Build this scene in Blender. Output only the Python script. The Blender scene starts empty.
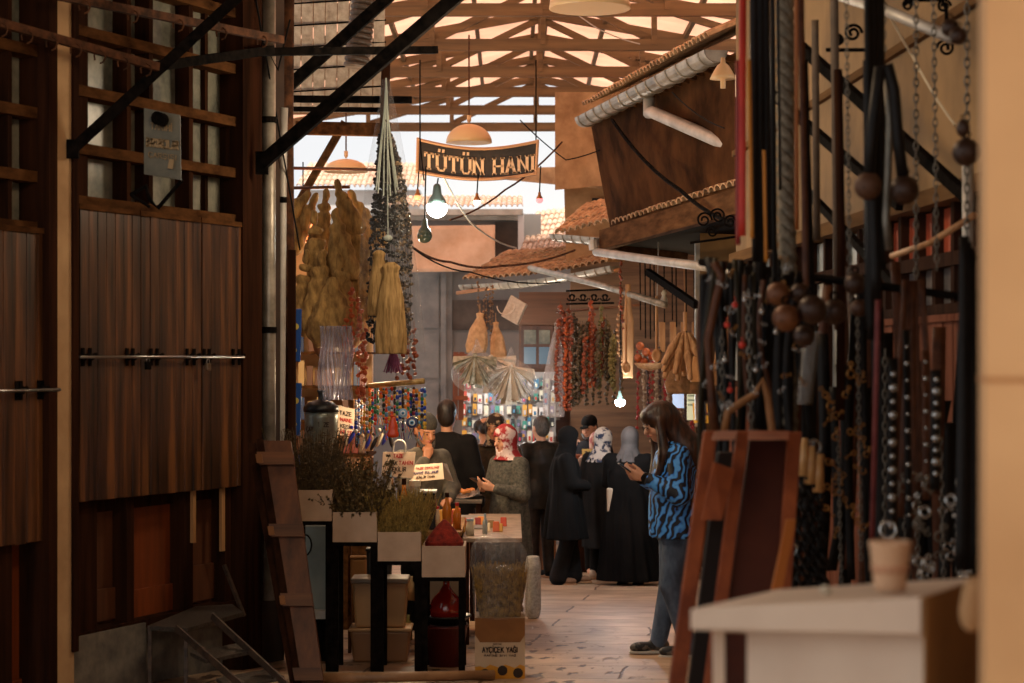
import bpy, math, random
import numpy as np
from mathutils import Vector, Matrix, Euler
random.seed(7)
R = random.Random(11)
COL = bpy.context.scene.collection
F_PX = 2000.0; HOR = 357.0; CAMZ = 1.3
def P(px, py, Y):
    "point seen at photograph pixel (px, py) at distance Y down the street"
    return Vector(((px-512)*Y/F_PX, Y, CAMZ+(HOR-py)*Y/F_PX))
def ground(Y): return -0.0525*Y
def V(*a): return Vector(a)
# ---------------------------------------------------------------- materials
MATS = {}
def nodemat(name):
    m = bpy.data.materials.new(name); m.use_nodes = True
    nt = m.node_tree; b = nt.nodes['Principled BSDF']
    return m, nt, b
def mat(name, col, rough=0.6, metal=0.0, col2=None, scale=8.0, stretch=(1,1,1), bump=0.0, detail=4, lo=0.35, hi=0.65, col3=None, spec=0.5, trans=0.0, emit=None, estr=0.0, alpha=1.0, sss=0.0):
    if name in MATS: return MATS[name]
    m, nt, b = nodemat(name)
    b.inputs['Roughness'].default_value = rough
    b.inputs['Metallic'].default_value = metal
    b.inputs['Specular IOR Level'].default_value = spec
    b.inputs['Base Color'].default_value = (*col, 1)
    if trans: b.inputs['Transmission Weight'].default_value = trans
    if alpha < 1: b.inputs['Alpha'].default_value = alpha
    if emit:
        b.inputs['Emission Color'].default_value = (*emit, 1); b.inputs['Emission Strength'].default_value = estr
    if col2 or bump:
        tc = nt.nodes.new('ShaderNodeTexCoord'); mp = nt.nodes.new('ShaderNodeMapping')
        mp.inputs['Scale'].default_value = [scale*s for s in stretch]
        nt.links.new(tc.outputs['Object'], mp.inputs['Vector'])
        nz = nt.nodes.new('ShaderNodeTexNoise'); nz.inputs['Scale'].default_value = 1.0; nz.inputs['Detail'].default_value = detail
        nz.inputs['Roughness'].default_value = 0.6
        nt.links.new(mp.outputs[0], nz.inputs['Vector'])
        if col2:
            cr = nt.nodes.new('ShaderNodeValToRGB'); e = cr.color_ramp.elements
            e[0].position = lo; e[0].color = (*col, 1); e[1].position = hi; e[1].color = (*col2, 1)
            if col3:
                k = cr.color_ramp.elements.new((lo+hi)/2); k.color = (*col3, 1)
            nt.links.new(nz.outputs['Fac'], cr.inputs[0]); nt.links.new(cr.outputs[0], b.inputs['Base Color'])
        if bump:
            bp = nt.nodes.new('ShaderNodeBump'); bp.inputs['Strength'].default_value = bump; bp.inputs['Distance'].default_value = 0.01
            nt.links.new(nz.outputs['Fac'], bp.inputs['Height']); nt.links.new(bp.outputs[0], b.inputs['Normal'])
    MATS[name] = m
    return m
def sheet_mat(name, col, trans_w=0.6, tcol=None, col2=None, scale=1.0):
    "thin translucent sheeting: plastic film, roof sheets, thin cloth"
    if name in MATS: return MATS[name]
    m, nt, b = nodemat(name)
    d = nt.nodes.new('ShaderNodeBsdfDiffuse'); t = nt.nodes.new('ShaderNodeBsdfTranslucent'); mx = nt.nodes.new('ShaderNodeMixShader')
    d.inputs[0].default_value = (*col, 1); t.inputs[0].default_value = (*(tcol or col), 1); mx.inputs[0].default_value = trans_w
    if col2:
        tc = nt.nodes.new('ShaderNodeTexCoord'); nz = nt.nodes.new('ShaderNodeTexNoise'); nz.inputs['Scale'].default_value = scale
        cr = nt.nodes.new('ShaderNodeValToRGB'); e = cr.color_ramp.elements; e[0].position = .35; e[1].position = .65
        e[0].color = (*(tcol or col), 1); e[1].color = (*col2, 1)
        nt.links.new(tc.outputs['Object'], nz.inputs['Vector']); nt.links.new(nz.outputs['Fac'], cr.inputs[0])
        nt.links.new(cr.outputs[0], t.inputs[0]); nt.links.new(cr.outputs[0], d.inputs[0])
    nt.links.new(d.outputs[0], mx.inputs[1]); nt.links.new(t.outputs[0], mx.inputs[2])
    nt.links.new(mx.outputs[0], nt.nodes['Material Output'].inputs['Surface'])
    MATS[name] = m; return m
def film_mat(name, col=(.9,.9,.9), a=0.3):
    "clear crinkled plastic film: mostly see-through with glints"
    if name in MATS: return MATS[name]
    m, nt, b = nodemat(name)
    g = nt.nodes.new('ShaderNodeBsdfGlossy'); g.inputs['Roughness'].default_value = .18; g.inputs[0].default_value = (*col, 1)
    d = nt.nodes.new('ShaderNodeBsdfDiffuse'); d.inputs[0].default_value = (*col, 1)
    t = nt.nodes.new('ShaderNodeBsdfTransparent'); t.inputs[0].default_value = (.96,.96,.96,1)
    m1 = nt.nodes.new('ShaderNodeMixShader'); m1.inputs[0].default_value = .5
    m2 = nt.nodes.new('ShaderNodeMixShader')
    tc = nt.nodes.new('ShaderNodeTexCoord'); nz = nt.nodes.new('ShaderNodeTexNoise'); nz.inputs['Scale'].default_value = 14; nz.inputs['Detail'].default_value = 5
    nt.links.new(tc.outputs['Object'], nz.inputs['Vector'])
    bp = nt.nodes.new('ShaderNodeBump'); bp.inputs['Strength'].default_value = 1; bp.inputs['Distance'].default_value = .04
    nt.links.new(nz.outputs['Fac'], bp.inputs['Height']); nt.links.new(bp.outputs[0], g.inputs['Normal'])
    lw = nt.nodes.new('ShaderNodeLayerWeight'); lw.inputs[0].default_value = .5; nt.links.new(bp.outputs[0], lw.inputs['Normal'])
    mp = nt.nodes.new('ShaderNodeMapRange'); mp.inputs['To Min'].default_value = a*.6; mp.inputs['To Max'].default_value = min(1, a*2.2)
    nt.links.new(lw.outputs['Facing'], mp.inputs['Value']); nt.links.new(mp.outputs[0], m2.inputs[0])
    nt.links.new(g.outputs[0], m1.inputs[1]); nt.links.new(d.outputs[0], m1.inputs[2])
    nt.links.new(t.outputs[0], m2.inputs[1]); nt.links.new(m1.outputs[0], m2.inputs[2])
    nt.links.new(m2.outputs[0], nt.nodes['Material Output'].inputs['Surface'])
    MATS[name] = m; return m
def lin(r, g, b):
    f = lambda c: ((c/255+0.055)/1.055)**2.4 if c > 10 else c/255/12.92
    return (f(r), f(g), f(b))
def wood(name, a, b, c=None, scale=1.0, axis='z', rough=.5, bump=.25):
    st = {'z': (14,14,.9), 'x': (.9,14,14), 'y': (14,.9,14)}[axis]
    return mat(name, a, rough, 0, b, scale, st, bump, 6, .3, .7, c)
# ---------------------------------------------------------------- mesh builder
class MB:
    def __init__(s): s.v = []; s.f = []; s.mi = []; s.cur = 0
    def m(s, i): s.cur = i; return s
    def add(s, vs, fs):
        o = len(s.v); s.v += [Vector(v) for v in vs]; s.f += [[o+i for i in f] for f in fs]; s.mi += [s.cur]*len(fs); return s
    def hexa(s, p):   # 8 points: bottom 0-3 ccw, top 4-7
        return s.add(p, [(0,3,2,1),(4,5,6,7),(0,1,5,4),(1,2,6,5),(2,3,7,6),(3,0,4,7)])
    def box(s, c, d, M=None):
        c = Vector(c); hx, hy, hz = d[0]/2, d[1]/2, d[2]/2
        p = [Vector(q) for q in ((-hx,-hy,-hz),(hx,-hy,-hz),(hx,hy,-hz),(-hx,hy,-hz),(-hx,-hy,hz),(hx,-hy,hz),(hx,hy,hz),(-hx,hy,hz))]
        if M is not None: p = [M @ q for q in p]
        return s.hexa([c+q for q in p])
    def bar(s, a, b, w, h, up=(0,0,1)):
        a = Vector(a); b = Vector(b); d = (b-a).normalized(); up = Vector(up)
        if abs(d.dot(up)) > .98: up = Vector((0,1,0))
        sd = d.cross(up).normalized()*w/2; u = sd.cross(d).normalized()*h/2
        return s.hexa([a-sd-u, a+sd-u, b+sd-u, b-sd-u, a-sd+u, a+sd+u, b+sd+u, b-sd+u])
    def tube(s, pts, r, n=8, closed=False, cap=True):
        pts = [Vector(p) for p in pts]; N = len(pts)
        rs = r if isinstance(r, (list, tuple)) else [r]*N
        prev = None; vs = []
        for i, p in enumerate(pts):
            if closed: t = (pts[(i+1) % N]-pts[i-1])
            else: t = pts[min(i+1, N-1)]-pts[max(i-1, 0)]
            t = t.normalized() if t.length > 1e-9 else Vector((0,0,1))
            if prev is None:
                a = Vector((0,0,1)) if abs(t.z) < .9 else Vector((1,0,0)); u = t.cross(a).normalized()
            else: u = (prev-t*prev.dot(t)); u = u.normalized() if u.length > 1e-6 else t.orthogonal().normalized()
            prev = u; w = t.cross(u)
            for k in range(n):
                an = 2*math.pi*k/n; vs.append(p+(u*math.cos(an)+w*math.sin(an))*rs[i])
        fs = []
        for i in range(N if closed else N-1):
            j = (i+1) % N
            for k in range(n): fs.append((i*n+k, i*n+(k+1) % n, j*n+(k+1) % n, j*n+k))
        if cap and not closed: fs.append(tuple(range(n))[::-1]); fs.append(tuple((N-1)*n+k for k in range(n)))
        return s.add(vs, fs)
    def lathe(s, prof, o=(0,0,0), n=20, axis=None, sx=1, sy=1):
        o = Vector(o); Q = Matrix.Identity(3) if axis is None else Vector((0,0,1)).rotation_difference(Vector(axis)).to_matrix()
        vs = []; N = len(prof)
        for r, z in prof:
            for k in range(n):
                a = 2*math.pi*k/n; vs.append(o+Q @ Vector((max(r,1e-4)*math.cos(a)*sx, max(r,1e-4)*math.sin(a)*sy, z)))
        fs = [(i*n+k, i*n+(k+1) % n, (i+1)*n+(k+1) % n, (i+1)*n+k) for i in range(N-1) for k in range(n)]
        fs.append(tuple(range(n))[::-1]); fs.append(tuple((N-1)*n+k for k in range(n)))
        return s.add(vs, fs)
    def ball(s, c, r, n=10, m=7, M=None):
        c = Vector(c); r = (r,r,r) if not hasattr(r, '__len__') else r
        vs = []; fs = []
        for i in range(m+1):
            th = math.pi*i/m
            for k in range(n):
                a = 2*math.pi*k/n; q = Vector((r[0]*math.sin(th)*math.cos(a), r[1]*math.sin(th)*math.sin(a), r[2]*math.cos(th)))
                if M is not None: q = M @ q
                vs.append(c+q)
        fs = [(i*n+k, (i+1)*n+k, (i+1)*n+(k+1) % n, i*n+(k+1) % n) for i in range(m) for k in range(n)]
        return s.add(vs, fs)
    def prism(s, poly, t):
        "closed polygon of points extruded along vector t"
        t = Vector(t); a = [Vector(p) for p in poly]; n = len(a)
        return s.add(a+[p+t for p in a], [tuple(range(n))[::-1], tuple(range(n, 2*n))]+[(i, (i+1) % n, n+(i+1) % n, n+i) for i in range(n)])
    def grid(s, fn, nu, nv):
        vs = [Vector(fn(i/nu, j/nv)) for j in range(nv+1) for i in range(nu+1)]
        return s.add(vs, [(j*(nu+1)+i, j*(nu+1)+i+1, (j+1)*(nu+1)+i+1, (j+1)*(nu+1)+i) for j in range(nv) for i in range(nu)])
def obj(name, mb, m, parent=None, smooth=False, solid=0, bevel=0):
    me = bpy.data.meshes.new(name)
    off = parent.get('_o', (0,0,0)) if parent is not None else (0,0,0)
    off = Vector(off)
    me.from_pydata([tuple(v-off) for v in mb.v], [], mb.f)
    ms = m if isinstance(m, (list, tuple)) else [m]
    for k in ms: me.materials.append(k)
    if len(ms) > 1: me.polygons.foreach_set('material_index', mb.mi)
    if smooth: me.polygons.foreach_set('use_smooth', [True]*len(me.polygons))
    me.update()
    o = bpy.data.objects.new(name, me); COL.objects.link(o)
    if parent is not None: o.parent = parent
    if solid:
        md = o.modifiers.new('t', 'SOLIDIFY'); md.thickness = solid; md.offset = 0
    if bevel:
        md = o.modifiers.new('b', 'BEVEL'); md.width = bevel; md.segments = 2; md.limit_method = 'ANGLE'
    return o
def sub(name, mb, m, part, **k):
    "sub-part: child of a part that itself sits in world minus thing origin"
    th = part.parent
    me_off = th.get('_o', (0,0,0)) if th is not None else (0,0,0)
    o = obj(name, mb, m, None, **k)
    if th is not None:
        o.data.transform(Matrix.Translation(-Vector(me_off)))
    o.parent = part
    return o
def tag(o, label=None, cat=None, group=None, kind=None):
    if label: o['label'] = label
    if cat: o['category'] = cat
    if group: o['group'] = group
    if kind: o['kind'] = kind
    return o
def thing(name, label, cat, loc=(0,0,0), group=None):
    o = bpy.data.objects.new(name, None); COL.objects.link(o); o.location = Vector(loc); o.empty_display_size = .05
    o['_o'] = tuple(Vector(loc)); return tag(o, label, cat, group)
def one(name, mb, m, label, cat, group=None, **k):
    "a thing that is one mesh; its origin goes to the centre of its foot"
    xs = [v.x for v in mb.v]; ys = [v.y for v in mb.v]; zs = [v.z for v in mb.v]
    c = Vector(((min(xs)+max(xs))/2, (min(ys)+max(ys))/2, min(zs)))
    mb.v = [v-c for v in mb.v]
    o = obj(name, mb, m, None, **k); o.location = c
    return tag(o, label, cat, group)
def struct(name, mb, m, parent=None, **k):
    o = obj(name, mb, m, parent, **k)
    if parent is None: o['kind'] = 'structure'
    return o
def dup(root, loc, label=None, group=None, rotz=None, scale=None):
    r = root.copy(); COL.objects.link(r); r.location = loc
    if label: r['label'] = label
    if group: r['group'] = group
    if rotz is not None: r.rotation_euler = (0, 0, rotz)
    if scale is not None: r.scale = scale if hasattr(scale, '__len__') else (scale,)*3
    for ch in list(root.children):
        c = ch.copy(); COL.objects.link(c); c.parent = r
        for g in list(ch.children):
            d = g.copy(); COL.objects.link(d); d.parent = c
    return r
# ---------------------------------------------------------------- implicit surfaces -> one continuous mesh
class SDF:
    def __init__(s): s.p = []
    def cap(s, a, b, ra, rb=None, k=.02, sub=False):
        s.p.append(('c', Vector(a), Vector(b), ra, ra if rb is None else rb, k, sub)); return s
    def ell(s, c, r, k=.02, rot=None, sub=False):
        s.p.append(('e', Vector(c), r, rot, 0, k, sub)); return s
    def loft(s, secs, k=.02, folds=0, amp=0, ph=0, sub=False):
        "secs: (z, cx, cy, rx, ry) from low to high"
        s.p.append(('l', sorted(secs), folds, amp, ph, k, sub)); return s
    def mesh(s, h, pad=.03):
        los = []; his = []
        for q in s.p:
            if q[0] == 'c': r = max(q[3], q[4]); lo = [min(q[1][i], q[2][i])-r for i in range(3)]; hi = [max(q[1][i], q[2][i])+r for i in range(3)]
            elif q[0] == 'e': r = max(q[2]); lo = [q[1][i]-(r if q[3] is not None else q[2][i]) for i in range(3)]; hi = [q[1][i]+(r if q[3] is not None else q[2][i]) for i in range(3)]
            else:
                S = q[1]; a = q[3]
                lo = [min(t[1]-t[3] for t in S)-a, min(t[2]-t[4] for t in S)-a, S[0][0]]; hi = [max(t[1]+t[3] for t in S)+a, max(t[2]+t[4] for t in S)+a, S[-1][0]]
            los.append(lo); his.append(hi)
        idx = [i for i, q in enumerate(s.p) if not q[6]]
        LO = np.min([los[i] for i in idx], 0)-pad; HI = np.max([his[i] for i in idx], 0)+pad
        n = np.ceil((HI-LO)/h).astype(int)+1
        G = np.full(n, .2, np.float32)
        ax = [LO[i]+h*np.arange(n[i]) for i in range(3)]
        for q, lo, hi in zip(s.p, los, his):
            k = q[5]; mg = k+.03
            i0 = [max(0, int((lo[i]-mg-LO[i])/h)) for i in range(3)]; i1 = [min(n[i], int((hi[i]+mg-LO[i])/h)+2) for i in range(3)]
            if any(i1[i] <= i0[i] for i in range(3)): continue
            X = ax[0][i0[0]:i1[0]][:, None, None]; Y = ax[1][i0[1]:i1[1]][None, :, None]; Z = ax[2][i0[2]:i1[2]][None, None, :]
            if q[0] == 'c':
                a, b, ra, rb = q[1:5]; d = b-a; L = max(d.dot(d), 1e-9)
                t = np.clip(((X-a.x)*d.x+(Y-a.y)*d.y+(Z-a.z)*d.z)/L, 0, 1)
                D = np.sqrt((X-a.x-t*d.x)**2+(Y-a.y-t*d.y)**2+(Z-a.z-t*d.z)**2)-(ra+(rb-ra)*t)
            elif q[0] == 'e':
                c, r, rot = q[1:4]; x, y, z = X-c.x, Y-c.y, Z-c.z
                if rot is not None:
                    M = Euler(rot).to_matrix().transposed()
                    x, y, z = M[0][0]*x+M[0][1]*y+M[0][2]*z, M[1][0]*x+M[1][1]*y+M[1][2]*z, M[2][0]*x+M[2][1]*y+M[2][2]*z
                k0 = np.sqrt((x/r[0])**2+(y/r[1])**2+(z/r[2])**2); k1 = np.sqrt((x/r[0]**2)**2+(y/r[1]**2)**2+(z/r[2]**2)**2)+1e-6
                D = k0*(k0-1)/k1
            else:
                S, folds, amp, ph = q[1:5]; zz = [t[0] for t in S]; I = lambda j: np.interp(ax[2][i0[2]:i1[2]], zz, [t[j] for t in S])[None, None, :]
                cx, cy, rx, ry = I(1), I(2), I(3), I(4); x = X-cx; y = Y-cy
                if folds:
                    th = np.arctan2(y, x); w = np.clip((zz[-1]-Z)/(zz[-1]-zz[0]), 0, 1)
                    f = (np.sin(th*folds+ph+1.7*np.sin(th*2+ph))+.5*np.sin(th*(folds*2+1)+Z*6+ph*2))*amp*w
                    rx = rx+f; ry = ry+f
                D = (np.sqrt((x/rx)**2+(y/ry)**2)-1)*np.minimum(rx, ry)
                D = np.maximum(D, np.maximum(zz[0]-Z, Z-zz[-1]))
            g = G[i0[0]:i1[0], i0[1]:i1[1], i0[2]:i1[2]]; D = np.broadcast_to(D, g.shape)
            if q[6]:
                D = -D; hh = np.clip(k-np.abs(g-D), 0, None)/max(k, 1e-6); g[...] = np.maximum(g, D)+hh*hh*k*.25
            else:
                hh = np.clip(k-np.abs(g-D), 0, None)/max(k, 1e-6); g[...] = np.minimum(g, D)-hh*hh*k*.25
        return surfnet(G, LO, h)
def surfnet(G, LO, h):
    S = G < 0
    nx, ny, nz = G.shape
    cs = sum(S[i:nx-1+i, j:ny-1+j, k:nz-1+k].astype(np.int8) for i in (0,1) for j in (0,1) for k in (0,1))
    act = (cs > 0) & (cs < 8)
    ci = np.argwhere(act); idx = -np.ones(act.shape, np.int64); idx[act] = np.arange(len(ci))
    acc = np.zeros((len(ci), 3)); cnt = np.zeros(len(ci))
    C = [(0,0,0),(1,0,0),(0,1,0),(1,1,0),(0,0,1),(1,0,1),(0,1,1),(1,1,1)]
    for a in range(8):
        for b in range(a+1, 8):
            if sum(abs(C[a][t]-C[b][t]) for t in range(3)) != 1: continue
            va = G[ci[:,0]+C[a][0], ci[:,1]+C[a][1], ci[:,2]+C[a][2]]; vb = G[ci[:,0]+C[b][0], ci[:,1]+C[b][1], ci[:,2]+C[b][2]]
            m = (va < 0) != (vb < 0); t = np.where(m, va/(va-vb+1e-12), 0)
            pa = np.array(C[a], float); pb = np.array(C[b], float)
            acc[m] += (pa+(pb-pa)*t[:, None])[m]; cnt[m] += 1
    V3 = (ci+acc/np.maximum(cnt, 1)[:, None])*h+LO
    F = []
    for d in range(3):
        e = [0,0,0]; e[d] = 1
        A = S[tuple(slice(0, G.shape[i]-e[i]) for i in range(3))]; B = S[tuple(slice(e[i], None) for i in range(3))]
        for sgn, M in ((1, A & ~B), (0, ~A & B)):
            q = np.argwhere(M); u, w = (d+1) % 3, (d+2) % 3
            q = q[(q[:, u] > 0) & (q[:, w] > 0) & (q[:, u] < G.shape[u]-1) & (q[:, w] < G.shape[w]-1)]
            def at(du, dw):
                r = q.copy(); r[:, u] -= du; r[:, w] -= dw; return idx[r[:,0], r[:,1], r[:,2]]
            f = np.stack([at(1,1), at(0,1), at(0,0), at(1,0)], 1)
            F.append(f if sgn else f[:, ::-1])
    F = np.concatenate(F); F = F[(F >= 0).all(1)]
    return V3, F
def sobj(name, sdf, m, parent=None, h=.012, fn=None, world=None, smooth=2):
    "mesh an implicit surface in the thing's own frame"
    V3, Fc = sdf.mesh(h)
    if fn is not None: V3 = fn(V3)
    me = bpy.data.meshes.new(name)
    me.from_pydata(V3.tolist(), [], Fc.tolist()); me.materials.append(m)
    me.polygons.foreach_set('use_smooth', [True]*len(me.polygons)); me.update()
    o = bpy.data.objects.new(name, me); COL.objects.link(o)
    if parent is not None: o.parent = parent
    if smooth:
        md = o.modifiers.new('s', 'SMOOTH'); md.factor = .5; md.iterations = smooth
    return o
# ---------------------------------------------------------------- lettering: simple stroke capitals
GLY = {
 'A': [((0,0),(.5,1)),((.5,1),(1,0)),((.2,.38),(.8,.38))], 'B': [((0,0),(0,1)),((0,1),(.7,1)),((.7,1),(.8,.75)),((.8,.75),(.6,.53)),((0,.53),(.6,.53)),((.6,.53),(.9,.28)),((.9,.28),(.7,0)),((.7,0),(0,0))],
 'C': [((1,.85),(.75,1)),((.75,1),(.25,1)),((.25,1),(0,.75)),((0,.75),(0,.25)),((0,.25),(.25,0)),((.25,0),(.75,0)),((.75,0),(1,.15))],
 'D': [((0,0),(0,1)),((0,1),(.6,1)),((.6,1),(1,.7)),((1,.7),(1,.3)),((1,.3),(.6,0)),((.6,0),(0,0))],
 'E': [((0,0),(0,1)),((0,1),(.9,1)),((0,.52),(.75,.52)),((0,0),(.9,0))], 'F': [((0,0),(0,1)),((0,1),(.9,1)),((0,.52),(.75,.52))],
 'G': [((1,.85),(.75,1)),((.75,1),(.25,1)),((.25,1),(0,.75)),((0,.75),(0,.25)),((0,.25),(.25,0)),((.25,0),(1,0)),((1,0),(1,.45)),((1,.45),(.6,.45))],
 'H': [((0,0),(0,1)),((1,0),(1,1)),((0,.5),(1,.5))], 'I': [((.5,0),(.5,1))], 'K': [((0,0),(0,1)),((0,.4),(.9,1)),((.3,.6),(1,0))],
 'L': [((0,1),(0,0)),((0,0),(.85,0))], 'M': [((0,0),(0,1)),((0,1),(.5,.4)),((.5,.4),(1,1)),((1,1),(1,0))], 'N': [((0,0),(0,1)),((0,1),(1,0)),((1,0),(1,1))],
 'O': [((.25,0),(.75,0)),((.75,0),(1,.25)),((1,.25),(1,.75)),((1,.75),(.75,1)),((.75,1),(.25,1)),((.25,1),(0,.75)),((0,.75),(0,.25)),((0,.25),(.25,0))],
 'R': [((0,0),(0,1)),((0,1),(.75,1)),((.75,1),(.9,.75)),((.9,.75),(.7,.5)),((.7,.5),(0,.5)),((.45,.5),(1,0))],
 'S': [((1,.9),(.7,1)),((.7,1),(.2,1)),((.2,1),(0,.75)),((0,.75),(.2,.53)),((.2,.53),(.8,.47)),((.8,.47),(1,.25)),((1,.25),(.8,0)),((.8,0),(0,.08))],
 'T': [((.5,0),(.5,1)),((0,1),(1,1))], 'U': [((0,1),(0,.25)),((0,.25),(.25,0)),((.25,0),(.75,0)),((.75,0),(1,.25)),((1,.25),(1,1))],
 'V': [((0,1),(.5,0)),((.5,0),(1,1))], 'Y': [((0,1),(.5,.5)),((1,1),(.5,.5)),((.5,.5),(.5,0))], 'Z': [((0,1),(1,1)),((1,1),(0,0)),((0,0),(1,0))],
}
def glyphs(mb, text, o, ux, uz, h, w=None, sw=.16, depth=.004, gap=.35, serif=False, curve=None, wide=.62):
    "strokes of text from o along unit ux with letter height h; returns total width"
    ux = Vector(ux).normalized(); uz = Vector(uz).normalized(); un = ux.cross(uz)
    adv = wide*h; widths = []
    base = {'Ü': ('U', 'uml'), 'Ç': ('C', 'ced'), 'İ': ('I', 'dot'), 'Ğ': ('G', 'brv'), 'Ş': ('S', 'ced')}
    tot = sum((.45 if ch == ' ' else .35 if ch in 'Iİ' else 1)+gap for ch in text)*adv-gap*adv
    sc = 1 if w is None else w/tot
    x = 0; t = sw*h
    def pt(gx, gz, ww): 
        xx = (x+gx*ww)*sc; zz = gz*h
        if curve: zz += curve(xx)
        return Vector(o)+ux*xx+uz*zz
    def stroke(a, b, th):
        d = (b-a); L = d.length
        if L < 1e-6: return
        d = d/L; sdv = un.cross(d).normalized()*th/2; e = d*th*.3
        mb.hexa([a-e-sdv, a-e+sdv, a-e+sdv-un*depth, a-e-sdv-un*depth, b+e-sdv, b+e+sdv, b+e+sdv-un*depth, b+e-sdv-un*depth])
    for ch in text:
        if ch == ' ': x += (.45+gap)*adv; continue
        bch, ac = base.get(ch, (ch, None)); ww = adv*(.35 if bch == 'I' else 1)
        for (a, b) in GLY[bch]:
            vert = abs(a[0]-b[0]) < abs(a[1]-b[1])*.9
            stroke(pt(*a, ww), pt(*b, ww), t if (vert or not serif) else t*.6)
            if serif and vert and bch in 'THNIAUY':
                for q in (a, b):
                    if (q[1] in (0, 1)) and not (bch == 'T' and q[1] == 1) and not (bch == 'A' and q[1] == 1):
                        hw = .2*adv/ww
                        stroke(pt(q[0]-hw, q[1], ww), pt(q[0]+hw, q[1], ww), t*.6)
            if serif and bch == 'T' and not vert:
                for q in (0, 1): stroke(pt(q, 1, ww), pt(q, .78, ww), t*.6)
        if ac == 'uml':
            for q in (.25, .75): stroke(pt(q-.03, 1.28, ww), pt(q+.03, 1.28, ww), t*1.1)
        if ac == 'dot': stroke(pt(.5, 1.22, ww), pt(.5, 1.28, ww), t)
        if ac == 'ced': stroke(pt(.5, -.05, ww), pt(.6, -.28, ww), t*.8)
        if ac == 'brv': stroke(pt(.25, 1.25, ww), pt(.75, 1.25, ww), t*.8)
        x += ww+gap*adv
    return tot*sc
WORLD=1.1; SUN=6.5; EXPO=0.22
# ================================================================ materials used around the place
W_OLD = wood('old_plank_wood', lin(32,21,14), lin(128,82,46), lin(80,50,29), .8, 'z', .34, .35)
_r = [n for n in W_OLD.node_tree.nodes if n.type == 'VALTORGB'][0].color_ramp.elements; _r[0].position = .34; _r[2].position = .66
W_DARK = wood('dark_frame_wood', lin(26,15,10), lin(62,36,22), None, 1.0, 'z', .6, .3)
W_DARKX = wood('dark_frame_wood_level', lin(44,26,14), lin(100,66,38), None, 1.0, 'y', .6, .3)
W_ORANGE = wood('orange_stained_panel', lin(92,42,16), lin(150,72,28), None, .6, 'z', .5, .1)
W_RED = wood('reddish_plank_wood', lin(90,50,36), lin(140,90,70), None, 1.0, 'z', .55, .2)
W_TRUSS = wood('pale_truss_timber', lin(84,66,42), lin(130,102,66), None, .8, 'x', .7, .1)
W_RAW = wood('raw_light_wood', lin(150,104,62), lin(205,158,104), None, 1.5, 'z', .6, .1)
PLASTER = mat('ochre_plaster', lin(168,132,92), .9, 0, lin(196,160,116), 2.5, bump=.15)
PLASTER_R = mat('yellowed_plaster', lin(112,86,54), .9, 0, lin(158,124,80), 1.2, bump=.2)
CONC = mat('grey_concrete', lin(84,80,74), .9, 0, lin(124,116,104), 6, bump=.4)
CONC_WARM = mat('warm_concrete', lin(150,112,76), .9, 0, lin(198,158,114), 3, bump=.3)
GREYWALL = mat('grey_render', lin(112,110,108), .9, 0, lin(132,128,124), 1.0, bump=.2)
IRON = mat('black_iron', lin(11,10,9), .55, .2, lin(30,25,22), 20, bump=.15)
RUST = mat('rusty_iron', lin(52,34,24), .8, .2, lin(104,66,42), 14, bump=.3)
ZINC = mat('zinc_pipe', lin(126,118,104), .4, .4, lin(176,166,150), 6, bump=.1)
ZINC_L = mat('pale_zinc', lin(165,158,148), .5, .3, lin(196,190,180), 5, bump=.1)
STEEL = mat('worn_steel', lin(150,148,144), .3, .9)
GLASSY = mat('dusty_window_glass', lin(84,86,78), .25, 0, lin(136,132,116), 5, spec=.6)
GLASSB = mat('bluish_window_glass', lin(96,106,112), .25, 0, lin(134,144,148), 5, spec=.6)
TILE = mat('clay_roof_tile', lin(150,112,78), .85, 0, lin(210,172,130), 9, bump=.3)
TILE_PALE = mat('weathered_roof_tile', lin(176,140,116), .85, 0, lin(214,184,160), 7, bump=.3)
BROWNPANEL = mat('brown_cladding', lin(46,28,15), .8, 0, lin(84,54,31), 2.2, bump=.2)
CREAM = mat('cream_enamel', lin(214,176,128), .4, 0)
WHITEP = mat('white_paint', lin(205,205,205), .5)
ROOFSHEET = sheet_mat('translucent_roof_sheet', lin(240,218,206), .82, lin(246,214,196), lin(230,198,180), 1.2)
# ================================================================ camera
cam = bpy.data.cameras.new('camera'); co = bpy.data.objects.new('camera', cam); COL.objects.link(co)
co.location = (0,0,CAMZ); co.rotation_euler = (math.radians(90), 0, 0)
cam.sensor_width = 36; cam.lens = 36*F_PX/1024; cam.shift_y = (HOR-341.5)/1024
cam.clip_start = .1; cam.clip_end = 200
cam.dof.use_dof = True; cam.dof.focus_distance = 15.5; cam.dof.aperture_fstop = 3.6
bpy.context.scene.camera = co
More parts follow.
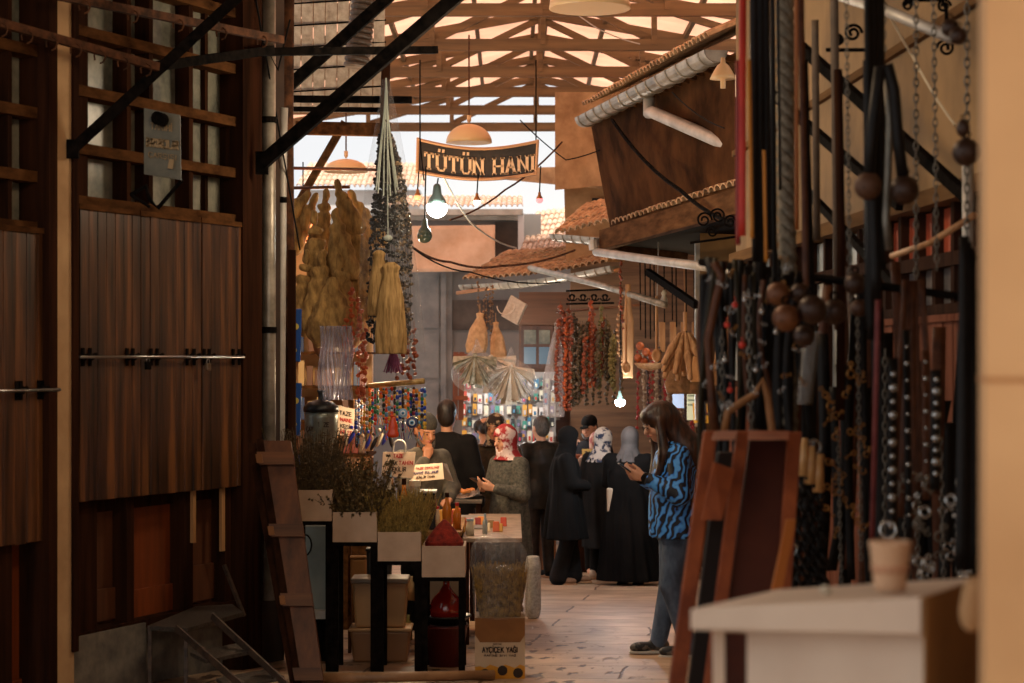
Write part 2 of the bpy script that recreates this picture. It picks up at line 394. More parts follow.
# ================================================================ ground: worn stone slabs on a street that falls away
def floor_mat():
    m, nt, b = nodemat('worn_stone_paving'); N = nt.nodes.new; L = nt.links.new
    tc = N('ShaderNodeTexCoord'); mp = N('ShaderNodeMapping'); mp.inputs['Rotation'].default_value = (0,0,.12); L(tc.outputs['Object'], mp.inputs[0])
    nz = N('ShaderNodeTexNoise'); nz.inputs['Scale'].default_value = 1.3; nz.inputs['Detail'].default_value = 5; L(tc.outputs['Object'], nz.inputs['Vector'])
    mix = N('ShaderNodeMixRGB'); mix.blend_type = 'LINEAR_LIGHT'; mix.inputs[0].default_value = .07; L(mp.outputs[0], mix.inputs[1]); L(nz.outputs['Color'], mix.inputs[2])
    br = N('ShaderNodeTexBrick'); br.inputs['Scale'].default_value = 1; br.inputs['Brick Width'].default_value = 1.6; br.inputs['Row Height'].default_value = .75
    br.inputs['Mortar Size'].default_value = .012; br.inputs['Mortar Smooth'].default_value = .4
    br.inputs['Color1'].default_value = (*lin(200,168,136),1); br.inputs['Color2'].default_value = (*lin(172,142,114),1); br.inputs['Mortar'].default_value = (*lin(96,70,50),1)
    L(mix.outputs[0], br.inputs['Vector'])
    n2 = N('ShaderNodeTexNoise'); n2.inputs['Scale'].default_value = 3.0; n2.inputs['Detail'].default_value = 8; L(tc.outputs['Object'], n2.inputs['Vector'])
    cr = N('ShaderNodeValToRGB'); e = cr.color_ramp.elements; e[0].position = .3; e[0].color = (.5,.46,.44,1); e[1].position = .65; e[1].color = (1,1,1,1); L(n2.outputs['Fac'], cr.inputs[0])
    mu = N('ShaderNodeMixRGB'); mu.blend_type = 'MULTIPLY'; mu.inputs[0].default_value = .8; L(br.outputs['Color'], mu.inputs[1]); L(cr.outputs[0], mu.inputs[2])
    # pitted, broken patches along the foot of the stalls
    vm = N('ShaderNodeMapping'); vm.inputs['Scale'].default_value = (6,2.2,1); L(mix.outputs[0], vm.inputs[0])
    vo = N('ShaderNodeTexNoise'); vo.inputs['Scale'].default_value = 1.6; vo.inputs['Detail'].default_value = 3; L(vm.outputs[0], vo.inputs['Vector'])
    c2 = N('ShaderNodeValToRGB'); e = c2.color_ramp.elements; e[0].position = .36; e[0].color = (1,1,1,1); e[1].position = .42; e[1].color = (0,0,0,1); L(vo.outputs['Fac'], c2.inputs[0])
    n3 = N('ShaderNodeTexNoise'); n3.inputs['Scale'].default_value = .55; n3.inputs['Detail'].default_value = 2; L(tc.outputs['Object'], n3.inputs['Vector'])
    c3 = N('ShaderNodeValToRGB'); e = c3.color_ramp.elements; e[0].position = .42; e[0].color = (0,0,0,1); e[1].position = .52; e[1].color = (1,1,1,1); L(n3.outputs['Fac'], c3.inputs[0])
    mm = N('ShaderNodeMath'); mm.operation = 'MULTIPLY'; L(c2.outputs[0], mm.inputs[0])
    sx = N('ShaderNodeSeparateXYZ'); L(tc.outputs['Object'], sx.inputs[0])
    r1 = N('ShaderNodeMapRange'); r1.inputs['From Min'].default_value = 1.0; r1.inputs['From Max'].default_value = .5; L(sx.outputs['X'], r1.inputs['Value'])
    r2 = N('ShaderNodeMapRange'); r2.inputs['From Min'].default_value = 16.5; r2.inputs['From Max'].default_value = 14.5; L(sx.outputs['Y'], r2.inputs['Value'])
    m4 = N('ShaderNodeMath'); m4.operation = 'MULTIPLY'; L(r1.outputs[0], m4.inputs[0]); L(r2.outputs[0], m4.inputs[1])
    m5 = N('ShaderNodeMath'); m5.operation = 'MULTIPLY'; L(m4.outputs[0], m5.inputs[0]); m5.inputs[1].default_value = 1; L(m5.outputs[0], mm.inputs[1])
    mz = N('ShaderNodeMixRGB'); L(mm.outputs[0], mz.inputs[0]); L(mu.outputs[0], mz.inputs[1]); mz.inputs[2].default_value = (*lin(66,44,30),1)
    L(mz.outputs[0], b.inputs['Base Color'])
    ad = N('ShaderNodeMath'); ad.operation = 'SUBTRACT'; L(n2.outputs['Fac'], ad.inputs[0]); L(mm.outputs[0], ad.inputs[1])
    a2 = N('ShaderNodeMath'); a2.operation = 'SUBTRACT'; L(ad.outputs[0], a2.inputs[0]); L(br.outputs['Fac'], a2.inputs[1])
    bp = N('ShaderNodeBump'); bp.inputs['Strength'].default_value = .6; bp.inputs['Distance'].default_value = .02; L(a2.outputs[0], bp.inputs['Height']); L(bp.outputs[0], b.inputs['Normal'])
    b.inputs['Roughness'].default_value = .5
    return m
mb = MB()
def gz(x, y): return ground(y)
mb.grid(lambda u, v: V(-6+12*u, -3+45*v, ground(-3+45*v)), 24, 60)
n0 = len(mb.v); mb.grid(lambda u, v: V(-6+12*u, -3+45*v, ground(-3+45*v)-.3), 1, 1)
struct('floor', mb, floor_mat())
# ================================================================ left building: wooden shop front
LD = Vector((.401,.916,0)).normalized(); LN = Vector((LD.y,-LD.x,0)); L0 = Vector((-2.38,11,0))
def sL(px, off=0):
    k = (px-512)/F_PX; return (k*(11-.401*off)+2.38-.916*off)/(.401-.916*k)
def wl(s, z, off=0): return L0+LD*s+LN*off+V(0,0,z)
def yL(px): return 11+.916*sL(px)
def zL(px, py): return CAMZ+(HOR-py)*yL(px)/F_PX
def lbox(mb, s0, s1, z0, z1, o0, o1):
    return mb.hexa([wl(s0,z0,o1), wl(s1,z0,o1), wl(s1,z0,o0), wl(s0,z0,o0), wl(s0,z1,o1), wl(s1,z1,o1), wl(s1,z1,o0), wl(s0,z1,o0)])
def lpx(mb, x0, x1, z0, z1, o0, o1): return lbox(mb, sL(x0, o1), sL(x1, o1), z0, z1, o0, o1)
# masonry behind
mb = MB(); lbox(mb, -3.5, 2.3, -1.6, 5.2, -.75, -.45); lbox(mb, 2.0, 2.3, -1.6, 5.2, -.45, -.04)
wall_left = struct('wall_left', mb, mat('dark_brown_plaster', lin(44,30,22), .9, 0, lin(62,44,32), 3, bump=.2))
mb = MB(); lpx(mb, 72, 146, -1.4, -.235, -.45, .02); struct('wall_base', mb, CONC, wall_left)
mb = MB(); lpx(mb, -90, 56, -1.4, -.75, -.45, .02); struct('wall_base', mb, CONC, wall_left)
mb = MB(); lpx(mb, 146, 262, -1.4, -.28, -.45, -.1); struct('wall_base', mb, CONC, wall_left)
mb = MB(); lpx(mb, 57, 74, -1.4, 4.6, -.45, .06); lpx(mb, 52, 58, -1.4, 4.6, -.45, .0)
struct('trim_post', mb, PLASTER).name = 'trim_1'
mb = MB(); lpx(mb, 49, 57.5, -1.2, 4.4, -.3, .075); lpx(mb, 73.5, 79, -.3, 4.4, -.3, .075)
struct('trim_2', mb, W_DARK)
mb = MB(); lpx(mb, 243, 262, -1.3, 4.6, -.45, .05); struct('trim_3', mb, W_DARK)
# shop front panes and panels (the setting, not lift-away)
def front(name, x0, x1, zr, panes, posts, dark=W_DARK, thin=()):
    b_ = MB()
    for (a, b, z0, z1) in posts: lpx(b_, a, b, z0, z1, -.13, -.02)
    for (a, b) in thin: lpx(b_, a, b, zr[0], zr[-1], -.12, -.09)
    lbox(b_, sL(x0), sL(x1), zr[0], 4.2, -.3, -.155)
    fr = struct(name, b_, dark)
    g = MB()
    for (a, b) in panes: lpx(g, a, b, zr[0], zr[-1], -.14, -.12)
    struct('pane', g, GLASSY, fr)
    r = MB()
    for z in zr: lbox(r, sL(x0), sL(x1), z-.03, z+.03, -.12, .0)
    struct('rail', r, W_DARKX, fr)
    return fr
front('window_1', 79, 243, [2.16, 2.45, 2.77, 3.10, 3.45],
      [(86,116),(128,150),(151,177),(190,232)],
      [(79,88,2.0,4.2),(127,131,2.1,4.2),(149,153,2.1,4.2),(189,193,2.1,4.2),(241,245,2.1,4.2)], thin=[(205,208)])
front('window_2', -60, 50, [1.99, 2.26, 2.60, 2.93, 3.3],
      [(-50,9),(10,40)], [(8,12,1.9,4.2),(46,51,1.9,4.2)], thin=[(-12,-9)])
def planks(mb, x0, x1, z0, z1, o, n, t=.03):
    s0, s1 = sL(x0, .03), sL(x1, .03); w = (s1-s0)/n
    for i in range(n):
        lbox(mb, s0+i*w+.002, s0+(i+1)*w-.002, z0+R.uniform(-.003,.003), z1, o, o+t+R.uniform(0,.006))
def shutter(name, label, x0, x1, z0, z1, n, off=.0):
    base = wl((sL(x0)+sL(x1))/2, z0, 0)
    t = thing(name, label, 'shutter', base)
    m_ = MB(); planks(m_, x0, x1, z0, z1, off, n); obj('boards', m_, W_OLD, t, bevel=.002)
    m_ = MB(); lpx(m_, x0, x1, z1-.01, z1+.02, off-.02, off+.045); obj('top_rail', m_, W_DARKX, t)
    return t
shutter('wooden_shutter', 'dark plank shutter leaf beside the yellow post, left of the bar padlocks', 79.5, 140, .505, 2.12, 7)
shutter('wooden_shutter', 'brown plank shutter leaf with a pale sheen near its top, between the two padlocks', 141, 201, .50, 2.12, 7)
shutter('wooden_shutter', 'narrow brown plank shutter leaf beside the dark corner jamb and drainpipes', 202, 245, .495, 2.12, 5)
shutter('wooden_shutter', 'wide plank shutter at the edge of the picture, hanging lower than its neighbours', -60, 49, .32, 1.965, 9)
# locking bars
def lockbar(label, x0, x1, z, eyes):
    t = thing('locking_bar', label, 'bar', wl((sL(x0)+sL(x1))/2, z, .06))
    m_ = MB(); m_.tube([wl(sL(x0,.075), z, .075), wl(sL(x1,.075), z, .075)], .009, 8); obj('rod', m_, STEEL, t, smooth=True)
    for x in eyes:
        m_ = MB(); s = sL(x, .06)
        m_.tube([wl(s+.02*math.cos(a), z+.02*math.sin(a), .06+.02*math.sin(a)) for a in [i*math.pi/4 for i in range(8)]], .005, 6, closed=True)
        lbox(m_, s-.012, s+.012, z-.05, z+.05, .036, .044); obj('staple', m_, IRON, t)
    return t
lockbar('long steel locking bar across the three shutter leaves', 80, 244, 1.3, [86,93,130,136,154,160,190,197,207,212,236,242])
lockbar('short steel locking bar on the lower shutter at the edge of the picture', -60, 60, 1.125, [20,24,42,46])
def padlock(c, body_m, label):
    t = thing('padlock', label, 'padlock', c)
    m_ = MB(); m_.bar(c-LD*.022+V(0,0,-.03)+LN*.0, c+LD*.022+V(0,0,-.03), .02, .045); obj('lock_body', m_, body_m, t, bevel=.004)
    m_ = MB(); m_.tube([c+LD*(.015*math.cos(a))+V(0,0,-.008+.028*math.sin(a)) for a in [i*math.pi/8 for i in range(9)]], .004, 6); obj('shackle', m_, STEEL, t, smooth=True)
padlock(wl(sL(148,.095), 1.28, .095), IRON, 'small black padlock on the long locking bar')
padlock(wl(sL(208,.095), 1.27, .095), mat('dull_brass', lin(120,100,80), .4, .7), 'larger pale padlock on the long locking bar near the corner jamb')
# lower panels under the shutters
fr = MB()
for (a, b) in [(79,97),(127,134),(184,193),(225,231),(238,245)]: lpx(fr, a, b, -.25, .5, -.12, -.02)
lpx(fr, 79, 245, -.27, -.22, -.3, .0); lpx(fr, 79, 245, .42, .5, -.25, -.1)
pf = struct('trim_4', fr, W_DARK)
m_ = MB(); lpx(m_, 90, 128, -.25, .45, -.16, -.12); lpx(m_, 94, 124, -.2, -.02, -.12, -.10); struct('panel', m_, wood('brown_panel', lin(70,40,24), lin(104,62,38)), pf)
m_ = MB(); lpx(m_, 128, 186, -.25, .45, -.16, -.12); lpx(m_, 130, 182, -.22, -.06, -.12, -.10); struct('panel', m_, W_ORANGE, pf)
m_ = MB(); lpx(m_, 187, 240, -.25, .45, -.16, -.12); lpx(m_, 190, 222, -.2, .02, -.12, -.10); struct('panel', m_, wood('brown_panel', lin(70,40,24), lin(104,62,38)), pf)
m_ = MB(); lpx(m_, 193, 196, .18, .5, -.02, .0); lpx(m_, 222, 225, .1, .5, -.02, .0); struct('lining', m_, W_RAW, pf)
fr = MB()
for (a, b) in [(-60,12),(45,50)]: lpx(fr, a, b, -.75, .32, -.12, -.02)
lpx(fr, -60, 50, -.77, -.7, -.3, 0)
pf = struct('trim_5', fr, W_DARK)
m_ = MB(); lpx(m_, 2, 47, -.75, .32, -.16, -.12); lpx(m_, 8, 42, -.7, -.42, -.12, -.10); struct('panel', m_, W_ORANGE, pf)
# upper board band over the windows
m_ = MB(); lpx(m_, -80, 262, 3.6, 5.2, -.4, -.2); struct('trim_6', m_, wood('brown_board', lin(84,48,34), lin(132,88,66)))
# ================================================================ right building
def yR(px): return 2.276/((px-512)/F_PX+.0483)
RD = Vector((-.0482,.9988,0)); RN = Vector((-.9988,-.0482,0))
def wr(y, z, off=0): return V(2.276-.0483*y, y, z)+RN*off
def rpx(mb, x0, x1, z0, z1, o0, o1):
    a, b = yR(x1), yR(x0)
    return mb.hexa([wr(a,z0,o0), wr(a,z0,o1), wr(b,z0,o1), wr(b,z0,o0), wr(a,z1,o0), wr(a,z1,o1), wr(b,z1,o1), wr(b,z1,o0)])
def zR(px, py): return CAMZ+(HOR-py)*yR(px)/F_PX
def rbox(mb, y0, y1, z0, z1, o0, o1):
    return mb.hexa([wr(y0,z0,o0), wr(y0,z0,o1), wr(y1,z0,o1), wr(y1,z0,o0), wr(y0,z1,o0), wr(y0,z1,o1), wr(y1,z1,o1), wr(y1,z1,o0)])
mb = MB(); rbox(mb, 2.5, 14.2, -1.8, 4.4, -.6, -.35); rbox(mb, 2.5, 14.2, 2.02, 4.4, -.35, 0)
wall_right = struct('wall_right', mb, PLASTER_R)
m_ = MB(); rbox(m_, 2.5, 14.2, 1.96, 2.03, -.35, .05); rbox(m_, 2.5, 14.2, 2.72, 2.76, -.3, .03); struct('trim_7', m_, wood('cornice_wood', lin(84,60,38), lin(120,90,58), None, 1, 'y'))
# window bay near the pillar: red panes coloured as if lit, pale panes, mullions
def rwin(name, y0, y1, n, zs, pm, bm):
    b_ = MB(); w = (y1-y0)/n
    for i in range(n+1): rbox(b_, y0+i*w-.028, y0+i*w+.028, -.9, 1.97, -.2, -.01)
    for z in zs: rbox(b_, y0, y1, z-.03, z+.03, -.2, .0)
    fr = struct(name, b_, wood('brown_mullion', lin(36,22,16), lin(66,42,30), None))
    g = MB(); rbox(g, y0, y1, zs[1], zs[0], -.07, -.05); struct('pane', g, pm, fr)
    g = MB(); rbox(g, y0, y1, zs[0]-.0, 1.95, -.07, -.05); struct('pane', g, bm, fr)
    return fr
rwin('window_3', 7.9, 9.75, 6, [1.72, 1.50], mat('pale_grey_glass', lin(110,106,104), .3, 0, lin(150,142,138), 4), mat('lit_red_glass', lin(150,62,38), .7, 0, lin(184,84,52), 5))  # orange-red glass, its lit look put into the base colour
rwin('window_4', 9.9, 14.6, 11, [1.75, 1.1], mat('pale_blue_glass', lin(120,126,128), .3, 0, lin(168,172,170), 4), GLASSB)
def rshut(name, label, y0, y1, z0, z1, n):
    t = thing(name, label, 'shutter', wr((y0+y1)/2, z0, 0)); m_ = MB(); w = (y1-y0)/n
    for i in range(n): rbox(m_, y0+i*w+.003, y0+(i+1)*w-.003, z0, z1, .0, .03+R.uniform(0,.008))
    obj('boards', m_, W_RED, t); m_ = MB(); rbox(m_, y0, y1, z1-.01, z1+.02, -.02, .05); obj('top_rail', m_, W_RED, t); return t
rshut('wooden_shutter', 'pinkish brown plank shutter behind the hanging leather straps, beside the big ochre pillar', 7.6, 9.7, -.4, 1.46, 14)
rshut('wooden_shutter', 'pinkish brown plank shutter behind the padlocks and chains, further down the street', 9.85, 14.5, -.7, 1.07, 24)
# near pillar on the right
m_ = MB(); m_.prism([(.71,3.0,-1),(1.5,2.8,-1),(1.5,3.4,-1),(.80,3.4,-1),(.733,3.14,-1)], (0,0,4.6)); struct('trim_8', m_, mat('ochre_painted_stone', lin(190,146,100), .85, 0, lin(208,164,116), 1.6, bump=.12))
m_ = MB(); m_.prism([(.708,2.997,1.262),(1.5,2.795,1.262),(1.5,3.4,1.262),(.80,3.4,1.262),(.731,3.14,1.262)], (0,0,.008)); struct('trim_9', m_, mat('joint_line', lin(176,126,80), .9))
# ================================================================ covered street: trusses and translucent sheets
def roof_truss(Y, zc, x0, x1, xr, rise, label):
    t = thing('roof_truss', label, 'roof truss', (xr, Y, zc), 'timber roof trusses over the street')
    m_ = MB(); m_.bar((x0,Y,zc), (x1,Y,zc), .06, .13); obj('bottom_chord', m_, W_TRUSS, t)
    zr = zc+rise
    for xe in (x0, x1):
        m_ = MB(); m_.bar((xe,Y,zc+.05), (xr,Y,zr), .05, .11); obj('top_chord', m_, W_TRUSS, t)
    n = 6; w = (x1-x0)/n
    zt = lambda x: zc+.05+(rise-.05)*(1-abs(x-xr)/(xr-x0 if x < xr else x1-xr))
    for i in range(1, n):
        x = x0+i*w; m_ = MB(); m_.bar((x,Y,zc), (x,Y,zt(x)), .06, .09); obj('post', m_, W_TRUSS, t)
        xn = x+w if x < xr-1e-3 else x-w
        if i != n//2: m_ = MB(); m_.bar((x,Y+.03,zc+.05), (xn,Y+.03,zt(xn)-.06), .05, .08); obj('diagonal', m_, W_TRUSS, t)
    return t
TR = [(20.6,10),(22.5,45),(24.6,72),(26.4,92),(28.2,110),(29.9,127)]
XC = .35
for i, (Y, py) in enumerate([(17.0,-70)]+TR):
    lab = ['timber truss highest over the street, nearest of the row', 'timber truss second from the near end of the roof', 'timber truss third in the row, above the tiled gutter end',
           'timber truss in the middle of the row over the street', 'timber truss behind the big cream dome lamp top', 'second to last timber truss, just above the name board', 'last and lowest timber truss at the bright end of the roof'][i]
    z = CAMZ+(HOR-py)*Y/F_PX if i else 4.85
    roof_truss(Y, z, -3.4, 4.1, XC, .72, lab)
# purlins and sheets
zA = lambda Y: 4.9
def roofz(Y): 
    # chord heights measured along the row
    ys = [17.0]+[a for a, _ in TR]; zs = [4.85]+[CAMZ+(HOR-b)*a/F_PX for a, b in TR]
    return float(np.interp(Y, ys, zs))
for side, xe in ((0,-3.6),(1,4.3)):
    m_ = MB()
    def fn(u, v, xe=xe):
        Y = 15.0+(30.4-15.0)*v; x = xe+(XC-xe)*u; z = roofz(Y)+.08+.74*u
        return V(x, Y, z+.02*math.sin(v*160))
    m_.grid(fn, 12, 200); o = struct('ceiling' if side == 0 else 'ceiling_slope', m_, ROOFSHEET, solid=.006)
    o['kind'] = 'structure'
for k, u in enumerate((.05,.3,.55,.8,.98)):
    for xe in (-3.6, 4.3):
        m_ = MB(); pts = [V(xe+(XC-xe)*u, Y, roofz(Y)+.03+.74*u) for Y in (17.0, 20.6, 22.5, 24.6, 26.4, 28.2, 30.3)]
        for a, b in zip(pts, pts[1:]): m_.bar(a, b, .05, .07)
        struct('beam_purlin', m_, W_TRUSS).name = 'trim_10'
# unseen roof over the near street, made opaque to block light from above
m_ = MB(); m_.grid(lambda u, v: V(-4.5+9.0*u, -1.5+16.5*v, 4.9+.7*math.sin(math.pi*u)+.015*math.sin(u*200)), 90, 4)
struct('ceiling_shade', m_, mat('brown_roof_boards', lin(110,78,50), .9))
# ================================================================ slope of roof tiles: barrel rows in one mesh
def tiles(mb, a, b, up, rows, n, r=.06):
    "rows of barrel tiles from eave edge a-b climbing along vector up"
    a = Vector(a); b = Vector(b); up = Vector(up); e = (b-a)/n; ud = up/rows; nrm = e.cross(up).normalized()
    if nrm.z < 0: nrm = -nrm
    en = e.normalized()
    for j in range(rows):
        for i in range(n):
            c = a+e*(i+.5)+ud*j+nrm*(.012+R.uniform(0,.012)); d = ud*1.12
            vs = []
            for q, off in ((c, 0), (c+d-nrm*.02, 0)):
                for k in range(6):
                    an = math.pi*k/5; vs.append(q+en*(-math.cos(an))*e.length*.52+nrm*math.sin(an)*r)
            for q in (c, c+d-nrm*.02):
                for k in range(6):
                    an = math.pi*k/5; vs.append(q+en*(-math.cos(an))*e.length*.40+nrm*(math.sin(an)*r*.78))
            f = []
            for k in range(5):
                f += [(k,k+1,7+k,6+k), (12+k,18+k,19+k,13+k), (k,12+k,13+k,k+1)]
            mb.add(vs, f)
def gutter(mb, a, b, r, n=10, rings=0):
    a = Vector(a); b = Vector(b); d = (b-a).normalized(); s = d.cross(V(0,0,1)).normalized(); vs = []
    for q in (a, b):
        for rr in (r, r*.9):
            for k in range(n+1):
                an = math.pi*k/n; vs.append(q+s*math.cos(an)*rr-V(0,0,1)*math.sin(an)*rr)
    m = n+1; f = []
    for k in range(n):
        f += [(k,k+1,2*m+k+1,2*m+k), (m+k,3*m+k,3*m+k+1,m+k+1), (k,m+k,m+k+1,k+1), (2*m+k,2*m+k+1,3*m+k+1,3*m+k)]
    f += [(0,2*m,3*m,m), (n,m+n,3*m+n,2*m+n)]
    f.append(tuple(range(m)))
    f.append(tuple(2*m+k for k in range(m))[::-1])
    mb.add(vs, f)
    for i in range(rings):
        q = a+(b-a)*(i+.5)/rings
        mb.tube([q+s*math.cos(math.pi*k/n)*r*1.05-V(0,0,1)*math.sin(math.pi*k/n)*r*1.05 for k in range(n+1)], .008, 4)
# ---------------- big jettied upper storey on the right
G0 = P(716,50,16.0); G1 = P(584,118,20.7)
gt = thing('roof_gutter', 'thick banded zinc gutter under the tiled eave, climbing to the top of the picture', 'gutter', G1)
m_ = MB(); gutter(m_, G0, G1, .10, rings=14); obj('channel', m_, ZINC, gt, smooth=False)
m_ = MB(); a = P(649,98,18.3); m_.tube([a, a+V(0,0,-.14), P(652,112,18.0), P(735,148,16.4), P(760,160,16.0)], .055, 10); obj('downpipe', m_, ZINC_L, gt, smooth=True)
W0 = P(748,60,15.8); W1 = P(590,124,20.9); W2 = P(612,233,20.9); W3 = P(748,190,15.8)
m_ = MB(); m_.prism([P(742,56,16.0), P(590,120,20.9), P(611,233,20.9), P(742,190,16.0)], V(.12,.06,0))
struct('wall_jetty', m_, BROWNPANEL).name = 'wall_upper'
m_ = MB(); p = P(742,56,16.0); q = P(590,120,20.9); m_.prism([p+V(0,0,-.0), q, q+V(1.9,.1,.6), p+V(1.6,.1,.75)], V(0,0,.05)); struct('trim_11', m_, W_DARKX)
m_ = MB(); p = P(712,40,16.0)+V(-.02,0,.02); q = P(584,108,20.7)+V(0,0,.0); tiles(m_, p, q, V(1.5,.3,.75), 4, 40, .05)
t_ = struct('roof_tiles', m_, TILE); t_.name = 'roof_upper'
# rafters shown under the upper eave
m_ = MB()
for i in range(22):
    f = (i+.5)/22; a = G0+(G1-G0)*f+V(.06,.02,-.03); m_.bar(a, a+V(.45,.1,-.10), .05, .05)
struct('rafter_ends', m_, W_DARKX).name = 'trim_12'
# lower tiled eave and its thick edge board
E0 = P(745,192,15.6); E1 = P(612,236,20.7); E2 = P(560,236,21.4)
m_ = MB(); m_.bar(E0+V(0,0,-.06), P(604,240,20.7), .10, .20); m_.bar(P(604,240,20.7), P(604,240,20.7)+V(.9,.8,-.15), .1, .16)
struct('trim_13', m_, wood('eave_board', lin(64,42,26), lin(104,74,48), None, 1, 'y'))
m_ = MB(); tiles(m_, P(556,236,21.6), P(616,222,20.9), V(.35,1.0,.38), 3, 9, .055); tiles(m_, P(612,226,20.8), P(740,186,15.8), V(.9,.2,.25), 2, 26, .05)
struct('roof_lower', m_, TILE)
gt = thing('roof_gutter', 'short zinc gutter stub under the lower tiled eave beside the concrete post', 'gutter', P(560,238,21.4))
m_ = MB(); gutter(m_, P(555,234,21.5), P(600,238,20.7), .075, rings=5); obj('channel', m_, ZINC, gt)
m_ = MB(); m_.tube([P(593,240,20.6), P(594,250,20.6)], .05, 8); obj('outlet', m_, ZINC_L, gt)
m_ = MB(); m_.tube([P(596,252,20.6), P(668,262,18.4), P(742,271,16.2)], .042, 10)
one('drainpipe', m_, ZINC_L, 'pale zinc drainpipe running level over the spoons and corn, under the dark eave', 'pipe', smooth=True)
m_ = MB(); m_.tube([P(530,268,24.0), P(600,285,21.5), P(665,305,19.4)], .035, 8)
one('metal_tube', m_, ZINC, 'thin grey metal tube sloping behind the pepper strings', 'pipe', smooth=True)
# dark boarded underside and back wall of the right-hand stalls
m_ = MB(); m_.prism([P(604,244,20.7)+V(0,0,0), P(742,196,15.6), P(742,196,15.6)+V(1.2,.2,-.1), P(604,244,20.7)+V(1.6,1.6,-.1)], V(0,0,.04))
struct('ceiling_stall', m_, mat('shaded_boards', lin(22,15,10), .95, spec=.05))  # near-black colour stands in for the shade under the jetty
m_ = MB(); rb = lambda m, x0, x1, y0, y1, z0, z1: m.hexa([(x0,y0,z0),(x1,y0,z0),(x1,y1,z0),(x0,y1,z0),(x0,y0,z1),(x1,y0,z1),(x1,y1,z1),(x0,y1,z1)])
rb(m_, .75, 5.0, 25.6, 25.9, -1.5, 4.2); struct('wall_far_right', m_, wood('horizontal_siding', lin(86,60,42), lin(136,100,72), None, 1.1, 'x')).name = 'wall_far'
m_ = MB(); rb(m_, 2.35, 2.6, 15.0, 25.7, -1.5, 4.4); struct('wall_right_far', m_, BROWNPANEL).name = 'wall_side'
# concrete mass between the roofs
m_ = MB(); a = P(555,96,23.0); b = P(612,96,23.0)
m_.hexa([P(555,190,23),P(632,183,23),P(632,183,24.6),P(555,190,24.6),P(555,92,23),P(620,92,23),P(620,92,24.6),P(555,92,24.6)])
struct('wall_chimney', m_, CONC_WARM).name = 'wall_block'
m_ = MB(); m_.hexa([P(487,178,25.0),P(632,192,23.2),P(632,192,25.6),P(487,178,26.6),P(487,168,25.0),P(632,166,23.2),P(632,166,25.6),P(487,168,26.6)])
struct('slab_canopy', m_, CONC_WARM).name = 'wall_canopy'
m_ = MB(); m_.hexa([P(566,262,24),P(625,262,24),P(625,262,25.3),P(566,262,25.3),P(564,182,24),P(625,182,24),P(625,182,25.3),P(564,182,25.3)]); struct('wall_pier', m_, CONC_WARM)
m_ = MB(); m_.hexa([P(592,215,23.95),P(604,215,23.95),P(604,215,24.1),P(592,215,24.1),P(592,198,23.95),P(604,198,23.95),P(604,198,24.1),P(592,198,24.1)]); struct('window_5', m_, mat('dark_opening', lin(30,24,20), .6))
# ---------------- far tiled awning over the paper-goods stall
A0 = P(463,285,25.0); A1 = P(614,266,23.0); 
m_ = MB()
def curve_eave(f): return A0+(A1-A0)*f+V(0,0,-.05*math.sin(math.pi*f))
N_ = 8
for i in range(N_): tiles(m_, curve_eave(i/N_)+V(0,0,.05), curve_eave((i+1)/N_)+V(0,0,.05), V(.55,1.5,.42), 5, 3, .05)
struct('roof_awning', m_, TILE)
gt = thing('roof_gutter', 'long sagging grey gutter along the far tiled awning', 'gutter', A0)
m_ = MB()
for i in range(N_): gutter(m_, curve_eave(i/N_)+V(0,-.04,.0), curve_eave((i+1)/N_)+V(0,-.04,.0), .075, rings=2)
obj('channel', m_, ZINC, gt)
m_ = MB(); m_.tube([P(457,293,24.9), P(520,284,24.2), P(620,270,22.9)], .022, 8)
one('bamboo_pole', m_, mat('bamboo', lin(150,96,56), .5, 0, lin(176,120,72), 5), 'thin brown bamboo pole under the far tiled awning', 'pole', smooth=True)
# ================================================================ end of the street
YB = 31.5
def bpx(m, x0, x1, y0, y1, Y0, Y1):
    return m.hexa([P(x0,y1,Y0), P(x1,y1,Y0), V(P(x1,y1,Y0).x,Y1,P(x1,y1,Y0).z), V(P(x0,y1,Y0).x,Y1,P(x0,y1,Y0).z), P(x0,y0,Y0), P(x1,y0,Y0), V(P(x1,y0,Y0).x,Y1,P(x1,y0,Y0).z), V(P(x0,y0,Y0).x,Y1,P(x0,y0,Y0).z)])
m_ = MB(); bpx(m_, 150, 541, 214, 600, YB, YB+3); struct('wall_back', m_, GREYWALL)
m_ = MB(); bpx(m_, 541, 1000, 262, 600, YB, YB+3); struct('wall_back_low', m_, GREYWALL)
m_ = MB(); bpx(m_, 380, 523, 209, 215, YB-.35, YB+.1); bpx(m_, 380, 519, 215, 220, YB-.15, YB+.1); struct('trim_14', m_, ZINC_L)
m_ = MB(); tiles(m_, P(380,208,YB-.3), P(523,208,YB-.3), V(0,1.8,.30), 5, 26, .05); struct('roof_back', m_, TILE_PALE)
m_ = MB(); tiles(m_, P(518,258,30.5), P(580,250,30.5), V(.3,2.6,.85), 8, 11, .055); struct('roof_back_side', m_, TILE_PALE)
m_ = MB(); bpx(m_, 518, 524, 213, 262, YB-.3, YB-.1); struct('trim_15', m_, WHITEP)
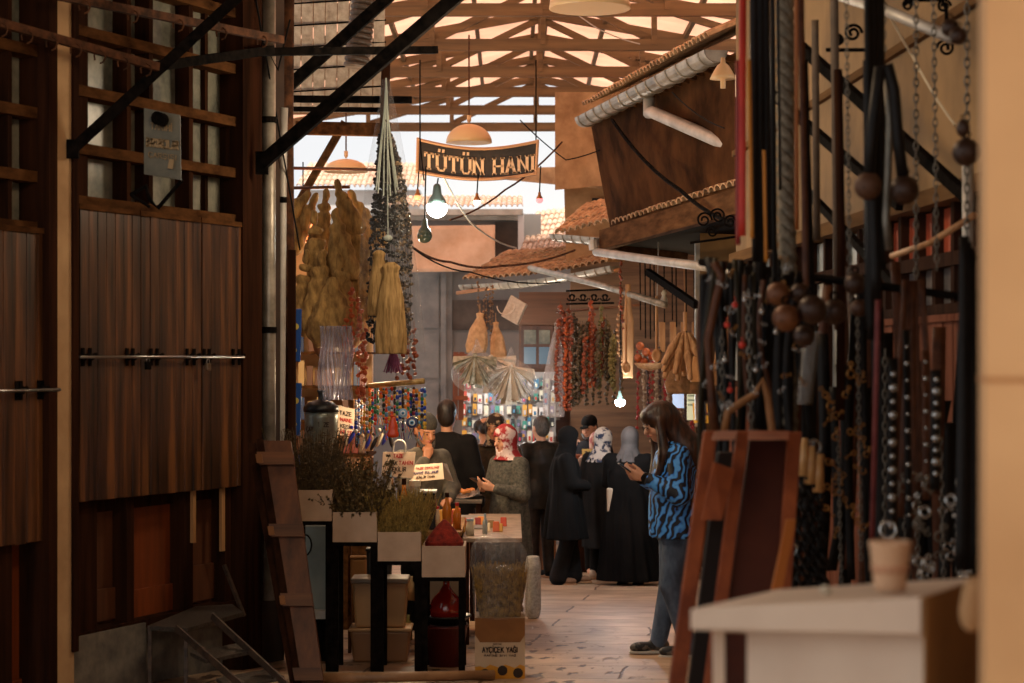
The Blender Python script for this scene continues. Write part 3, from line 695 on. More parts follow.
# doors and mouldings on the grey wall
m_ = MB()
for (x0,x1,y0,y1) in [(415,441,268,430),(446,452,268,430)]: bpx(m_, x0, x1, y0, y1, YB-.08, YB)
for (x0,x1,y0,y1) in [(417,439,275,328),(417,439,333,378),(417,439,383,428)]: bpx(m_, x0, x1, y0, y1, YB-.11, YB-.08)
bpx(m_, 441, 446, 262, 430, YB-.16, YB)
struct('door_1', m_, mat('grey_door_paint', lin(112,112,112), .6, 0, lin(140,138,134), 3))
m_ = MB(); bpx(m_, 495, 518, 222, 262, YB-.05, YB); bpx(m_, 452, 540, 300, 330, YB-.05, YB); struct('trim_16', m_, mat('dark_stained_render', lin(66,58,54), .9, 0, lin(100,90,82), 2))
m_ = MB(); m_.grid(lambda u, v: P(412+83*u, 226+46*v-1*u, YB-.5-.05*math.sin(6*u+5*v)), 24, 10)
one('cloth_awning', m_, mat('peach_canvas', lin(222,176,140), .85, 0, lin(240,200,168), 3, bump=.1), 'peach canvas banner stretched across the far grey building', 'awning', solid=.01, smooth=True)
# distant building and hillside roofs beyond
m_ = MB(); bpx(m_, 300, 420, 190, 240, 42, 45); bpx(m_, 330, 372, 205, 240, 41.5, 42); struct('wall_distant', m_, mat('pale_distant_wall', lin(190,184,180), .9))
m_ = MB(); tiles(m_, P(296,188,41.7), P(424,188,41.7), V(0,2.5,.7), 5, 24, .08); struct('roof_distant', m_, TILE_PALE)
# brick-brown timber shop wall and blue window behind the pepper strings
m_ = MB(); bpx(m_, 519, 640, 292, 470, 26.2, 26.5); struct('wall_shop', m_, wood('brown_siding', lin(82,48,30), lin(126,80,52), None, .8, 'x'))
m_ = MB(); bpx(m_, 521, 553, 326, 369, 26.15, 26.2)
fr = struct('window_6', m_, wood('window_timber', lin(70,38,26), lin(104,62,44)))
m_ = MB(); bpx(m_, 524, 536, 347, 364, 26.13, 26.16); bpx(m_, 539, 550, 347, 364, 26.13, 26.16); struct('pane', m_, mat('blue_pane', lin(92,124,150), .3), fr)
m_ = MB(); bpx(m_, 524, 536, 330, 344, 26.13, 26.16); bpx(m_, 539, 550, 330, 344, 26.13, 26.16); struct('pane', m_, GLASSY, fr)
m_ = MB(); bpx(m_, 519, 560, 372, 420, 26.1, 26.2); struct('trim_17', m_, mat('white_shop_wall', lin(180,176,166), .8))
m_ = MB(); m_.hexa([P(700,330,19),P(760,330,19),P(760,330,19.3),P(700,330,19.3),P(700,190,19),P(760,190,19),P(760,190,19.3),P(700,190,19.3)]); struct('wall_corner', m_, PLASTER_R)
# ================================================================ people
SKIN = mat('skin_light', lin(206,150,118), .5, sss=.1)
SKIN2 = mat('skin_tan', lin(184,124,90), .5)
HAIRB = mat('hair_black', lin(22,16,14), .45, 0, lin(46,34,28), 60, (1,1,.15), bump=.6)
HAIRBR = mat('hair_long_brown', lin(22,14,10), .4, 0, lin(72,42,24), 40, (1,1,.08), bump=.6)
HAIRG = mat('hair_greying', lin(52,44,38), .6, 0, lin(92,84,76), 60, bump=.4)
BLACKC = mat('black_cloth', lin(11,10,10), .95, 0, lin(20,18,17), 5, bump=.1, spec=.1)
EYE = mat('dark_eye', lin(20,14,12), .2)
LIP = mat('lip', lin(160,84,76), .5)
def cloth(name, a, b=None, sc=12, rough=.85): return mat(name, a, rough, 0, b, sc, bump=.15) if b else mat(name, a, rough)
def hand(S, w, f, n, t, curl=.5, s=1.0, k=.006):
    "w wrist, f finger direction, n palm-facing normal, t thumb-side direction"
    f = Vector(f).normalized(); n = Vector(n).normalized(); t = Vector(t).normalized(); w = Vector(w)
    L = .085*s
    for q in (-.028,-.01,.01,.028): S.cap(w+t*q*.6*s, w+f*L+t*q*s, .014*s, .0115*s, k=.012)
    ln = [(.030,.072),(.0105,.082),(-.0095,.077),(-.029,.060)]
    for i, (q, l) in enumerate(ln):
        a = w+f*L+t*q*s; c = curl*(1+.12*i)
        d1 = (f*math.cos(c*.6)+n*math.sin(c*.6)); d2 = (f*math.cos(c*1.5)+n*math.sin(c*1.5)); d3 = (f*math.cos(c*2.2)+n*math.sin(c*2.2))
        b = a+d1*l*.45*s; e = b+d2*l*.32*s; g = e+d3*l*.25*s
        S.cap(a, b, .0095*s, .0088*s, k=k); S.cap(b, e, .0088*s, .008*s, k=.004); S.cap(e, g, .008*s, .007*s, k=.004)
    a = w+f*.02*s+t*.026*s; b = a+(f*.6+t*.7+n*.25).normalized()*.038*s; c = b+(f*.9+t*.2+n*.45).normalized()*.032*s; e = c+(f*.9+n*.5).normalized()*.024*s
    S.cap(a, b, .014*s, .011*s, k=.01); S.cap(b, c, .011*s, .0095*s, k=.004); S.cap(c, e, .0095*s, .008*s, k=.004)
class Person:
    def __init__(s, label, px, Y, H, face, res=.012, skin=None, z=None, lean=0, width=1.0, cat='person', headtilt=0, headturn=0):
        s.H = H; s.k = H/1.7; x = (px-512)*Y/F_PX
        s.root = thing('person', label, cat, (x, Y, ground(Y) if z is None else z)); s.root.rotation_euler = (0,0,face)
        s.res = res; s.skin = skin or SKIN; s.w = width; s.lean = lean; s.ht = headtilt; s.turn = headturn
        k = s.k
        s.J = dict(hipL=V(0,.085*width,.88)*k, hipR=V(0,-.085*width,.88)*k, kneeL=V(.02,.09,.48)*k, kneeR=V(.02,-.09,.48)*k, ankL=V(-.01,.09,.08)*k, ankR=V(-.01,-.09,.08)*k,
            neck=V(lean*.9,0,1.43)*k, shL=V(lean*.8,.17*width,1.385)*k, shR=V(lean*.8,-.17*width,1.385)*k,
            elL=V(lean*.5-.02,.235*width,1.11)*k, elR=V(lean*.5-.02,-.235*width,1.11)*k, wrL=V(.06,.24*width,.88)*k, wrR=V(.06,-.24*width,.88)*k)
        s.hc = V(lean*.9+.015+.03*(headtilt > 0), 0, 1.585)*k
        s.HM = Matrix.Rotation(headturn, 3, 'Z') @ Matrix.Rotation(headtilt, 3, 'Y')
    def hp(s, x, y, z): "head-frame point (units of metres at 1.7 m height)"; return s.hc+s.HM @ (V(x,y,z)*s.k)
    def he(s): return tuple(s.HM.to_euler())
    def body(s, hands=None):
        J, k, w = s.J, s.k, s.w; S = SDF()
        lx = s.lean
        S.loft([(.80*k, 0, 0, .105*k, .145*k*w),(.92*k, .0, 0, .115*k, .16*k*w),(1.06*k, lx*.3, 0, .10*k, .13*k*w),(1.22*k, lx*.55, 0, .115*k, .145*k*w),(1.36*k, lx*.8, 0, .09*k, .13*k*w),(1.42*k, lx*.9, 0, .05*k, .07*k)], k=.04)
        S.cap(J['neck']-V(0,0,.04), s.hc+V(-.02,0,-.06)*k, .052*k, .048*k, k=.03)
        for sd in 'LR':
            S.cap(J['sh'+sd], J['el'+sd], .052*k, .040*k, k=.04); S.cap(J['el'+sd], J['wr'+sd], .040*k, .027*k, k=.02)
            S.cap(J['hip'+sd], J['knee'+sd], .085*k, .055*k, k=.04); S.cap(J['knee'+sd], J['ank'+sd], .055*k, .036*k, k=.02)
            S.cap(J['ank'+sd]+V(0,0,-.04)*k, J['ank'+sd]+V(.13,0,-.05)*k, .035*k, .028*k, k=.03)
        # head: skull, face, jaw, nose, brow, ears, eye hollows
        e = s.he()
        S.ell(s.hp(-.012,0,.03), (.098*k,.076*k,.098*k), k=.02, rot=e)
        S.ell(s.hp(.022,0,-.03), (.070*k,.060*k,.092*k), k=.03, rot=e)
        S.ell(s.hp(.055,0,-.088), (.028*k,.030*k,.024*k), k=.03, rot=e)
        S.cap(s.hp(.088,0,.012), s.hp(.112,0,-.026), .009*k, .014*k, k=.014)
        S.cap(s.hp(.08,.035,.022), s.hp(.08,-.035,.022), .012*k, k=.014)
        for q in (1,-1):
            S.ell(s.hp(.092,.031*q,.004), (.012*k,.014*k,.008*k), k=.01, rot=e, sub=True)
            S.ell(s.hp(.082,.030*q,.002), (.013*k,.013*k,.012*k), k=.004, rot=e)
            S.ell(s.hp(-.01,.078*q,-.005), (.020*k,.010*k,.032*k), k=.006, rot=e)
            S.ell(s.hp(.06,.04*q,-.035), (.024*k,.02*k,.024*k), k=.02, rot=e)
        S.cap(s.hp(.088,.018,-.058), s.hp(.088,-.018,-.058), .007*k, k=.008)
        for h_ in (hands or []): hand(S, *h_[0], **h_[1])
        s.bodyo = sobj('body', S, s.skin, s.root, s.res, smooth=1)
        return s
    def face(s):
        for q in (1,-1):
            m_ = MB(); m_.ball(s.hp(.0945,.030*q,.003), .0065*s.k, 8, 5); obj('eye', m_, EYE, None).parent = s.root
            m_ = MB(); m_.tube([s.hp(.096,.016*q,.024), s.hp(.098,.032*q,.029), s.hp(.088,.048*q,.022)], .0035*s.k, 5); obj('eyebrow', m_, HAIRB, None).parent = s.root
        m_ = MB(); m_.tube([s.hp(.088,.022,-.06), s.hp(.097,0,-.056), s.hp(.088,-.022,-.06)], [.003,.0055,.003], 6); obj('lips', m_, LIP, None).parent = s.root
        return s
    def add(s, name, S, m, res=None, smooth=2): return sobj(name, S, m, s.root, res or s.res, smooth=smooth)
    def scalp(s, m, name='hair', cap=0.0):
        S = SDF(); e = s.he(); k = s.k
        S.ell(s.hp(-.02,0,.045), ((.102+cap)*k,(.083+cap)*k,(.095+cap)*k), rot=e)
        S.ell(s.hp(-.05,0,-.01), (.070*k,.074*k,.085*k), rot=e)
        S.ell(s.hp(.09,0,-.06), (.09*k,.10*k,.115*k), k=.01, rot=e, sub=True)
        return s.add(name, S, m, .01)
    def shoes(s, m, sole, fwd=.15):
        for sd in 'LR':
            a = s.J['ank'+sd]; k = s.k; g = -a.z
            S = SDF(); S.ell(a+V(.115*k, 0, g+.042), (.085,.048,.038)); S.ell(a+V(.0, 0, g+.055), (.075,.043,.052)); S.cap(a+V(0,0,-.01), a+V(0,0,.02), .045, .05)
            S.ell(a+V(.05,0,g-.08), (.4,.4,.09), k=.002, sub=True)
            o = s.add('shoe', S, m, .008)
            S = SDF(); S.loft([(.0, a.x+.06, a.y, .145, .05),(.022, a.x+.06, a.y, .14, .048)]); so = sobj('sole', S, sole, None, .008, smooth=1); so.parent = o
        return s
    def legs(s, m, r=1.0, top=.92, name='trousers', flare=0):
        S = SDF(); J, k = s.J, s.k
        S.loft([(.78*k,0,0,.12*k*r,.155*k*s.w),(top*k,0,0,.125*k*r,.165*k*s.w)], k=.03)
        for sd in 'LR':
            S.cap(J['hip'+sd], J['knee'+sd], .098*k*r, .072*k*r, k=.03); S.cap(J['knee'+sd], J['ank'+sd]+V(0,0,.0), .072*k*r, (.055+flare)*k*r, k=.02)
        return s.add(name, S, m)
    def coat(s, m, hem, name='coat', r=1.0, flare=0.0, folds=0, amp=.0, arms=True, res=None, sleeve=1.0, belly=0):
        S = SDF(); J, k, w = s.J, s.k, s.w; lx = s.lean
        secs = [(1.455*k, lx*.9, 0, .055*k, .06*k),(1.425*k, lx*.85, 0, .08*k, .115*k*w),(1.37*k, lx*.8, 0, .108*k*r, .165*k*w),(1.30*k, lx*.7, 0, .125*k*r, .178*k*w),(1.22*k, lx*.55, 0, .14*k*r, .18*k*w),(1.05*k, lx*.3+belly*.3, 0, (.135+belly*.5)*k*r, .165*k*w*r),(.90*k, belly*.2, 0, (.15+belly*.3)*k*r, .185*k*w*r)]
        if hem < .85: secs.append((hem*k, 0, 0, (.16+flare)*k*r, (.19+flare)*k*w*r))
        else: secs = [q for q in secs if q[0] > hem*k]+[(hem*k, 0, 0, .145*k*r, .178*k*w*r)]
        S.loft(secs, k=.03, folds=folds, amp=amp, ph=s.H*37)
        if arms:
            for sd in 'LR':
                wr = J['el'+sd].lerp(J['wr'+sd], sleeve)
                S.cap(J['sh'+sd]+V(0,0,-.02), J['el'+sd], .066*k*r, .058*k*r, k=.06); S.cap(J['el'+sd], wr, .060*k*r, .044*k*r, k=.025)
        return s.add(name, S, m, res)
    def scarf(s, m, name='headscarf', drape=.12, low=1.36, open_=1.0, pts=True):
        "wrapped scarf with a face opening, draped on the shoulders"
        S = SDF(); e = s.he(); k = s.k
        S.ell(s.hp(-.012,0,.028), (.118*k,.097*k,.116*k), rot=e, k=.03); S.ell(s.hp(0,0,-.06), (.098*k,.088*k,.11*k), rot=e, k=.04)
        lx = s.lean
        S.loft([(low*k, lx*.8, 0, .14*k, drape*1.45*k),(1.43*k, lx*.9, 0, .11*k, .125*k),(1.50*k, lx*.9+.01, 0, .08*k, .08*k)], k=.05, folds=7, amp=.008)
        S.ell(s.hp(.12,0,-.025), (.085*k,.052*k*open_,.078*k), k=.008, rot=e, sub=True)
        return s.add(name, S, m, .009)
def phone(p, c, f, up, label=None):
    f = Vector(f).normalized(); up = Vector(up).normalized()
    t = thing('phone', label, 'phone', c)
    m_ = MB(); m_.bar(Vector(c)-f*.075, Vector(c)+f*.075, .072, .009, up=up); obj('case', m_, mat('phone_black', lin(14,14,16), .3), t, bevel=.002)
    m_ = MB(); m_.bar(Vector(c)-f*.068+up*.005, Vector(c)+f*.068+up*.005, .064, .002, up=up); obj('screen', m_, mat('phone_screen', lin(40,46,54), .1, emit=(.6,.7,.8), estr=.15), t)
    return t
PI = math.pi
# --- 1: young woman in the blue patterned jacket, looking down at her phone, facing left
def zebra():
    m, nt, b = nodemat('blue_black_zebra_print'); N = nt.nodes.new; L = nt.links.new
    tc = N('ShaderNodeTexCoord'); mp = N('ShaderNodeMapping'); mp.inputs['Rotation'].default_value = (.5,.3,.2); L(tc.outputs['Object'], mp.inputs[0])
    wv = N('ShaderNodeTexWave'); wv.inputs['Scale'].default_value = 7.5; wv.inputs['Distortion'].default_value = 14; wv.inputs['Detail'].default_value = 2; wv.inputs['Detail Scale'].default_value = 1.0
    L(mp.outputs[0], wv.inputs['Vector']); cr = N('ShaderNodeValToRGB'); e = cr.color_ramp.elements
    e[0].position = .40; e[0].color = (*lin(12,16,28),1); e[1].position = .50; e[1].color = (*lin(34,104,196),1)
    k = cr.color_ramp.elements.new(.95); k.color = (*lin(80,160,235),1)
    L(wv.outputs['Fac'], cr.inputs[0]); L(cr.outputs[0], b.inputs['Base Color']); b.inputs['Roughness'].default_value = .6; return m
p = Person('young woman with long brown hair, blue and black zebra jacket and jeans', 676, 13.47, 1.69, PI+.12, res=.0075, lean=.02, headtilt=.42, headturn=.12, width=.98)
p.hc += V(.055,0,-.01)
J = p.J
J['elL'] = V(.02,.23,1.09); J['elR'] = V(.02,-.23,1.10)
J['wrL'] = V(.225,.10,1.20); J['wrR'] = V(.235,-.07,1.195)
J['kneeL'] = V(.05,.09,.48); J['ankL'] = V(.0,.11,.08); J['kneeR'] = V(.02,-.09,.48); J['ankR'] = V(.10,-.10,.08)
J['ankL'], J['ankR'] = V(-.06,.11,.08), V(.10,-.10,.08)
p.body([((J['wrL'], (.85,-.45,.25), (0,-.6,.6), (.3,.1,1)), dict(curl=.8)), ((J['wrR'], (.85,.45,.25), (0,.6,.6), (.3,-.1,1)), dict(curl=.8))]).face()
p.coat(zebra(), .80, name='jacket', r=1.12, sleeve=.86, folds=6, amp=.006, res=.01, belly=.03)
S = SDF(); [S.cap(J['el'+q].lerp(J['wr'+q], .80), J['el'+q].lerp(J['wr'+q], .97), .047, .041) for q in 'LR']; p.add('cuffs', S, BLACKC, .008).name = 'cuff'
JEANS = mat('blue_denim', lin(34,46,64), .85, 0, lin(92,110,134), 6, (1,1,.5), bump=.35)
p.legs(JEANS, 1.05)
p.shoes(mat('sneaker_black', lin(26,26,28), .6, 0, lin(96,92,86), 16, lo=.5, hi=.56), mat('sneaker_sole', lin(196,190,180), .6))
S = SDF(); e = p.he()
S.ell(p.hp(-.022,0,.035), (.118,.098,.108), rot=e, k=.03); S.ell(p.hp(.05,0,.075), (.055,.07,.045), rot=e, k=.03)
S.cap(p.hp(-.06,0,0), V(-.10,0,1.36), .09, .10, k=.05); S.cap(V(-.10,0,1.38), V(-.12,0,1.18), .105, .05, k=.05)
for q in (1,-1): S.cap(p.hp(.02,.085*q,.02), V(.10,.12*q,1.36), .028, .040, k=.03); S.cap(V(.10,.12*q,1.36), V(.145,.10*q,1.20), .042, .022, k=.03)
S.ell(p.hp(.13,0,-.05), (.075,.056,.092), k=.008, rot=e, sub=True)
p.add('hair', S, HAIRBR, .009, smooth=1)
m_ = MB(); m_.tube([p.hp(.104,.012+.042*(q>0)*0+.012*math.cos(a)*0+.018*math.cos(a)+.02, .002+.015*math.sin(a)) for q in (1,) for a in [i*PI/6 for i in range(12)]], .0016, 5, closed=True)
m_.tube([p.hp(.104,-.038+.018*math.cos(a), .002+.015*math.sin(a)) for a in [i*PI/6 for i in range(12)]], .0016, 5, closed=True); obj('eyeglasses', m_, IRON, None).parent = p.root
wm = p.root.location; rot = Matrix.Rotation(PI+.12, 3, 'Z')
phone(p, wm+rot @ V(.335,.02,1.25), rot @ V(.75,0,.55), rot @ V(-.55,0,.75), 'smartphone in the hands of the woman in the blue zebra jacket')
# --- 2: woman in grey wool coat with red and white headscarf
p = Person('woman in a grey wool coat and red and white headscarf, holding a phone', 509, 17.0, 1.60, PI+.65, res=.008, headtilt=.18, skin=SKIN, width=1.05)
J = p.J
J['elL'] = V(.03,.24,1.04); J['elR'] = V(.03,-.24,1.04); J['wrL'] = V(.24,.12,1.09); J['wrR'] = V(.25,-.03,1.08)
p.body([((J['wrL'], (.8,-.5,.2), (0,-.5,.7), (.4,0,1)), dict(curl=.8)), ((J['wrR'], (.8,.5,.2), (0,.5,.7), (.4,0,1)), dict(curl=.8))]).face()
p.coat(mat('grey_wool', lin(58,56,50), .95, 0, lin(92,88,78), 40, bump=.4), .42, r=1.1, flare=.02, folds=5, amp=.01, sleeve=.9)
p.scarf(mat('red_white_scarf', lin(150,34,38), .8, 0, lin(214,190,184), 9, lo=.50, hi=.56), low=1.40, open_=1.3)
p.legs(cloth('olive_trousers', lin(78,72,44), lin(100,92,60)), 1.0); p.shoes(BLACKC, BLACKC)
rot = Matrix.Rotation(PI+.65, 3, 'Z'); phone(p, p.root.location+rot @ V(.34,.02,1.14), rot @ V(.8,0,.5), rot @ V(-.5,0,.8), 'black phone held by the woman in the grey coat')
# --- 3: person with a patterned headband behind her
p = Person('person in an olive brown coat and dark patterned hat, half hidden behind the grey coat', 497, 19.0, 1.74, PI+1.25, headtilt=.1, skin=SKIN2)
p.body().face(); p.coat(cloth('olive_brown_coat', lin(58,46,32), lin(78,64,46)), .45, r=1.1)
p.scarf(mat('brown_cream_headband', lin(40,26,20), .8, 0, lin(176,150,120), 12, lo=.52, hi=.58), name='headwear', low=1.42, open_=1.25); p.legs(BLACKC); p.shoes(BLACKC, BLACKC)
p = Person('person with curly dark hair and a black coat behind the patterned hat', 485, 20.6, 1.74, .6)
p.body(); S = SDF(); [S.ell(p.hp(-.02+.06*math.cos(a), .07*math.sin(a), .04+.03*math.sin(a*3)), (.06,.055,.06)) for a in (0,1,2,3,4,5)]; p.add('hair', S, HAIRB, .01)
p.coat(BLACKC, .5, r=1.08); p.legs(BLACKC); p.shoes(BLACKC, BLACKC)
# --- 4: man from behind in a black jacket
p = Person('man seen from behind with short dark hair and black jacket, walking between the stalls', 447, 18.0, 1.84, PI/2-.15, width=1.08)
p.J['wrL'] = V(.0,.30,.92); p.J['wrR'] = V(.02,-.29,.93)
p.body([((p.J['wrR'], (0,0,-1), (0,1,0), (1,0,0)), dict(curl=.6)), ((p.J['wrL'], (0,0,-1), (0,-1,0), (1,0,0)), dict(curl=.6))]); p.scalp(HAIRB); p.coat(mat('black_jacket', lin(16,15,16), .85, 0, lin(28,25,24), 4, bump=.2, spec=.15), .74, name='jacket', r=1.08, folds=4, amp=.006); p.legs(cloth('dark_trousers', lin(26,26,34), lin(40,40,50))); p.shoes(BLACKC, BLACKC)
# --- 5: stall keeper in a cap, chin on hand
p = Person('stall keeper in a dark knitted cap with a hand at his chin', 419, 15.6, 1.66, -PI/2+.55, skin=SKIN2, lean=.06, headtilt=.35, res=.008, width=1.08)
J = p.J; J['elR'] = V(.18,-.20,1.12); J['wrR'] = V(.20,-.05,1.33); J['elL'] = V(.10,.24,1.10); J['wrL'] = V(.30,.10,1.02)
p.body([((J['wrR'], (-.1,.25,.9), (-.9,.1,0), (0,1,.2)), dict(curl=1.1)), ((J['wrL'], (.7,-.6,0), (0,0,-1), (0,-1,0)), dict(curl=.5))]).face()
p.coat(cloth('brown_grey_cardigan', lin(60,52,42), lin(92,82,66)), .7, name='cardigan', r=1.1, sleeve=.9); p.scalp(HAIRG)
S = SDF(); e = p.he(); S.ell(p.hp(-.02,0,.06), (.112,.094,.085), rot=e); S.ell(p.hp(.02,0,-.02), (.2,.2,.055), k=.004, rot=e, sub=True); p.add('knitted_cap', S, cloth('dark_knit', lin(40,34,26), lin(62,54,42), 50), .009)
p.legs(BLACKC); p.shoes(BLACKC, BLACKC)
m_ = MB(); m_.tube([p.hp(.02,.085,-.05), p.hp(.08,.05,-.10), p.hp(.095,0,-.105), p.hp(.08,-.05,-.10), p.hp(.02,-.085,-.05)], [.01,.018,.02,.018,.01], 8); obj('beard', m_, HAIRG, None).parent = p.root
# --- 6: man in a dark leather jacket seen from behind
p = Person('man with cropped grey hair in a dark leather jacket, left of the black chador', 541, 22.4, 1.80, PI/2+.5, width=1.1)
p.body(); p.scalp(HAIRG); p.coat(mat('dark_leather', lin(30,26,22), .4, 0, lin(50,42,34), 8, bump=.3), .74, name='jacket', r=1.12); p.legs(cloth('grey_brown_trousers', lin(40,34,30), lin(58,50,44))); p.shoes(BLACKC, mat('tan_sole', lin(170,124,84), .7))
# --- 7-9: three women in long dark robes
p = Person('woman in a black chador and wide black trousers, facing right', 565, 21.3, 1.66, -.25+.3, width=1.3, headtilt=.05)
p.J['elR'] = V(.06,-.24,1.08); p.J['wrR'] = V(.22,-.12,1.05); p.J['elL'] = V(.06,.24,1.08); p.J['wrL'] = V(.22,.10,1.05)
p.J['ankL'] = V(.10,.09,.08); p.J['kneeL'] = V(.06,.09,.48); p.J['ankR'] = V(-.08,-.10,.08)
p.body().face(); p.coat(BLACKC, .50, name='robe', r=1.22, flare=.03, folds=7, amp=.022); p.scarf(BLACKC, name='chador', drape=.15, low=1.22)
p.legs(cloth('black_wide_trousers', lin(20,18,18), lin(32,28,28)), 1.15, flare=.03); p.shoes(cloth('tan_shoe', lin(120,84,60), lin(150,110,80)), mat('tan_sole', lin(170,124,84), .7))
p = Person('woman in a blue and white patterned headscarf and long dark coat, back turned', 601, 22.1, 1.66, PI/2-.7, width=1.05, headtilt=.15)
p.body().face(); p.coat(mat('near_black_coat', lin(18,17,16), .95, 0, lin(32,28,26), 4, spec=.1), .36, r=1.15, folds=5, amp=.012)
p.scarf(mat('patterned_scarf', lin(36,52,80), .8, 0, lin(206,196,186), 14, lo=.44, hi=.5, col3=lin(120,110,110)), drape=.13, low=1.33)
p.legs(BLACKC, .95); p.shoes(cloth('pale_shoe', lin(180,150,124), lin(200,170,144)), mat('tan_sole', lin(170,124,84), .7))
p = Person('woman in a plain grey headscarf and floor-length black robe beside the blue jacket', 629, 21.2, 1.65, PI/2-.35, width=1.25, headtilt=.1)
p.J['elL'] = V(.08,.26,1.08); p.J['wrL'] = V(.26,.2,1.06); p.J['elR'] = V(.08,-.27,1.08); p.J['wrR'] = V(.26,-.2,1.06)
p.body().face(); p.coat(mat('black_robe', lin(13,12,12), .95, 0, lin(24,21,20), 3, spec=.1), .05, name='robe', r=1.15, flare=.06, folds=7, amp=.022); p.scarf(cloth('grey_headscarf', lin(62,56,55), lin(88,80,76), 5), drape=.13, low=1.34)
p.shoes(BLACKC, BLACKC)
t = thing('shoulder_bag', 'pale handbag hanging between the patterned scarf woman and the grey scarf woman', 'bag', P(611,511,21.35))
m_ = MB(); m_.box(P(611,500,21.2), (.09,.14,.26)); obj('bag_body', m_, mat('cream_bag', lin(176,156,134), .7), t, bevel=.02)
m_ = MB(); m_.tube([P(608,489,21.2), P(608,470,21.15), P(613,470,21.15), P(614,489,21.2)], .008, 6); obj('strap', m_, BLACKC, t)
# --- 10-12: seller and shoppers behind
p = Person('seller in a black cap and black shirt behind the spice counter, under the pepper strings', 591, 24.0, 1.84, -PI/2-.5, width=1.08, headtilt=.3)
p.body().face(); p.coat(mat('navy_black_shirt', lin(20,22,30), .8), .75, name='shirt', r=1.05); p.scalp(HAIRB)
S = SDF(); e = p.he(); S.ell(p.hp(-.02,0,.06), (.112,.094,.085), rot=e); S.ell(p.hp(.02,0,-.03), (.2,.2,.06), k=.004, rot=e, sub=True); S.ell(p.hp(.12,0,.04), (.06,.06,.01), rot=e); p.add('cap', S, BLACKC, .009)
m_ = MB(); m_.tube([p.hp(.05,.07,-.06), p.hp(.095,.03,-.095), p.hp(.10,0,-.1), p.hp(.095,-.03,-.095), p.hp(.05,-.07,-.06)], .02, 8); obj('beard', m_, HAIRB, None).parent = p.root
p.legs(BLACKC)
p = Person('woman in a pink and cream patterned headscarf facing the camera, between the robed women', 597, 23.2, 1.63, -PI/2, headtilt=.1)
p.body().face(); p.coat(cloth('dusty_coat', lin(120,96,80), lin(140,116,100)), .5); p.scarf(mat('pink_scarf', lin(170,96,96), .8, 0, lin(208,170,150), 16, lo=.45, hi=.55), low=1.38); p.legs(BLACKC)
p = Person('dark-haired person in a grey striped top, glimpsed behind the phone of the blue jacket woman', 662, 23.0, 1.70, PI+.35, headtilt=.2)
p.body().face(); p.scalp(HAIRB, cap=.008); p.coat(mat('grey_striped_top', lin(90,96,110), .8, 0, lin(186,186,190), 9, (0.3,.3,3), lo=.48, hi=.52), .75, name='top'); p.legs(BLACKC); p.shoes(BLACKC, BLACKC)
# ================================================================ ironwork, pipes and wires over the left side
def beam(label, a, b, w, h, m=IRON, name='iron_brace', cat='brace', group=None, up=(0,0,1), plate=False):
    t = thing(name, label, cat, Vector(b), group)
    m_ = MB(); m_.bar(a, b, w, h, up=up); obj('arm', m_, m, t, bevel=.003)
    d = (Vector(b)-Vector(a)).normalized()
    if plate: m_ = MB(); m_.box(Vector(b)+V(-.0,.0,0), (w*1.6, .03, h*1.7)); obj('end_plate', m_, m, t)
    return t
beam('thick black iron awning brace rising steeply across the drainpipes to the top of the picture', P(462,-8,12.3), P(262,163,12.55), .05, .085, plate=True)
beam('long black iron brace fixed to the yellow post, rising over the shop windows', P(243,-8,11.1), P(73,149,10.8), .04, .06, plate=True)
beam('black iron arm running level from the brace over the windows to the corner pipes', P(158,66,10.95), P(272,50,12.2), .04, .055, name='iron_bar', cat='bar')
beam('level black iron bar behind the thick brace, ending above the name board', P(252,52,12.5), P(436,50,13.5), .05, .05, name='iron_bar', cat='bar')
beam('thinner black diagonal brace behind the level iron bar', P(392,-6,14.0), P(289,86,14.0), .06, .08)
beam('lower level iron bar over the hanging sponges', P(290,99,14.3), P(412,100,14.3), .04, .05, name='iron_bar', cat='bar')
beam('thin iron bar just beneath the lower level bar', P(290,109,14.5), P(385,110,14.5), .03, .035, name='iron_bar', cat='bar')
beam('round-edged brown timber lying level under the iron bars', P(296,128,15.5), P(388,130,15.5), .08, .10, W_DARKX, 'timber_beam', 'timber')
beam('brown timber propped diagonally behind the iron bars', P(345,122,16), P(300,200,16), .05, .06, W_DARKX, 'timber_beam', 'timber')
beam('short hanging timber post with the black bundle tied to it', P(386,60,14.2), P(384,135,14.2), .06, .07, W_DARK, 'timber_post', 'timber')
def railh(label, a, b, n):
    t = thing('hook_rail', label, 'rail', b); m_ = MB(); m_.bar(a, b, .035, .045); obj('rail_bar', m_, RUST, t)
    for i in range(n):
        c = Vector(a).lerp(Vector(b), (i+.5)/n)+V(0,-.02,-.02); m_ = MB()
        m_.tube([c+V(.03*math.sin(k*.75),0,-.03-.035*math.cos(k*.75)+.035-.02) for k in range(8)], .005, 5); obj('hook', m_, RUST, t)
railh('rusty rail with small hooks crossing in front of the upper shop windows', P(-10,20,10.2), P(158,67,10.9), 7)
railh('higher rusty rail at the top of the picture above the hook rail', P(60,-4,10.4), P(282,40,12.0), 5)
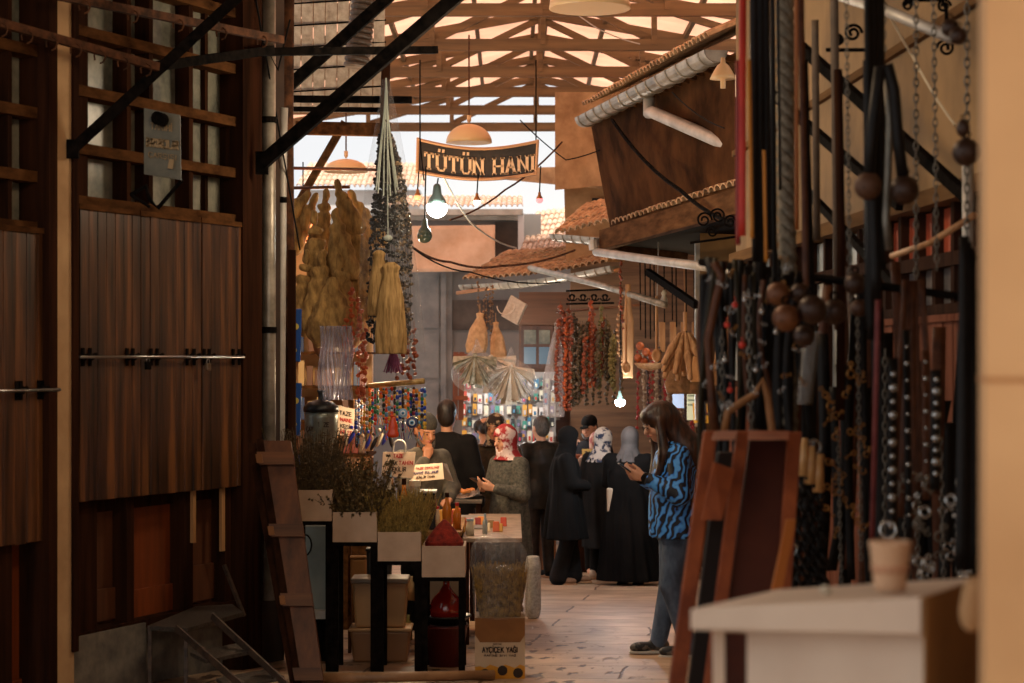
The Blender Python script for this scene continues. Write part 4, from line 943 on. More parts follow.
# wall plaque on the window grid
pc = P(161,143,10.75)
t = thing('wall_plaque', 'faded grey metal plaque hanging on the upper window grid', 'sign', pc+V(0,0,-.19))
m_ = MB(); s_ = lambda px, py, o=0: P(px,py,10.75)+V(0,-.012*o,0)
m_.prism([s_(144,108),s_(144,174),s_(181,180),s_(180,115)][::-1], V(0,.015,0)); obj('plate', m_, mat('faded_grey_plate', lin(82,82,72), .6, .1, lin(106,104,90), 8), t)
m_ = MB(); glyphs(m_, 'TARİHİ', s_(151,129,1), (1,0,-.12), (0,0,1), .032, w=.115, sw=.2); glyphs(m_, 'BAKIRCILAR', s_(147,146,1), (1,0,-.12), (0,0,1), .042, w=.17, sw=.22); glyphs(m_, 'ÇARŞISI', s_(149,157,1), (1,0,-.12), (0,0,1), .026, w=.15, sw=.16)
m_.bar(s_(169,164,1.5), s_(174,165,1.5), .006, .05); obj('lettering', m_, mat('tan_letter_paint', lin(150,126,88), .6), t)
m_ = MB(); [m_.tube([P(157+4*math.cos(a)+q*3,118+5*math.sin(a)+q,10.7) for a in [i*PI/5 for i in range(10)]], .012, 6, closed=True) for q in (0,1,2)]
one('padlock', m_, IRON, 'clump of black chain and padlock over the top of the grey plaque', 'padlock')
m_ = MB(); m_.tube([P(131,195,10.85),P(146,186,10.8),P(150,200,10.8),P(158,208,10.85),P(182,180,10.8)], .012, 6); m_.tube([P(131,195,10.8),P(150,207,10.8)], .01, 6)
one('wire_bracket', m_, IRON, 'bent black wire bracket under the grey plaque', 'bracket')
# drainpipes at the corner
def pipe(label, pts, r, m, clamps=()):
    t = thing('drainpipe', label, 'pipe', pts[-1]); m_ = MB(); m_.tube(pts, r, 14); obj('tube', m_, m, t, smooth=True)
    for c in clamps: m_ = MB(); m_.lathe([(r*1.0,-.02),(r*1.18,-.02),(r*1.18,.02),(r*1.0,.02)], c, 14); obj('clamp', m_, IRON, t)
    return t
pipe('fat pale grey drainpipe on the corner of the wooden shop front', [P(269,-10,12.85), P(269,300,12.85), P(269,600,12.85)], .043, ZINC, [P(269,120,12.85), P(269,330,12.85)])
pipe('slimmer white drainpipe beside the fat one, starting half way up', [P(284,108,13.1), P(283,140,13.1), P(281,420,13.1), P(281,520,13.1)], .027, ZINC_L, [P(282,200,13.1)])
pipe('dark brown pipe behind the white drainpipe', [P(287,-10,13.4), P(286,120,13.4), P(289,440,13.4)], .05, RUST)
m_ = MB(); m_.bar(P(292,250,13.2), P(292,450,13.2), .05, .04); one('timber_post', m_, W_DARK, 'dark narrow post at the edge of the dry goods stall', 'post')
m_ = MB(); m_.tube([P(300,250,13.3)+V(0,0,0), P(256,0,12.6), P(262,40,12.6), P(278,70,12.6), P(290,20,12.8)], .006, 5); one('electric_cable', m_, BLACKC, 'black cable looped near the top of the drainpipes', 'cable')
# matting roof of the stall
t = thing('matting_screen', 'pale slatted matting screen hung under the roof at the corner', 'screen', P(335,60,17.5))
m_ = MB()
for i in range(8):
    x0 = 290+i*12; m_.prism([P(x0,-30,17.5),P(x0+11,-30,17.5),P(x0+10,112,18.6),P(x0-1,112,18.6)], V(0,.03,0))
obj('slats', m_, wood('greyed_slat', lin(128,112,98), lin(186,172,156)), t)
m_ = MB(); [m_.bar(P(288,y,17.45+(y+30)*.0077), P(386,y-6,17.45+(y+30)*.0077), .02, .012) for y in (4,26,48,70,92)]; obj('batten', m_, IRON, t)
# coiled flue
t = thing('flexible_duct', 'ribbed brown flexible duct hanging beside the matting screen', 'duct', P(357,62,15.5)); m_ = MB()
pr = []; 
for i in range(14): z = i*.045; pr += [(.085,z),(.10,z+.015),(.10,z+.03)]
m_.lathe(pr, P(356,68,15.5), 16, axis=(.12,0,1)); obj('bellows', m_, mat('grey_brown_duct', lin(90,74,60), .6, .2), t)
# ================================================================ name board over the street
def board():
    Y = 17.0; a = P(417,138,Y); t = thing('name_board', 'long dark hanging board lettered TÜTÜN HANI in pale slab capitals', 'sign', P(478,178,Y))
    top = lambda u: P(417+122*u, 138+7.5*math.sin(PI*u)*1.0+5*u*(1-u)+2*u, Y); bot = lambda u: P(416+121*u, 173+7*math.sin(PI*u)+2*u, Y)
    m_ = MB(); m_.grid(lambda u, v: bot(u).lerp(top(u), v), 24, 2); obj('panel', m_, mat('dark_board_paint', lin(38,28,20), .6, 0, lin(56,42,30), 6), t, solid=.03)
    m_ = MB(); m_.tube([top(u/16)+V(0,-.03,-.012) for u in range(17)], .014, 6); m_.tube([bot(u/16)+V(0,-.03,.012) for u in range(17)], .014, 6); m_.tube([top(0)+V(.01,-.03,0), bot(0)+V(.01,-.03,0)], .014, 6); m_.tube([top(1)+V(-.01,-.03,0), bot(1)+V(-.01,-.03,0)], .014, 6)
    obj('border', m_, mat('pale_border_paint', lin(190,140,100), .6), t)
    m_ = MB(); w = 109*Y/F_PX
    cv = lambda x: -(math.sin(PI*(.06+.9*x/w))*6+3.0*x/w)*Y/F_PX
    glyphs(m_, 'TÜTÜN HANI', P(425,167,Y)+V(0,-.022,0), (1,0,0), (0,0,1), 15.5*Y/F_PX, w=w, sw=.19, serif=True, curve=cv, depth=.006, gap=.5, wide=.72)
    obj('lettering', m_, mat('cream_letter_paint', lin(232,190,148), .6), t)
    for px in (420, 536): m_ = MB(); m_.tube([P(px,140,Y), P(px,60,Y)], .006, 5); obj('hanging_wire', m_, IRON, t)
board()
# ---------------- lamps
def dome(label, px, py, Y, rx, rh, lit=0):
    t = thing('dome_lamp', label, 'lamp', P(px,py,Y), 'cream dome lamps over the street'); r = rx*Y/F_PX; h = rh*Y/F_PX; m_ = MB(); prof = [(r*math.cos(a), h*math.sin(a)) for a in [i*PI/2/8 for i in range(9)]]
    m_.lathe([(r*.97,0.002)]+prof+[(.02,h+.03),(.02,h+.08)], P(px,py,Y), 24); obj('lamp_shade', m_, CREAM, t, smooth=True)
    m_ = MB(); m_.tube([P(px,py,Y)+V(0,0,h+.07), P(px,py,Y)+V(0,0,h+.07+.75)], .008, 5); obj('cord', m_, RUST, t)
dome('cream dome lamp rising behind the name board', 469, 143, 18.4, 23, 19)
dome('large cream dome lamp cut by the top of the picture', 590, 9, 15.8, 41, 30)
dome('small cream dome lamp low behind the sponges', 346, 172, 20.0, 22, 13)
BG = mat('bulb_glow_white', (1,1,1), .3, emit=(1,.97,.9), estr=9)
def bulb(label, px, py, Y, r, m, capm, cord=90, big=0):
    t = thing('light_bulb', label, 'bulb', P(px,py+r,Y)); k = Y/F_PX; c = P(px,py,Y)
    m_ = MB(); m_.ball(c, (r*k,r*k,r*k*.95), 16, 12); obj('globe', m_, m, t, smooth=True)
    m_ = MB(); m_.lathe([(r*k*.95,r*k*.25),(r*k*.8,r*k*.8),(r*k*.45,r*k*1.3),(r*k*.35,r*k*2.1),(r*k*.2,r*k*2.3)], c, 14); obj('socket', m_, capm, t, smooth=True)
    m_ = MB(); m_.tube([c+V(0,0,r*k*2.2), c+V(.01,0,cord*k)], .006, 5); obj('cord', m_, BLACKC, t)
GRN = mat('grey_green_socket', lin(74,88,80), .5)
bulb('big lit white bulb with grey-green cap under the name board', 437, 208, 15.5, 10.5, BG, GRN, 30)
bulb('unlit grey-green lamp in a glass jar beneath the big white bulb', 424.6, 236, 15.2, 7.5, mat('green_glass', lin(70,86,78), .15), GRN, 70)
bulb('small orange-red bulb just left of the big white bulb', 417.6, 197, 16.6, 3.6, mat('orange_bulb', lin(240,90,50), .3, emit=(1,.25,.1), estr=2.5), mat('brass_socket', lin(150,96,50), .4, .5), 26)
bulb('small white bulb below the middle of the name board', 477, 202, 16.8, 4, mat('soft_white_bulb', (1,1,1), .3, emit=(1,.95,.88), estr=2), MATS['brass_socket'], 28)
bulb('small pink-red bulb hanging from the right end of the name board', 539.5, 200, 16.9, 3.6, mat('pink_bulb', lin(240,80,80), .3, emit=(1,.15,.15), estr=2.5), MATS['brass_socket'], 34)
bulb('glaring white bulb above the spice counter, right of the pepper strings', 620, 402, 20.5, 5, mat('glare_bulb', (1,1,1), .3, emit=(.85,.93,1), estr=60), GRN, 120)
def wire(label, pts, r=.006, m=None): 
    m_ = MB(); q = []
    for i in range(len(pts)-1):
        a, b = Vector(pts[i]), Vector(pts[i+1]); n = 6
        for k in range(n): f = k/n; q.append(a.lerp(b, f)+V(0,0,-(b-a).length*.03*4*f*(1-f)))
    q.append(Vector(pts[-1])); m_.tube(q, r, 5); return one('electric_cable', m_, m or BLACKC, label, 'cable')
wire('dark cable running from the concrete block down past the name board', [P(562,142,19), P(505,190,18), P(450,220,17)], .009, RUST)
wire('pale cable drooping in front of the peach canvas banner', [P(444,178,15.6), P(470,222,16), P(516,248,17)], .008, ZINC_L)
wire('tangled dark cable crossing to the far tiled awning', [P(412,247,18), P(450,262,19), P(500,266,20), P(575,250,21)], .012, RUST)
wire('second dark cable under the tangled one', [P(414,249,18), P(470,272,19.5), P(560,282,21)], .008)
wire('black cable looping under the concrete block', [P(520,120,19), P(566,160,19), P(600,150,19)], .006)
wire('thin cable down the middle of the street above the board', [P(420,60,16), P(420,138,16), P(424,180,15.4)], .006)
wire('cable across the timber trusses', [P(560,0,18), P(600,30,18), P(640,44,18)], .006, ZINC_L)
wire('cable sloping under the brown upper storey', [P(612,120,19), P(680,190,17), P(742,225,15.5)], .018, IRON)
wire('thin cable beside the white downpipe', [P(672,92,17), P(724,128,15.8)], .006)
# ================================================================ things leaning and standing by the left wall
t = thing('folded_shutter', 'folded brown wooden shutter with cross battens leaning by the iron steps', 'shutter', P(300,690,11.35))
LT, LB = 12.1, 11.35
def lean(f, side):   # f 0 top .. 1 bottom; side 0..1 across
    y = 438+(690-438)*f; xl = 263+40*f; xr = 290+34*f; return P(xl+(xr-xl)*side, y, LT+(LB-LT)*f)
def lp(mb, f0, f1, s0, s1, t0, t1):
    n_ = V(-.1,-1,.3).normalized(); a = [lean(f1,s0),lean(f1,s1),lean(f0,s1),lean(f0,s0)]
    mb.hexa([a[0]+n_*t1,a[1]+n_*t1,a[1]+n_*t0,a[0]+n_*t0,a[3]+n_*t1,a[2]+n_*t1,a[2]+n_*t0,a[3]+n_*t0])
LW = wood('leaning_shutter_wood', lin(56,28,12), lin(104,58,28), None, .8); LW2 = wood('leaning_shutter_batten', lin(58,30,14), lin(110,66,34), None, .9, 'x')
m_ = MB(); lp(m_, .01, 1, 0, 1, -.04, 0); obj('boards', m_, LW, t)
for f in (.06, .345, .62, .915): m_ = MB(); lp(m_, f, f+.05, -.28, 1.06, 0, .035); obj('batten', m_, LW2, t)
m_ = MB(); lp(m_, 0, 1, -.30, -.02, -.10, -.02); lp(m_, 0, 1, -.75, -.42, -.18, -.12); obj('folded_leaf', m_, W_DARK, t)
for f in (.07, .355, .63): m_ = MB(); lp(m_, f, f+.035, -.34, -.10, .0, .04); obj('hinge', m_, mat('brassy_rust', lin(120,78,44), .5, .5), t)
DRUST = mat('dark_rusted_steel', lin(44,34,28), .6, .3, lin(84,66,52), 20)
t = thing('iron_steps', 'black iron steps and landing plate beneath the shop door', 'steps', P(200,700,11.1))
m_ = MB(); pts = [P(147,626,11.25), P(188,628,11.1), P(243,612,11.6), P(232,604,12.1), P(196,606,12.1)]; m_.prism(pts, V(0,0,-.025)); obj('landing', m_, mat('chequer_plate', lin(58,50,44), .5, .5, lin(92,84,74), 60, bump=.6), t)
for (a, b) in [((212,616,11.2),(292,690,10.7)), ((176,628,11.0),(246,690,10.6))]: m_ = MB(); m_.bar(P(*a), P(*b), .012, .04); obj('stringer', m_, DRUST, t)
for (a, b, c, d) in [((190,652,10.95),(206,660,10.8),(254,650,11.0),(238,643,11.15))]+[((216,678,10.8),(232,688,10.7),(284,676,10.8),(266,669,10.95))]:
    m_ = MB(); m_.prism([P(*a),P(*b),P(*c),P(*d)], V(0,0,-.02)); obj('tread', m_, MATS['chequer_plate'], t)
for (a, b) in [((150,626,11.25),(150,700,11.25)), ((186,628,11.15),(186,700,11.1)), ((224,565,12.0),(244,616,11.9))]: m_ = MB(); m_.bar(P(*a), P(*b), .02, .02); obj('support', m_, DRUST, t)
# ================================================================ herb stand with four stepped boxes
BOXM = mat('kraft_board', lin(182,154,128), .85, 0, lin(200,172,146), 5, bump=.05); KD = mat('kraft_inside', lin(96,66,40), .9)
YS = 12.4; gS = ground(YS)
stand = thing('stepped_stand', 'black iron stand carrying the four stepped herb boxes', 'stand', V(P(380,600,YS).x, YS, gS))
boxes = [(294,332,490,521),(333,377,512,542),(378,421,532,561),(422,465,546,577)]
for i, (x0, x1, y0, y1) in enumerate(boxes):
    zb = P(0,y1,YS).z; xa, xb = P(x0,0,YS).x, P(x1,0,YS).x
    m_ = MB(); m_.box(((xa+xb)/2, YS+.17, zb-.012), (xb-xa, .38, .024)); obj('shelf', m_, IRON, stand)
    for x in ((xa+.015, xb-.02)):
        for y in (YS+.005, YS+.34):
            if x < -1.3 and y < YS+.1: continue
            m_ = MB(); m_.hexa([(x-.02,y-.015,gS-.01),(x+.02,y-.015,gS-.01),(x+.02,y+.015,gS-.01),(x-.02,y+.015,gS-.01),(x-.02,y-.015,zb),(x+.02,y-.015,zb),(x+.02,y+.015,zb),(x-.02,y+.015,zb)]); obj('leg', m_, IRON, stand)
names = ['topmost kraft board box on the stepped stand, holding upright dark herbs','second kraft board box on the stepped stand, holding trailing leafy herbs','third kraft board box on the stepped stand, holding golden-green tufts','lowest kraft board box on the stepped stand, heaped with red pepper']
for i, (x0, x1, y0, y1) in enumerate(boxes):
    a = P(x0,y1,YS); b = P(x1,y0,YS); t = thing('herb_box', names[i], 'box', V((a.x+b.x)/2, YS+.17, a.z), 'stepped herb boxes')
    m_ = MB()
    for (p0, p1) in [((a.x,YS-.02),(b.x,YS-.005)),((a.x,YS+.335),(b.x,YS+.35)),((a.x,YS-.005),(a.x+.012,YS+.335)),((b.x-.012,YS-.005),(b.x,YS+.335))]:
        rb(m_, p0[0], p1[0], p0[1], p1[1], a.z+.001, b.z)
    rb(m_, a.x, b.x, YS, YS+.34, a.z+.001, a.z+.01); obj('box_walls', m_, BOXM, t)
def leafmat(n, a, b): return mat(n, a, .8, 0, b, 30)
def herb(label, c, w, d, h, n, m, kind, group=None, name='herb_bundle'):
    mb = MB(); c = Vector(c)
    for i in range(n):
        bx, by = R.uniform(-w,w)*.45, R.uniform(-d,d)*.45; sx, sy = bx/w*R.uniform(.4,1.6)*(.45 if kind == 'seed' else 1)+R.uniform(-.25,.25)*(.5 if kind == 'seed' else 1), by/d*.8+R.uniform(-.25,.25)
        L = h*R.uniform(.6,1.05); dr = 0 if kind != 'droop' else R.uniform(.2,.9)
        pts = []; 
        for k in range(5):
            f = k/4; pts.append(c+V(bx+sx*L*f*.45, by+sy*L*f*.45, L*f-dr*L*f*f*.8+R.uniform(-.004,.004)))
        t = .0022 if kind != 'leafy' else .003
        for a, b in zip(pts, pts[1:]):
            s = V(t,0,0); mb.add([a-s, a+s, b+s*.7, b-s*.7], [(0,1,2,3)])
        for j in range({'brush':8,'droop':16,'fine':7,'seed':9}[kind]):
            f = R.uniform(.15,1) if kind == 'droop' else R.uniform(.35,1); q = pts[min(3,int(f*4))].lerp(pts[min(4,int(f*4)+1)], f*4-int(f*4)) if f < 1 else pts[4]
            l = {'brush':.022,'droop':.02,'fine':.02,'seed':.009}[kind]*R.uniform(.6,1.3); wd = l*{'brush':.22,'droop':.5,'fine':.14,'seed':.7}[kind]
            dv = V(R.uniform(-1,1),R.uniform(-1,1),R.uniform(-.2,1)).normalized()*l; sv = dv.cross(V(R.uniform(-1,1),R.uniform(-1,1),R.uniform(-1,1))).normalized()*wd
            mb.add([q, q+dv*.5+sv, q+dv, q+dv*.5-sv], [(0,1,2,3)])
    return one(name, mb, m, label, 'herbs', group)
H1 = leafmat('dark_dry_herb', lin(52,38,22), lin(98,78,44)); H2 = leafmat('trailing_herb', lin(46,36,16), lin(112,88,44)); H3 = leafmat('golden_green_herb', lin(96,78,28), lin(176,146,72)); H4 = leafmat('seed_heads', lin(84,62,20), lin(170,132,56))
def bc(i): x0, x1, y0, y1 = boxes[i]; a = P(x0,y1,YS); b = P(x1,y0,YS); return V((a.x+b.x)/2, YS+.17, a.z+.02), (b.x-a.x), b.z-a.z
c, w_, h_ = bc(0); herb('upright bundle of dark dried herbs in the topmost stepped box', c, w_*1.0, .3, h_+.33, 420, H1, 'brush')
c, w_, h_ = bc(1); herb('trailing leafy herb bush spilling over the second stepped box', c, w_*1.05, .34, h_+.42, 330, H2, 'droop')
c, w_, h_ = bc(2); herb('golden-green herb tufts in the third stepped box', c, w_*1.0, .3, h_+.22, 700, H3, 'fine')
herb('dark leafy herb hanging beside the big steel urn, behind the trailing bush', P(340,500,13.1), .3, .2, .42, 200, H2, 'droop')
c, w_, h_ = bc(3); m_ = MB(); m_.lathe([(w_*.47,0),(w_*.46,h_*.95),(w_*.3,h_+.055),(w_*.12,h_+.11),(.01,h_+.13)], c, 28, sy=.75)
one('chili_heap', m_, mat('red_pepper_powder', lin(96,20,10), .95, 0, lin(150,40,22), 30, bump=.6), 'cone of dark red ground pepper in the lowest stepped box', 'spice').name = 'pepper_mound'
# ---------------- under the stand
def tub(label, px0, px1, y0, y1, Y, m, lid=None, flare=.9, name='plastic_tub', cat='tub'):
    a = P(px0,y1,Y); b = P(px1,y0,Y); w = (b.x-a.x)/2; z0 = max(a.z, ground(Y)); h = b.z-z0; c = V((a.x+b.x)/2, Y+w*.7, z0)
    t = thing(name, label, cat, c)
    m_ = MB(); q = [(-w*flare,-w*.7*flare),(w*flare,-w*.7*flare),(w*flare,w*.7*flare),(-w*flare,w*.7*flare)]; Q = [(-w,-w*.7),(w,-w*.7),(w,w*.7),(-w,w*.7)]
    m_.hexa([c+V(x,y,0) for x, y in q]+[c+V(x,y,h*.9) for x, y in Q]); obj('tub_body', m_, m, t, bevel=.015)
    m_ = MB(); m_.box(c+V(0,0,h*.94), (w*2.1, w*1.5, h*.1)); obj('lid', m_, lid or m, t, bevel=.008)
    return t
tub('beige plastic tub with lid under the stepped stand, upper of two', 352, 407, 578, 628, 12.95, mat('beige_plastic', lin(176,136,92), .5), mat('beige_plastic_lid', lin(120,104,88), .5))
tub('beige tub on the ground under the stepped stand, below its twin', 350, 410, 628, 672, 12.95, mat('beige_plastic2', lin(140,100,66), .5), MATS['beige_plastic'])
tub('small dark crate standing on the upper beige tub', 366, 392, 548, 580, 13.2, mat('dark_crate', lin(34,30,28), .6))
tub('brown carton between the posts of the stepped stand', 350, 366, 556, 584, 13.5, mat('brown_carton', lin(150,104,58), .9), flare=1)
tub('pale grey plastic crate behind the red jug', 418, 462, 566, 640, 13.3, mat('grey_crate', lin(120,110,96), .6))
m_ = MB(); rb(m_, P(300,0,13.0).x, P(334,0,13.0).x, 13.0, 13.4, P(0,612,13).z, P(0,526,13).z); t = thing('steel_cabinet', 'grey steel cabinet behind the top of the stepped stand', 'cabinet', P(317,672,13.0))
obj('cabinet_body', m_, mat('brushed_grey_steel', lin(110,118,114), .4, .4, lin(140,146,140), 2), t, bevel=.006)
m_ = MB(); rb(m_, P(302,0,13.0).x, P(334,0,13.0).x, 13.05, 13.4, ground(13.2), P(0,612,13).z); obj('plinth', m_, IRON, t)
m_ = MB(); m_.tube([P(304,545,12.95)+V(.05*math.sin(a),0,.07*math.cos(a)) for a in [i*PI/6 for i in range(7)]], .006, 6); obj('cable', m_, BLACKC, t)
m_ = MB(); rb(m_, P(303,0,12.95).x, P(332,0,12.95).x, 12.9, 12.98, P(0,618,12.95).z, P(0,610,12.95).z); obj('ledge', m_, ZINC_L, t)
# red jug in a black basin on a dark red bucket
t = thing('bucket', 'dark red bucket on the ground below the lowest stepped box', 'bucket', V(P(446,0,12.7).x, 12.75, ground(12.75))); c = V(P(446,0,12.7).x, 12.75, ground(12.75))
m_ = MB(); m_.lathe([(.11,0),(.135,.25),(.142,.25),(.142,.265),(.13,.265),(.108,.02)], c, 24); obj('bucket_body', m_, mat('dark_red_plastic', lin(84,22,20), .4), t, smooth=True)
m_ = MB(); m_.tube([c+V(.14*math.cos(a),-.02,.26+.05*math.sin(a)) for a in [i*PI/10 for i in range(11)]], .004, 6); obj('handle', m_, STEEL, t)
m_ = MB(); m_.lathe([(.10,.0),(.155,.05),(.16,.05),(.16,.06),(.15,.06),(.1,.012)], c+V(0,0,.268), 24); t = one('basin', m_, mat('black_plastic', lin(18,17,17), .35), 'shallow black basin set on the dark red bucket', 'basin', smooth=True)
m_ = MB(); m_.lathe([(.07,0),(.105,.04),(.11,.09),(.085,.15),(.045,.19),(.022,.23),(.02,.28),(.028,.285)], c+V(0,0,.285), 24)
t = thing('glass_jug', 'round dark red glass jug with a narrow neck standing in the black basin', 'jug', c+V(0,0,.285)); obj('jug_body', m_, mat('red_glass', lin(130,26,16), .12, 0, spec=.9), t, smooth=True)
m_ = MB(); m_.lathe([(.015,0),(.018,.03),(.01,.035)], c+V(0,0,.57), 12); obj('stopper', m_, W_DARK, t)
for k, (px, py, h, col) in enumerate([(408,640,.17,(120,110,60)),(400,668,.2,(60,80,40)),(411,600,.16,(176,150,110)),(402,604,.16,(30,26,24))]):
    m_ = MB(); m_.lathe([(.03,0),(.03,h*.65),(.012,h*.8),(.012,h)], P(px,py,13.4), 12); one('bottle', m_, mat('bottle_%s' % 'abcd'[k], lin(*col), .2), ['small ochre bottle on the ground behind the stand','green bottle on the ground beside the beige tub','pale bottle beside the upper beige tub','black bottle beside the upper beige tub'][k], 'bottle', smooth=True)
# pole lying in front
m_ = MB(); m_.tube([V(P(318,0,11.6).x,11.6,ground(11.6)+.045), V(P(494,0,11.9).x,11.9,ground(11.9)+.032)], .03, 12)
one('wooden_pole', m_, mat('tan_pole', lin(132,98,66), .5, 0, lin(166,126,88), 6), 'tan pole lying on the ground in front of the stepped stand', 'pole', smooth=True)
# ---------------- oil carton full of seed heads inside a clear bag
YO = 12.0; a = P(475,683,YO); b = P(525,618,YO); g = ground(YO); t = thing('oil_carton', 'open sunflower oil carton lettered AYÇİÇEK YAĞI, holding dried seed heads', 'carton', V((a.x+b.x)/2, YO+.15, g))
bw = b.x-a.x; m_ = MB(); rb(m_, a.x, b.x, YO, YO+.30, g, b.z-.0); obj('carton_body', m_, mat('white_kraft', lin(188,158,124), .8, 0, lin(204,176,142), 3), t)
m_ = MB(); m_.prism([V(a.x,YO-.004,b.z),V(b.x,YO-.004,b.z),V(b.x-.0,YO-.004,b.z-.10),V(b.x-.03,YO-.004,b.z-.145),V(a.x+.03,YO-.004,b.z-.145),V(a.x,YO-.004,b.z-.10)], V(0,.003,0)); obj('flap', m_, mat('brown_flap', lin(124,78,32), .8, 0, lin(146,96,44), 4), t)
m_ = MB(); m_.prism([V(a.x,YO-.004,g),V(b.x,YO-.004,g),V(b.x,YO-.004,g+.075)]+[V(b.x-bw*k/10,YO-.004,g+.075+.012*math.sin(k*2.1)) for k in range(1,10)]+[V(a.x,YO-.004,g+.07)], V(0,.003,0)); m_.m(1)
for (fx, fz) in ((.86,.035),(.55,.05),(.2,.03)): m_.lathe([(.03,0),(.03,.003),(.0,.004)], V(a.x+bw*fx, YO-.005, g+fz), 14, axis=(0,-1,0))
obj('sunflower_print', m_, [mat('yellow_print', lin(206,140,28), .7), mat('sunflower_eye', lin(50,32,16), .8)], t)
m_ = MB(); glyphs(m_, 'AYÇİÇEK YAĞI', V(a.x+.045,YO-.006,b.z-.205), (1,0,0), (0,0,1), .030, w=bw-.09, sw=.2, depth=.002); glyphs(m_, 'RAFİNE', V(a.x+.11,YO-.006,b.z-.16), (1,0,0), (0,0,1), .008, w=.05, sw=.2, depth=.002); glyphs(m_, 'RAFİNE SIVI YAĞ', V(a.x+.055,YO-.006,b.z-.23), (1,0,0), (0,0,1), .011, w=bw-.11, sw=.2, depth=.002)
obj('lettering', m_, mat('dark_print', lin(50,36,26), .8), t)
herb('dense dried seed heads standing in the sunflower oil carton', V((a.x+b.x)/2, YO+.15, b.z-.06), bw*.85, .24, .36, 1500, H4, 'seed')
S = SDF(); cx = (a.x+b.x)/2; S.loft([(b.z-.01,cx,YO+.14,bw*.54,.18),(b.z+.30,cx,YO+.14,bw*.58,.2)], k=.03); S.ell((cx-.03,YO+.14,b.z+.36), (bw*.5,.18,.14), k=.05); S.ell((cx+.07,YO+.12,b.z+.33), (.10,.12,.13), k=.03); S.ell((cx-.1,YO+.1,b.z+.4), (.07,.09,.07), k=.03)
o = sobj('plastic_bag', S, film_mat('clear_film', a=.11), None, .015); tag(o, 'puffed clear plastic bag over the seed heads in the oil carton', 'bag')
# white woven sack
YW = 16.6; c = V(P(533,0,YW).x, YW, ground(YW)); S = SDF(); S.loft([(c.z+.005,c.x,c.y,.05,.06),(c.z+.08,c.x,c.y,.066,.08),(c.z+.44,c.x,c.y,.066,.08),(c.z+.52,c.x,c.y,.052,.06)], k=.02, folds=5, amp=.004)
o = sobj('white_sack', S, mat('white_grey_woven', lin(150,146,140), .8, 0, lin(186,182,176), 50, bump=.5), None, .01); tag(o, 'narrow greyish white sack standing on the paving behind the oil carton', 'sack')
# ================================================================ counter behind with goods
CT = mat('counter_cloth', lin(120,86,52), .8, 0, lin(150,112,70), 4)
def table(label, x0, x1, py, Y0, Y1, m, name='stall_table', legs=True):
    z = P(0,py,Y0).z; a = P(x0,0,Y0).x; b = P(x1,0,Y0).x; t = thing(name, label, 'table', V((a+b)/2,(Y0+Y1)/2,ground(Y0)))
    m_ = MB(); rb(m_, a, b, Y0, Y1, z-.03, z); obj('tabletop', m_, m, t, bevel=.004)
    for x in (a+.03, b-.03):
        for y in (Y0+.03, Y1-.03): m_ = MB(); rb(m_, x-.02, x+.02, y-.02, y+.02, ground(y)-.01, z-.03); obj('leg', m_, W_DARK, t)
    return z
zt = table('goods table behind the stepped boxes', 372, 462, 532, 13.9, 15.2, CT)
zt2 = table('spice table beside the woman in the grey coat', 462, 522, 538, 14.2, 16.4, mat('table_tin', lin(130,112,96), .4, .3, lin(170,150,130), 10))
zt3 = table('stand with the foil tray behind the signs', 432, 482, 500, 16.6, 17.3, mat('grey_stand', lin(104,92,80), .7))
def on(px, Y, z): return V(P(px,0,Y).x, Y, z)
def bot(label, px, Y, z, r, h, m, capm, neck=.4, name='bottle'):
    t = thing(name, label, 'bottle', on(px,Y,z)); m_ = MB(); m_.lathe([(r,0),(r,h*.55),(r*.9,h*.62),(r*neck,h*.78),(r*neck,h*.9)], on(px,Y,z), 16); obj('bottle_body', m_, m, t, smooth=True)
    m_ = MB(); m_.lathe([(r*neck*1.15,h*.88),(r*neck*1.15,h)], on(px,Y,z), 12); obj('bottle_cap', m_, capm, t)
AMB = mat('amber_oil', lin(190,110,30), .1, 0, spec=.8); MILK = mat('milky_plastic', lin(196,184,160), .4); RC = mat('red_cap', lin(170,30,26), .4); BLC = mat('pale_blue_cap', lin(150,176,190), .4)
bot('amber oil bottle standing behind the red pepper cone', 447, 13.95, zt, .032, .27, AMB, W_DARK)
bot('short amber bottle right of the tall oil bottle', 457, 14.1, zt, .03, .19, AMB, RC)
bot('milky bottle with pale blue cap left among the herb tufts', 389, 14.0, zt, .042, .42, MILK, BLC)
bot('amber honey bottle behind the golden-green tufts', 404, 14.1, zt, .036, .36, AMB, W_DARK)
bot('speckled grey bottle behind the golden-green tufts', 415, 14.2, zt, .045, .34, mat('speckled', lin(120,112,96), .4, 0, lin(180,170,150), 30), MILK, .8)
bot('small white pill jar on the goods table near the red goods', 436, 14.3, zt, .028, .15, MILK, RC, .8)
bot('pale jar on the spice table beside the puffed plastic bag', 470, 14.4, zt2, .03, .12, MILK, BLC, .8)
bot('slim clear bottle in front of the grey coat', 485, 14.5, zt2, .018, .15, mat('clearish', lin(150,160,160), .15), BLC)
t = thing('display_case', 'dark glass-fronted case on the goods table left of the amber bottle', 'case', on(428,14.0,zt)); m_ = MB(); c = on(428,14.1,zt); rb(m_, c.x-.055, c.x+.055, 14.05, 14.25, zt+.003, zt+.26); obj('case_body', m_, mat('dark_case', lin(26,28,34), .15), t, bevel=.004); m_ = MB(); rb(m_, c.x-.06, c.x+.06, 14.03, 14.26, zt+.26, zt+.275); obj('case_lid', m_, ZINC_L, t)
cols = [(206,150,60),(178,60,30),(214,188,140),(150,40,30),(224,140,60),(236,216,180),(120,90,40),(196,90,40)]
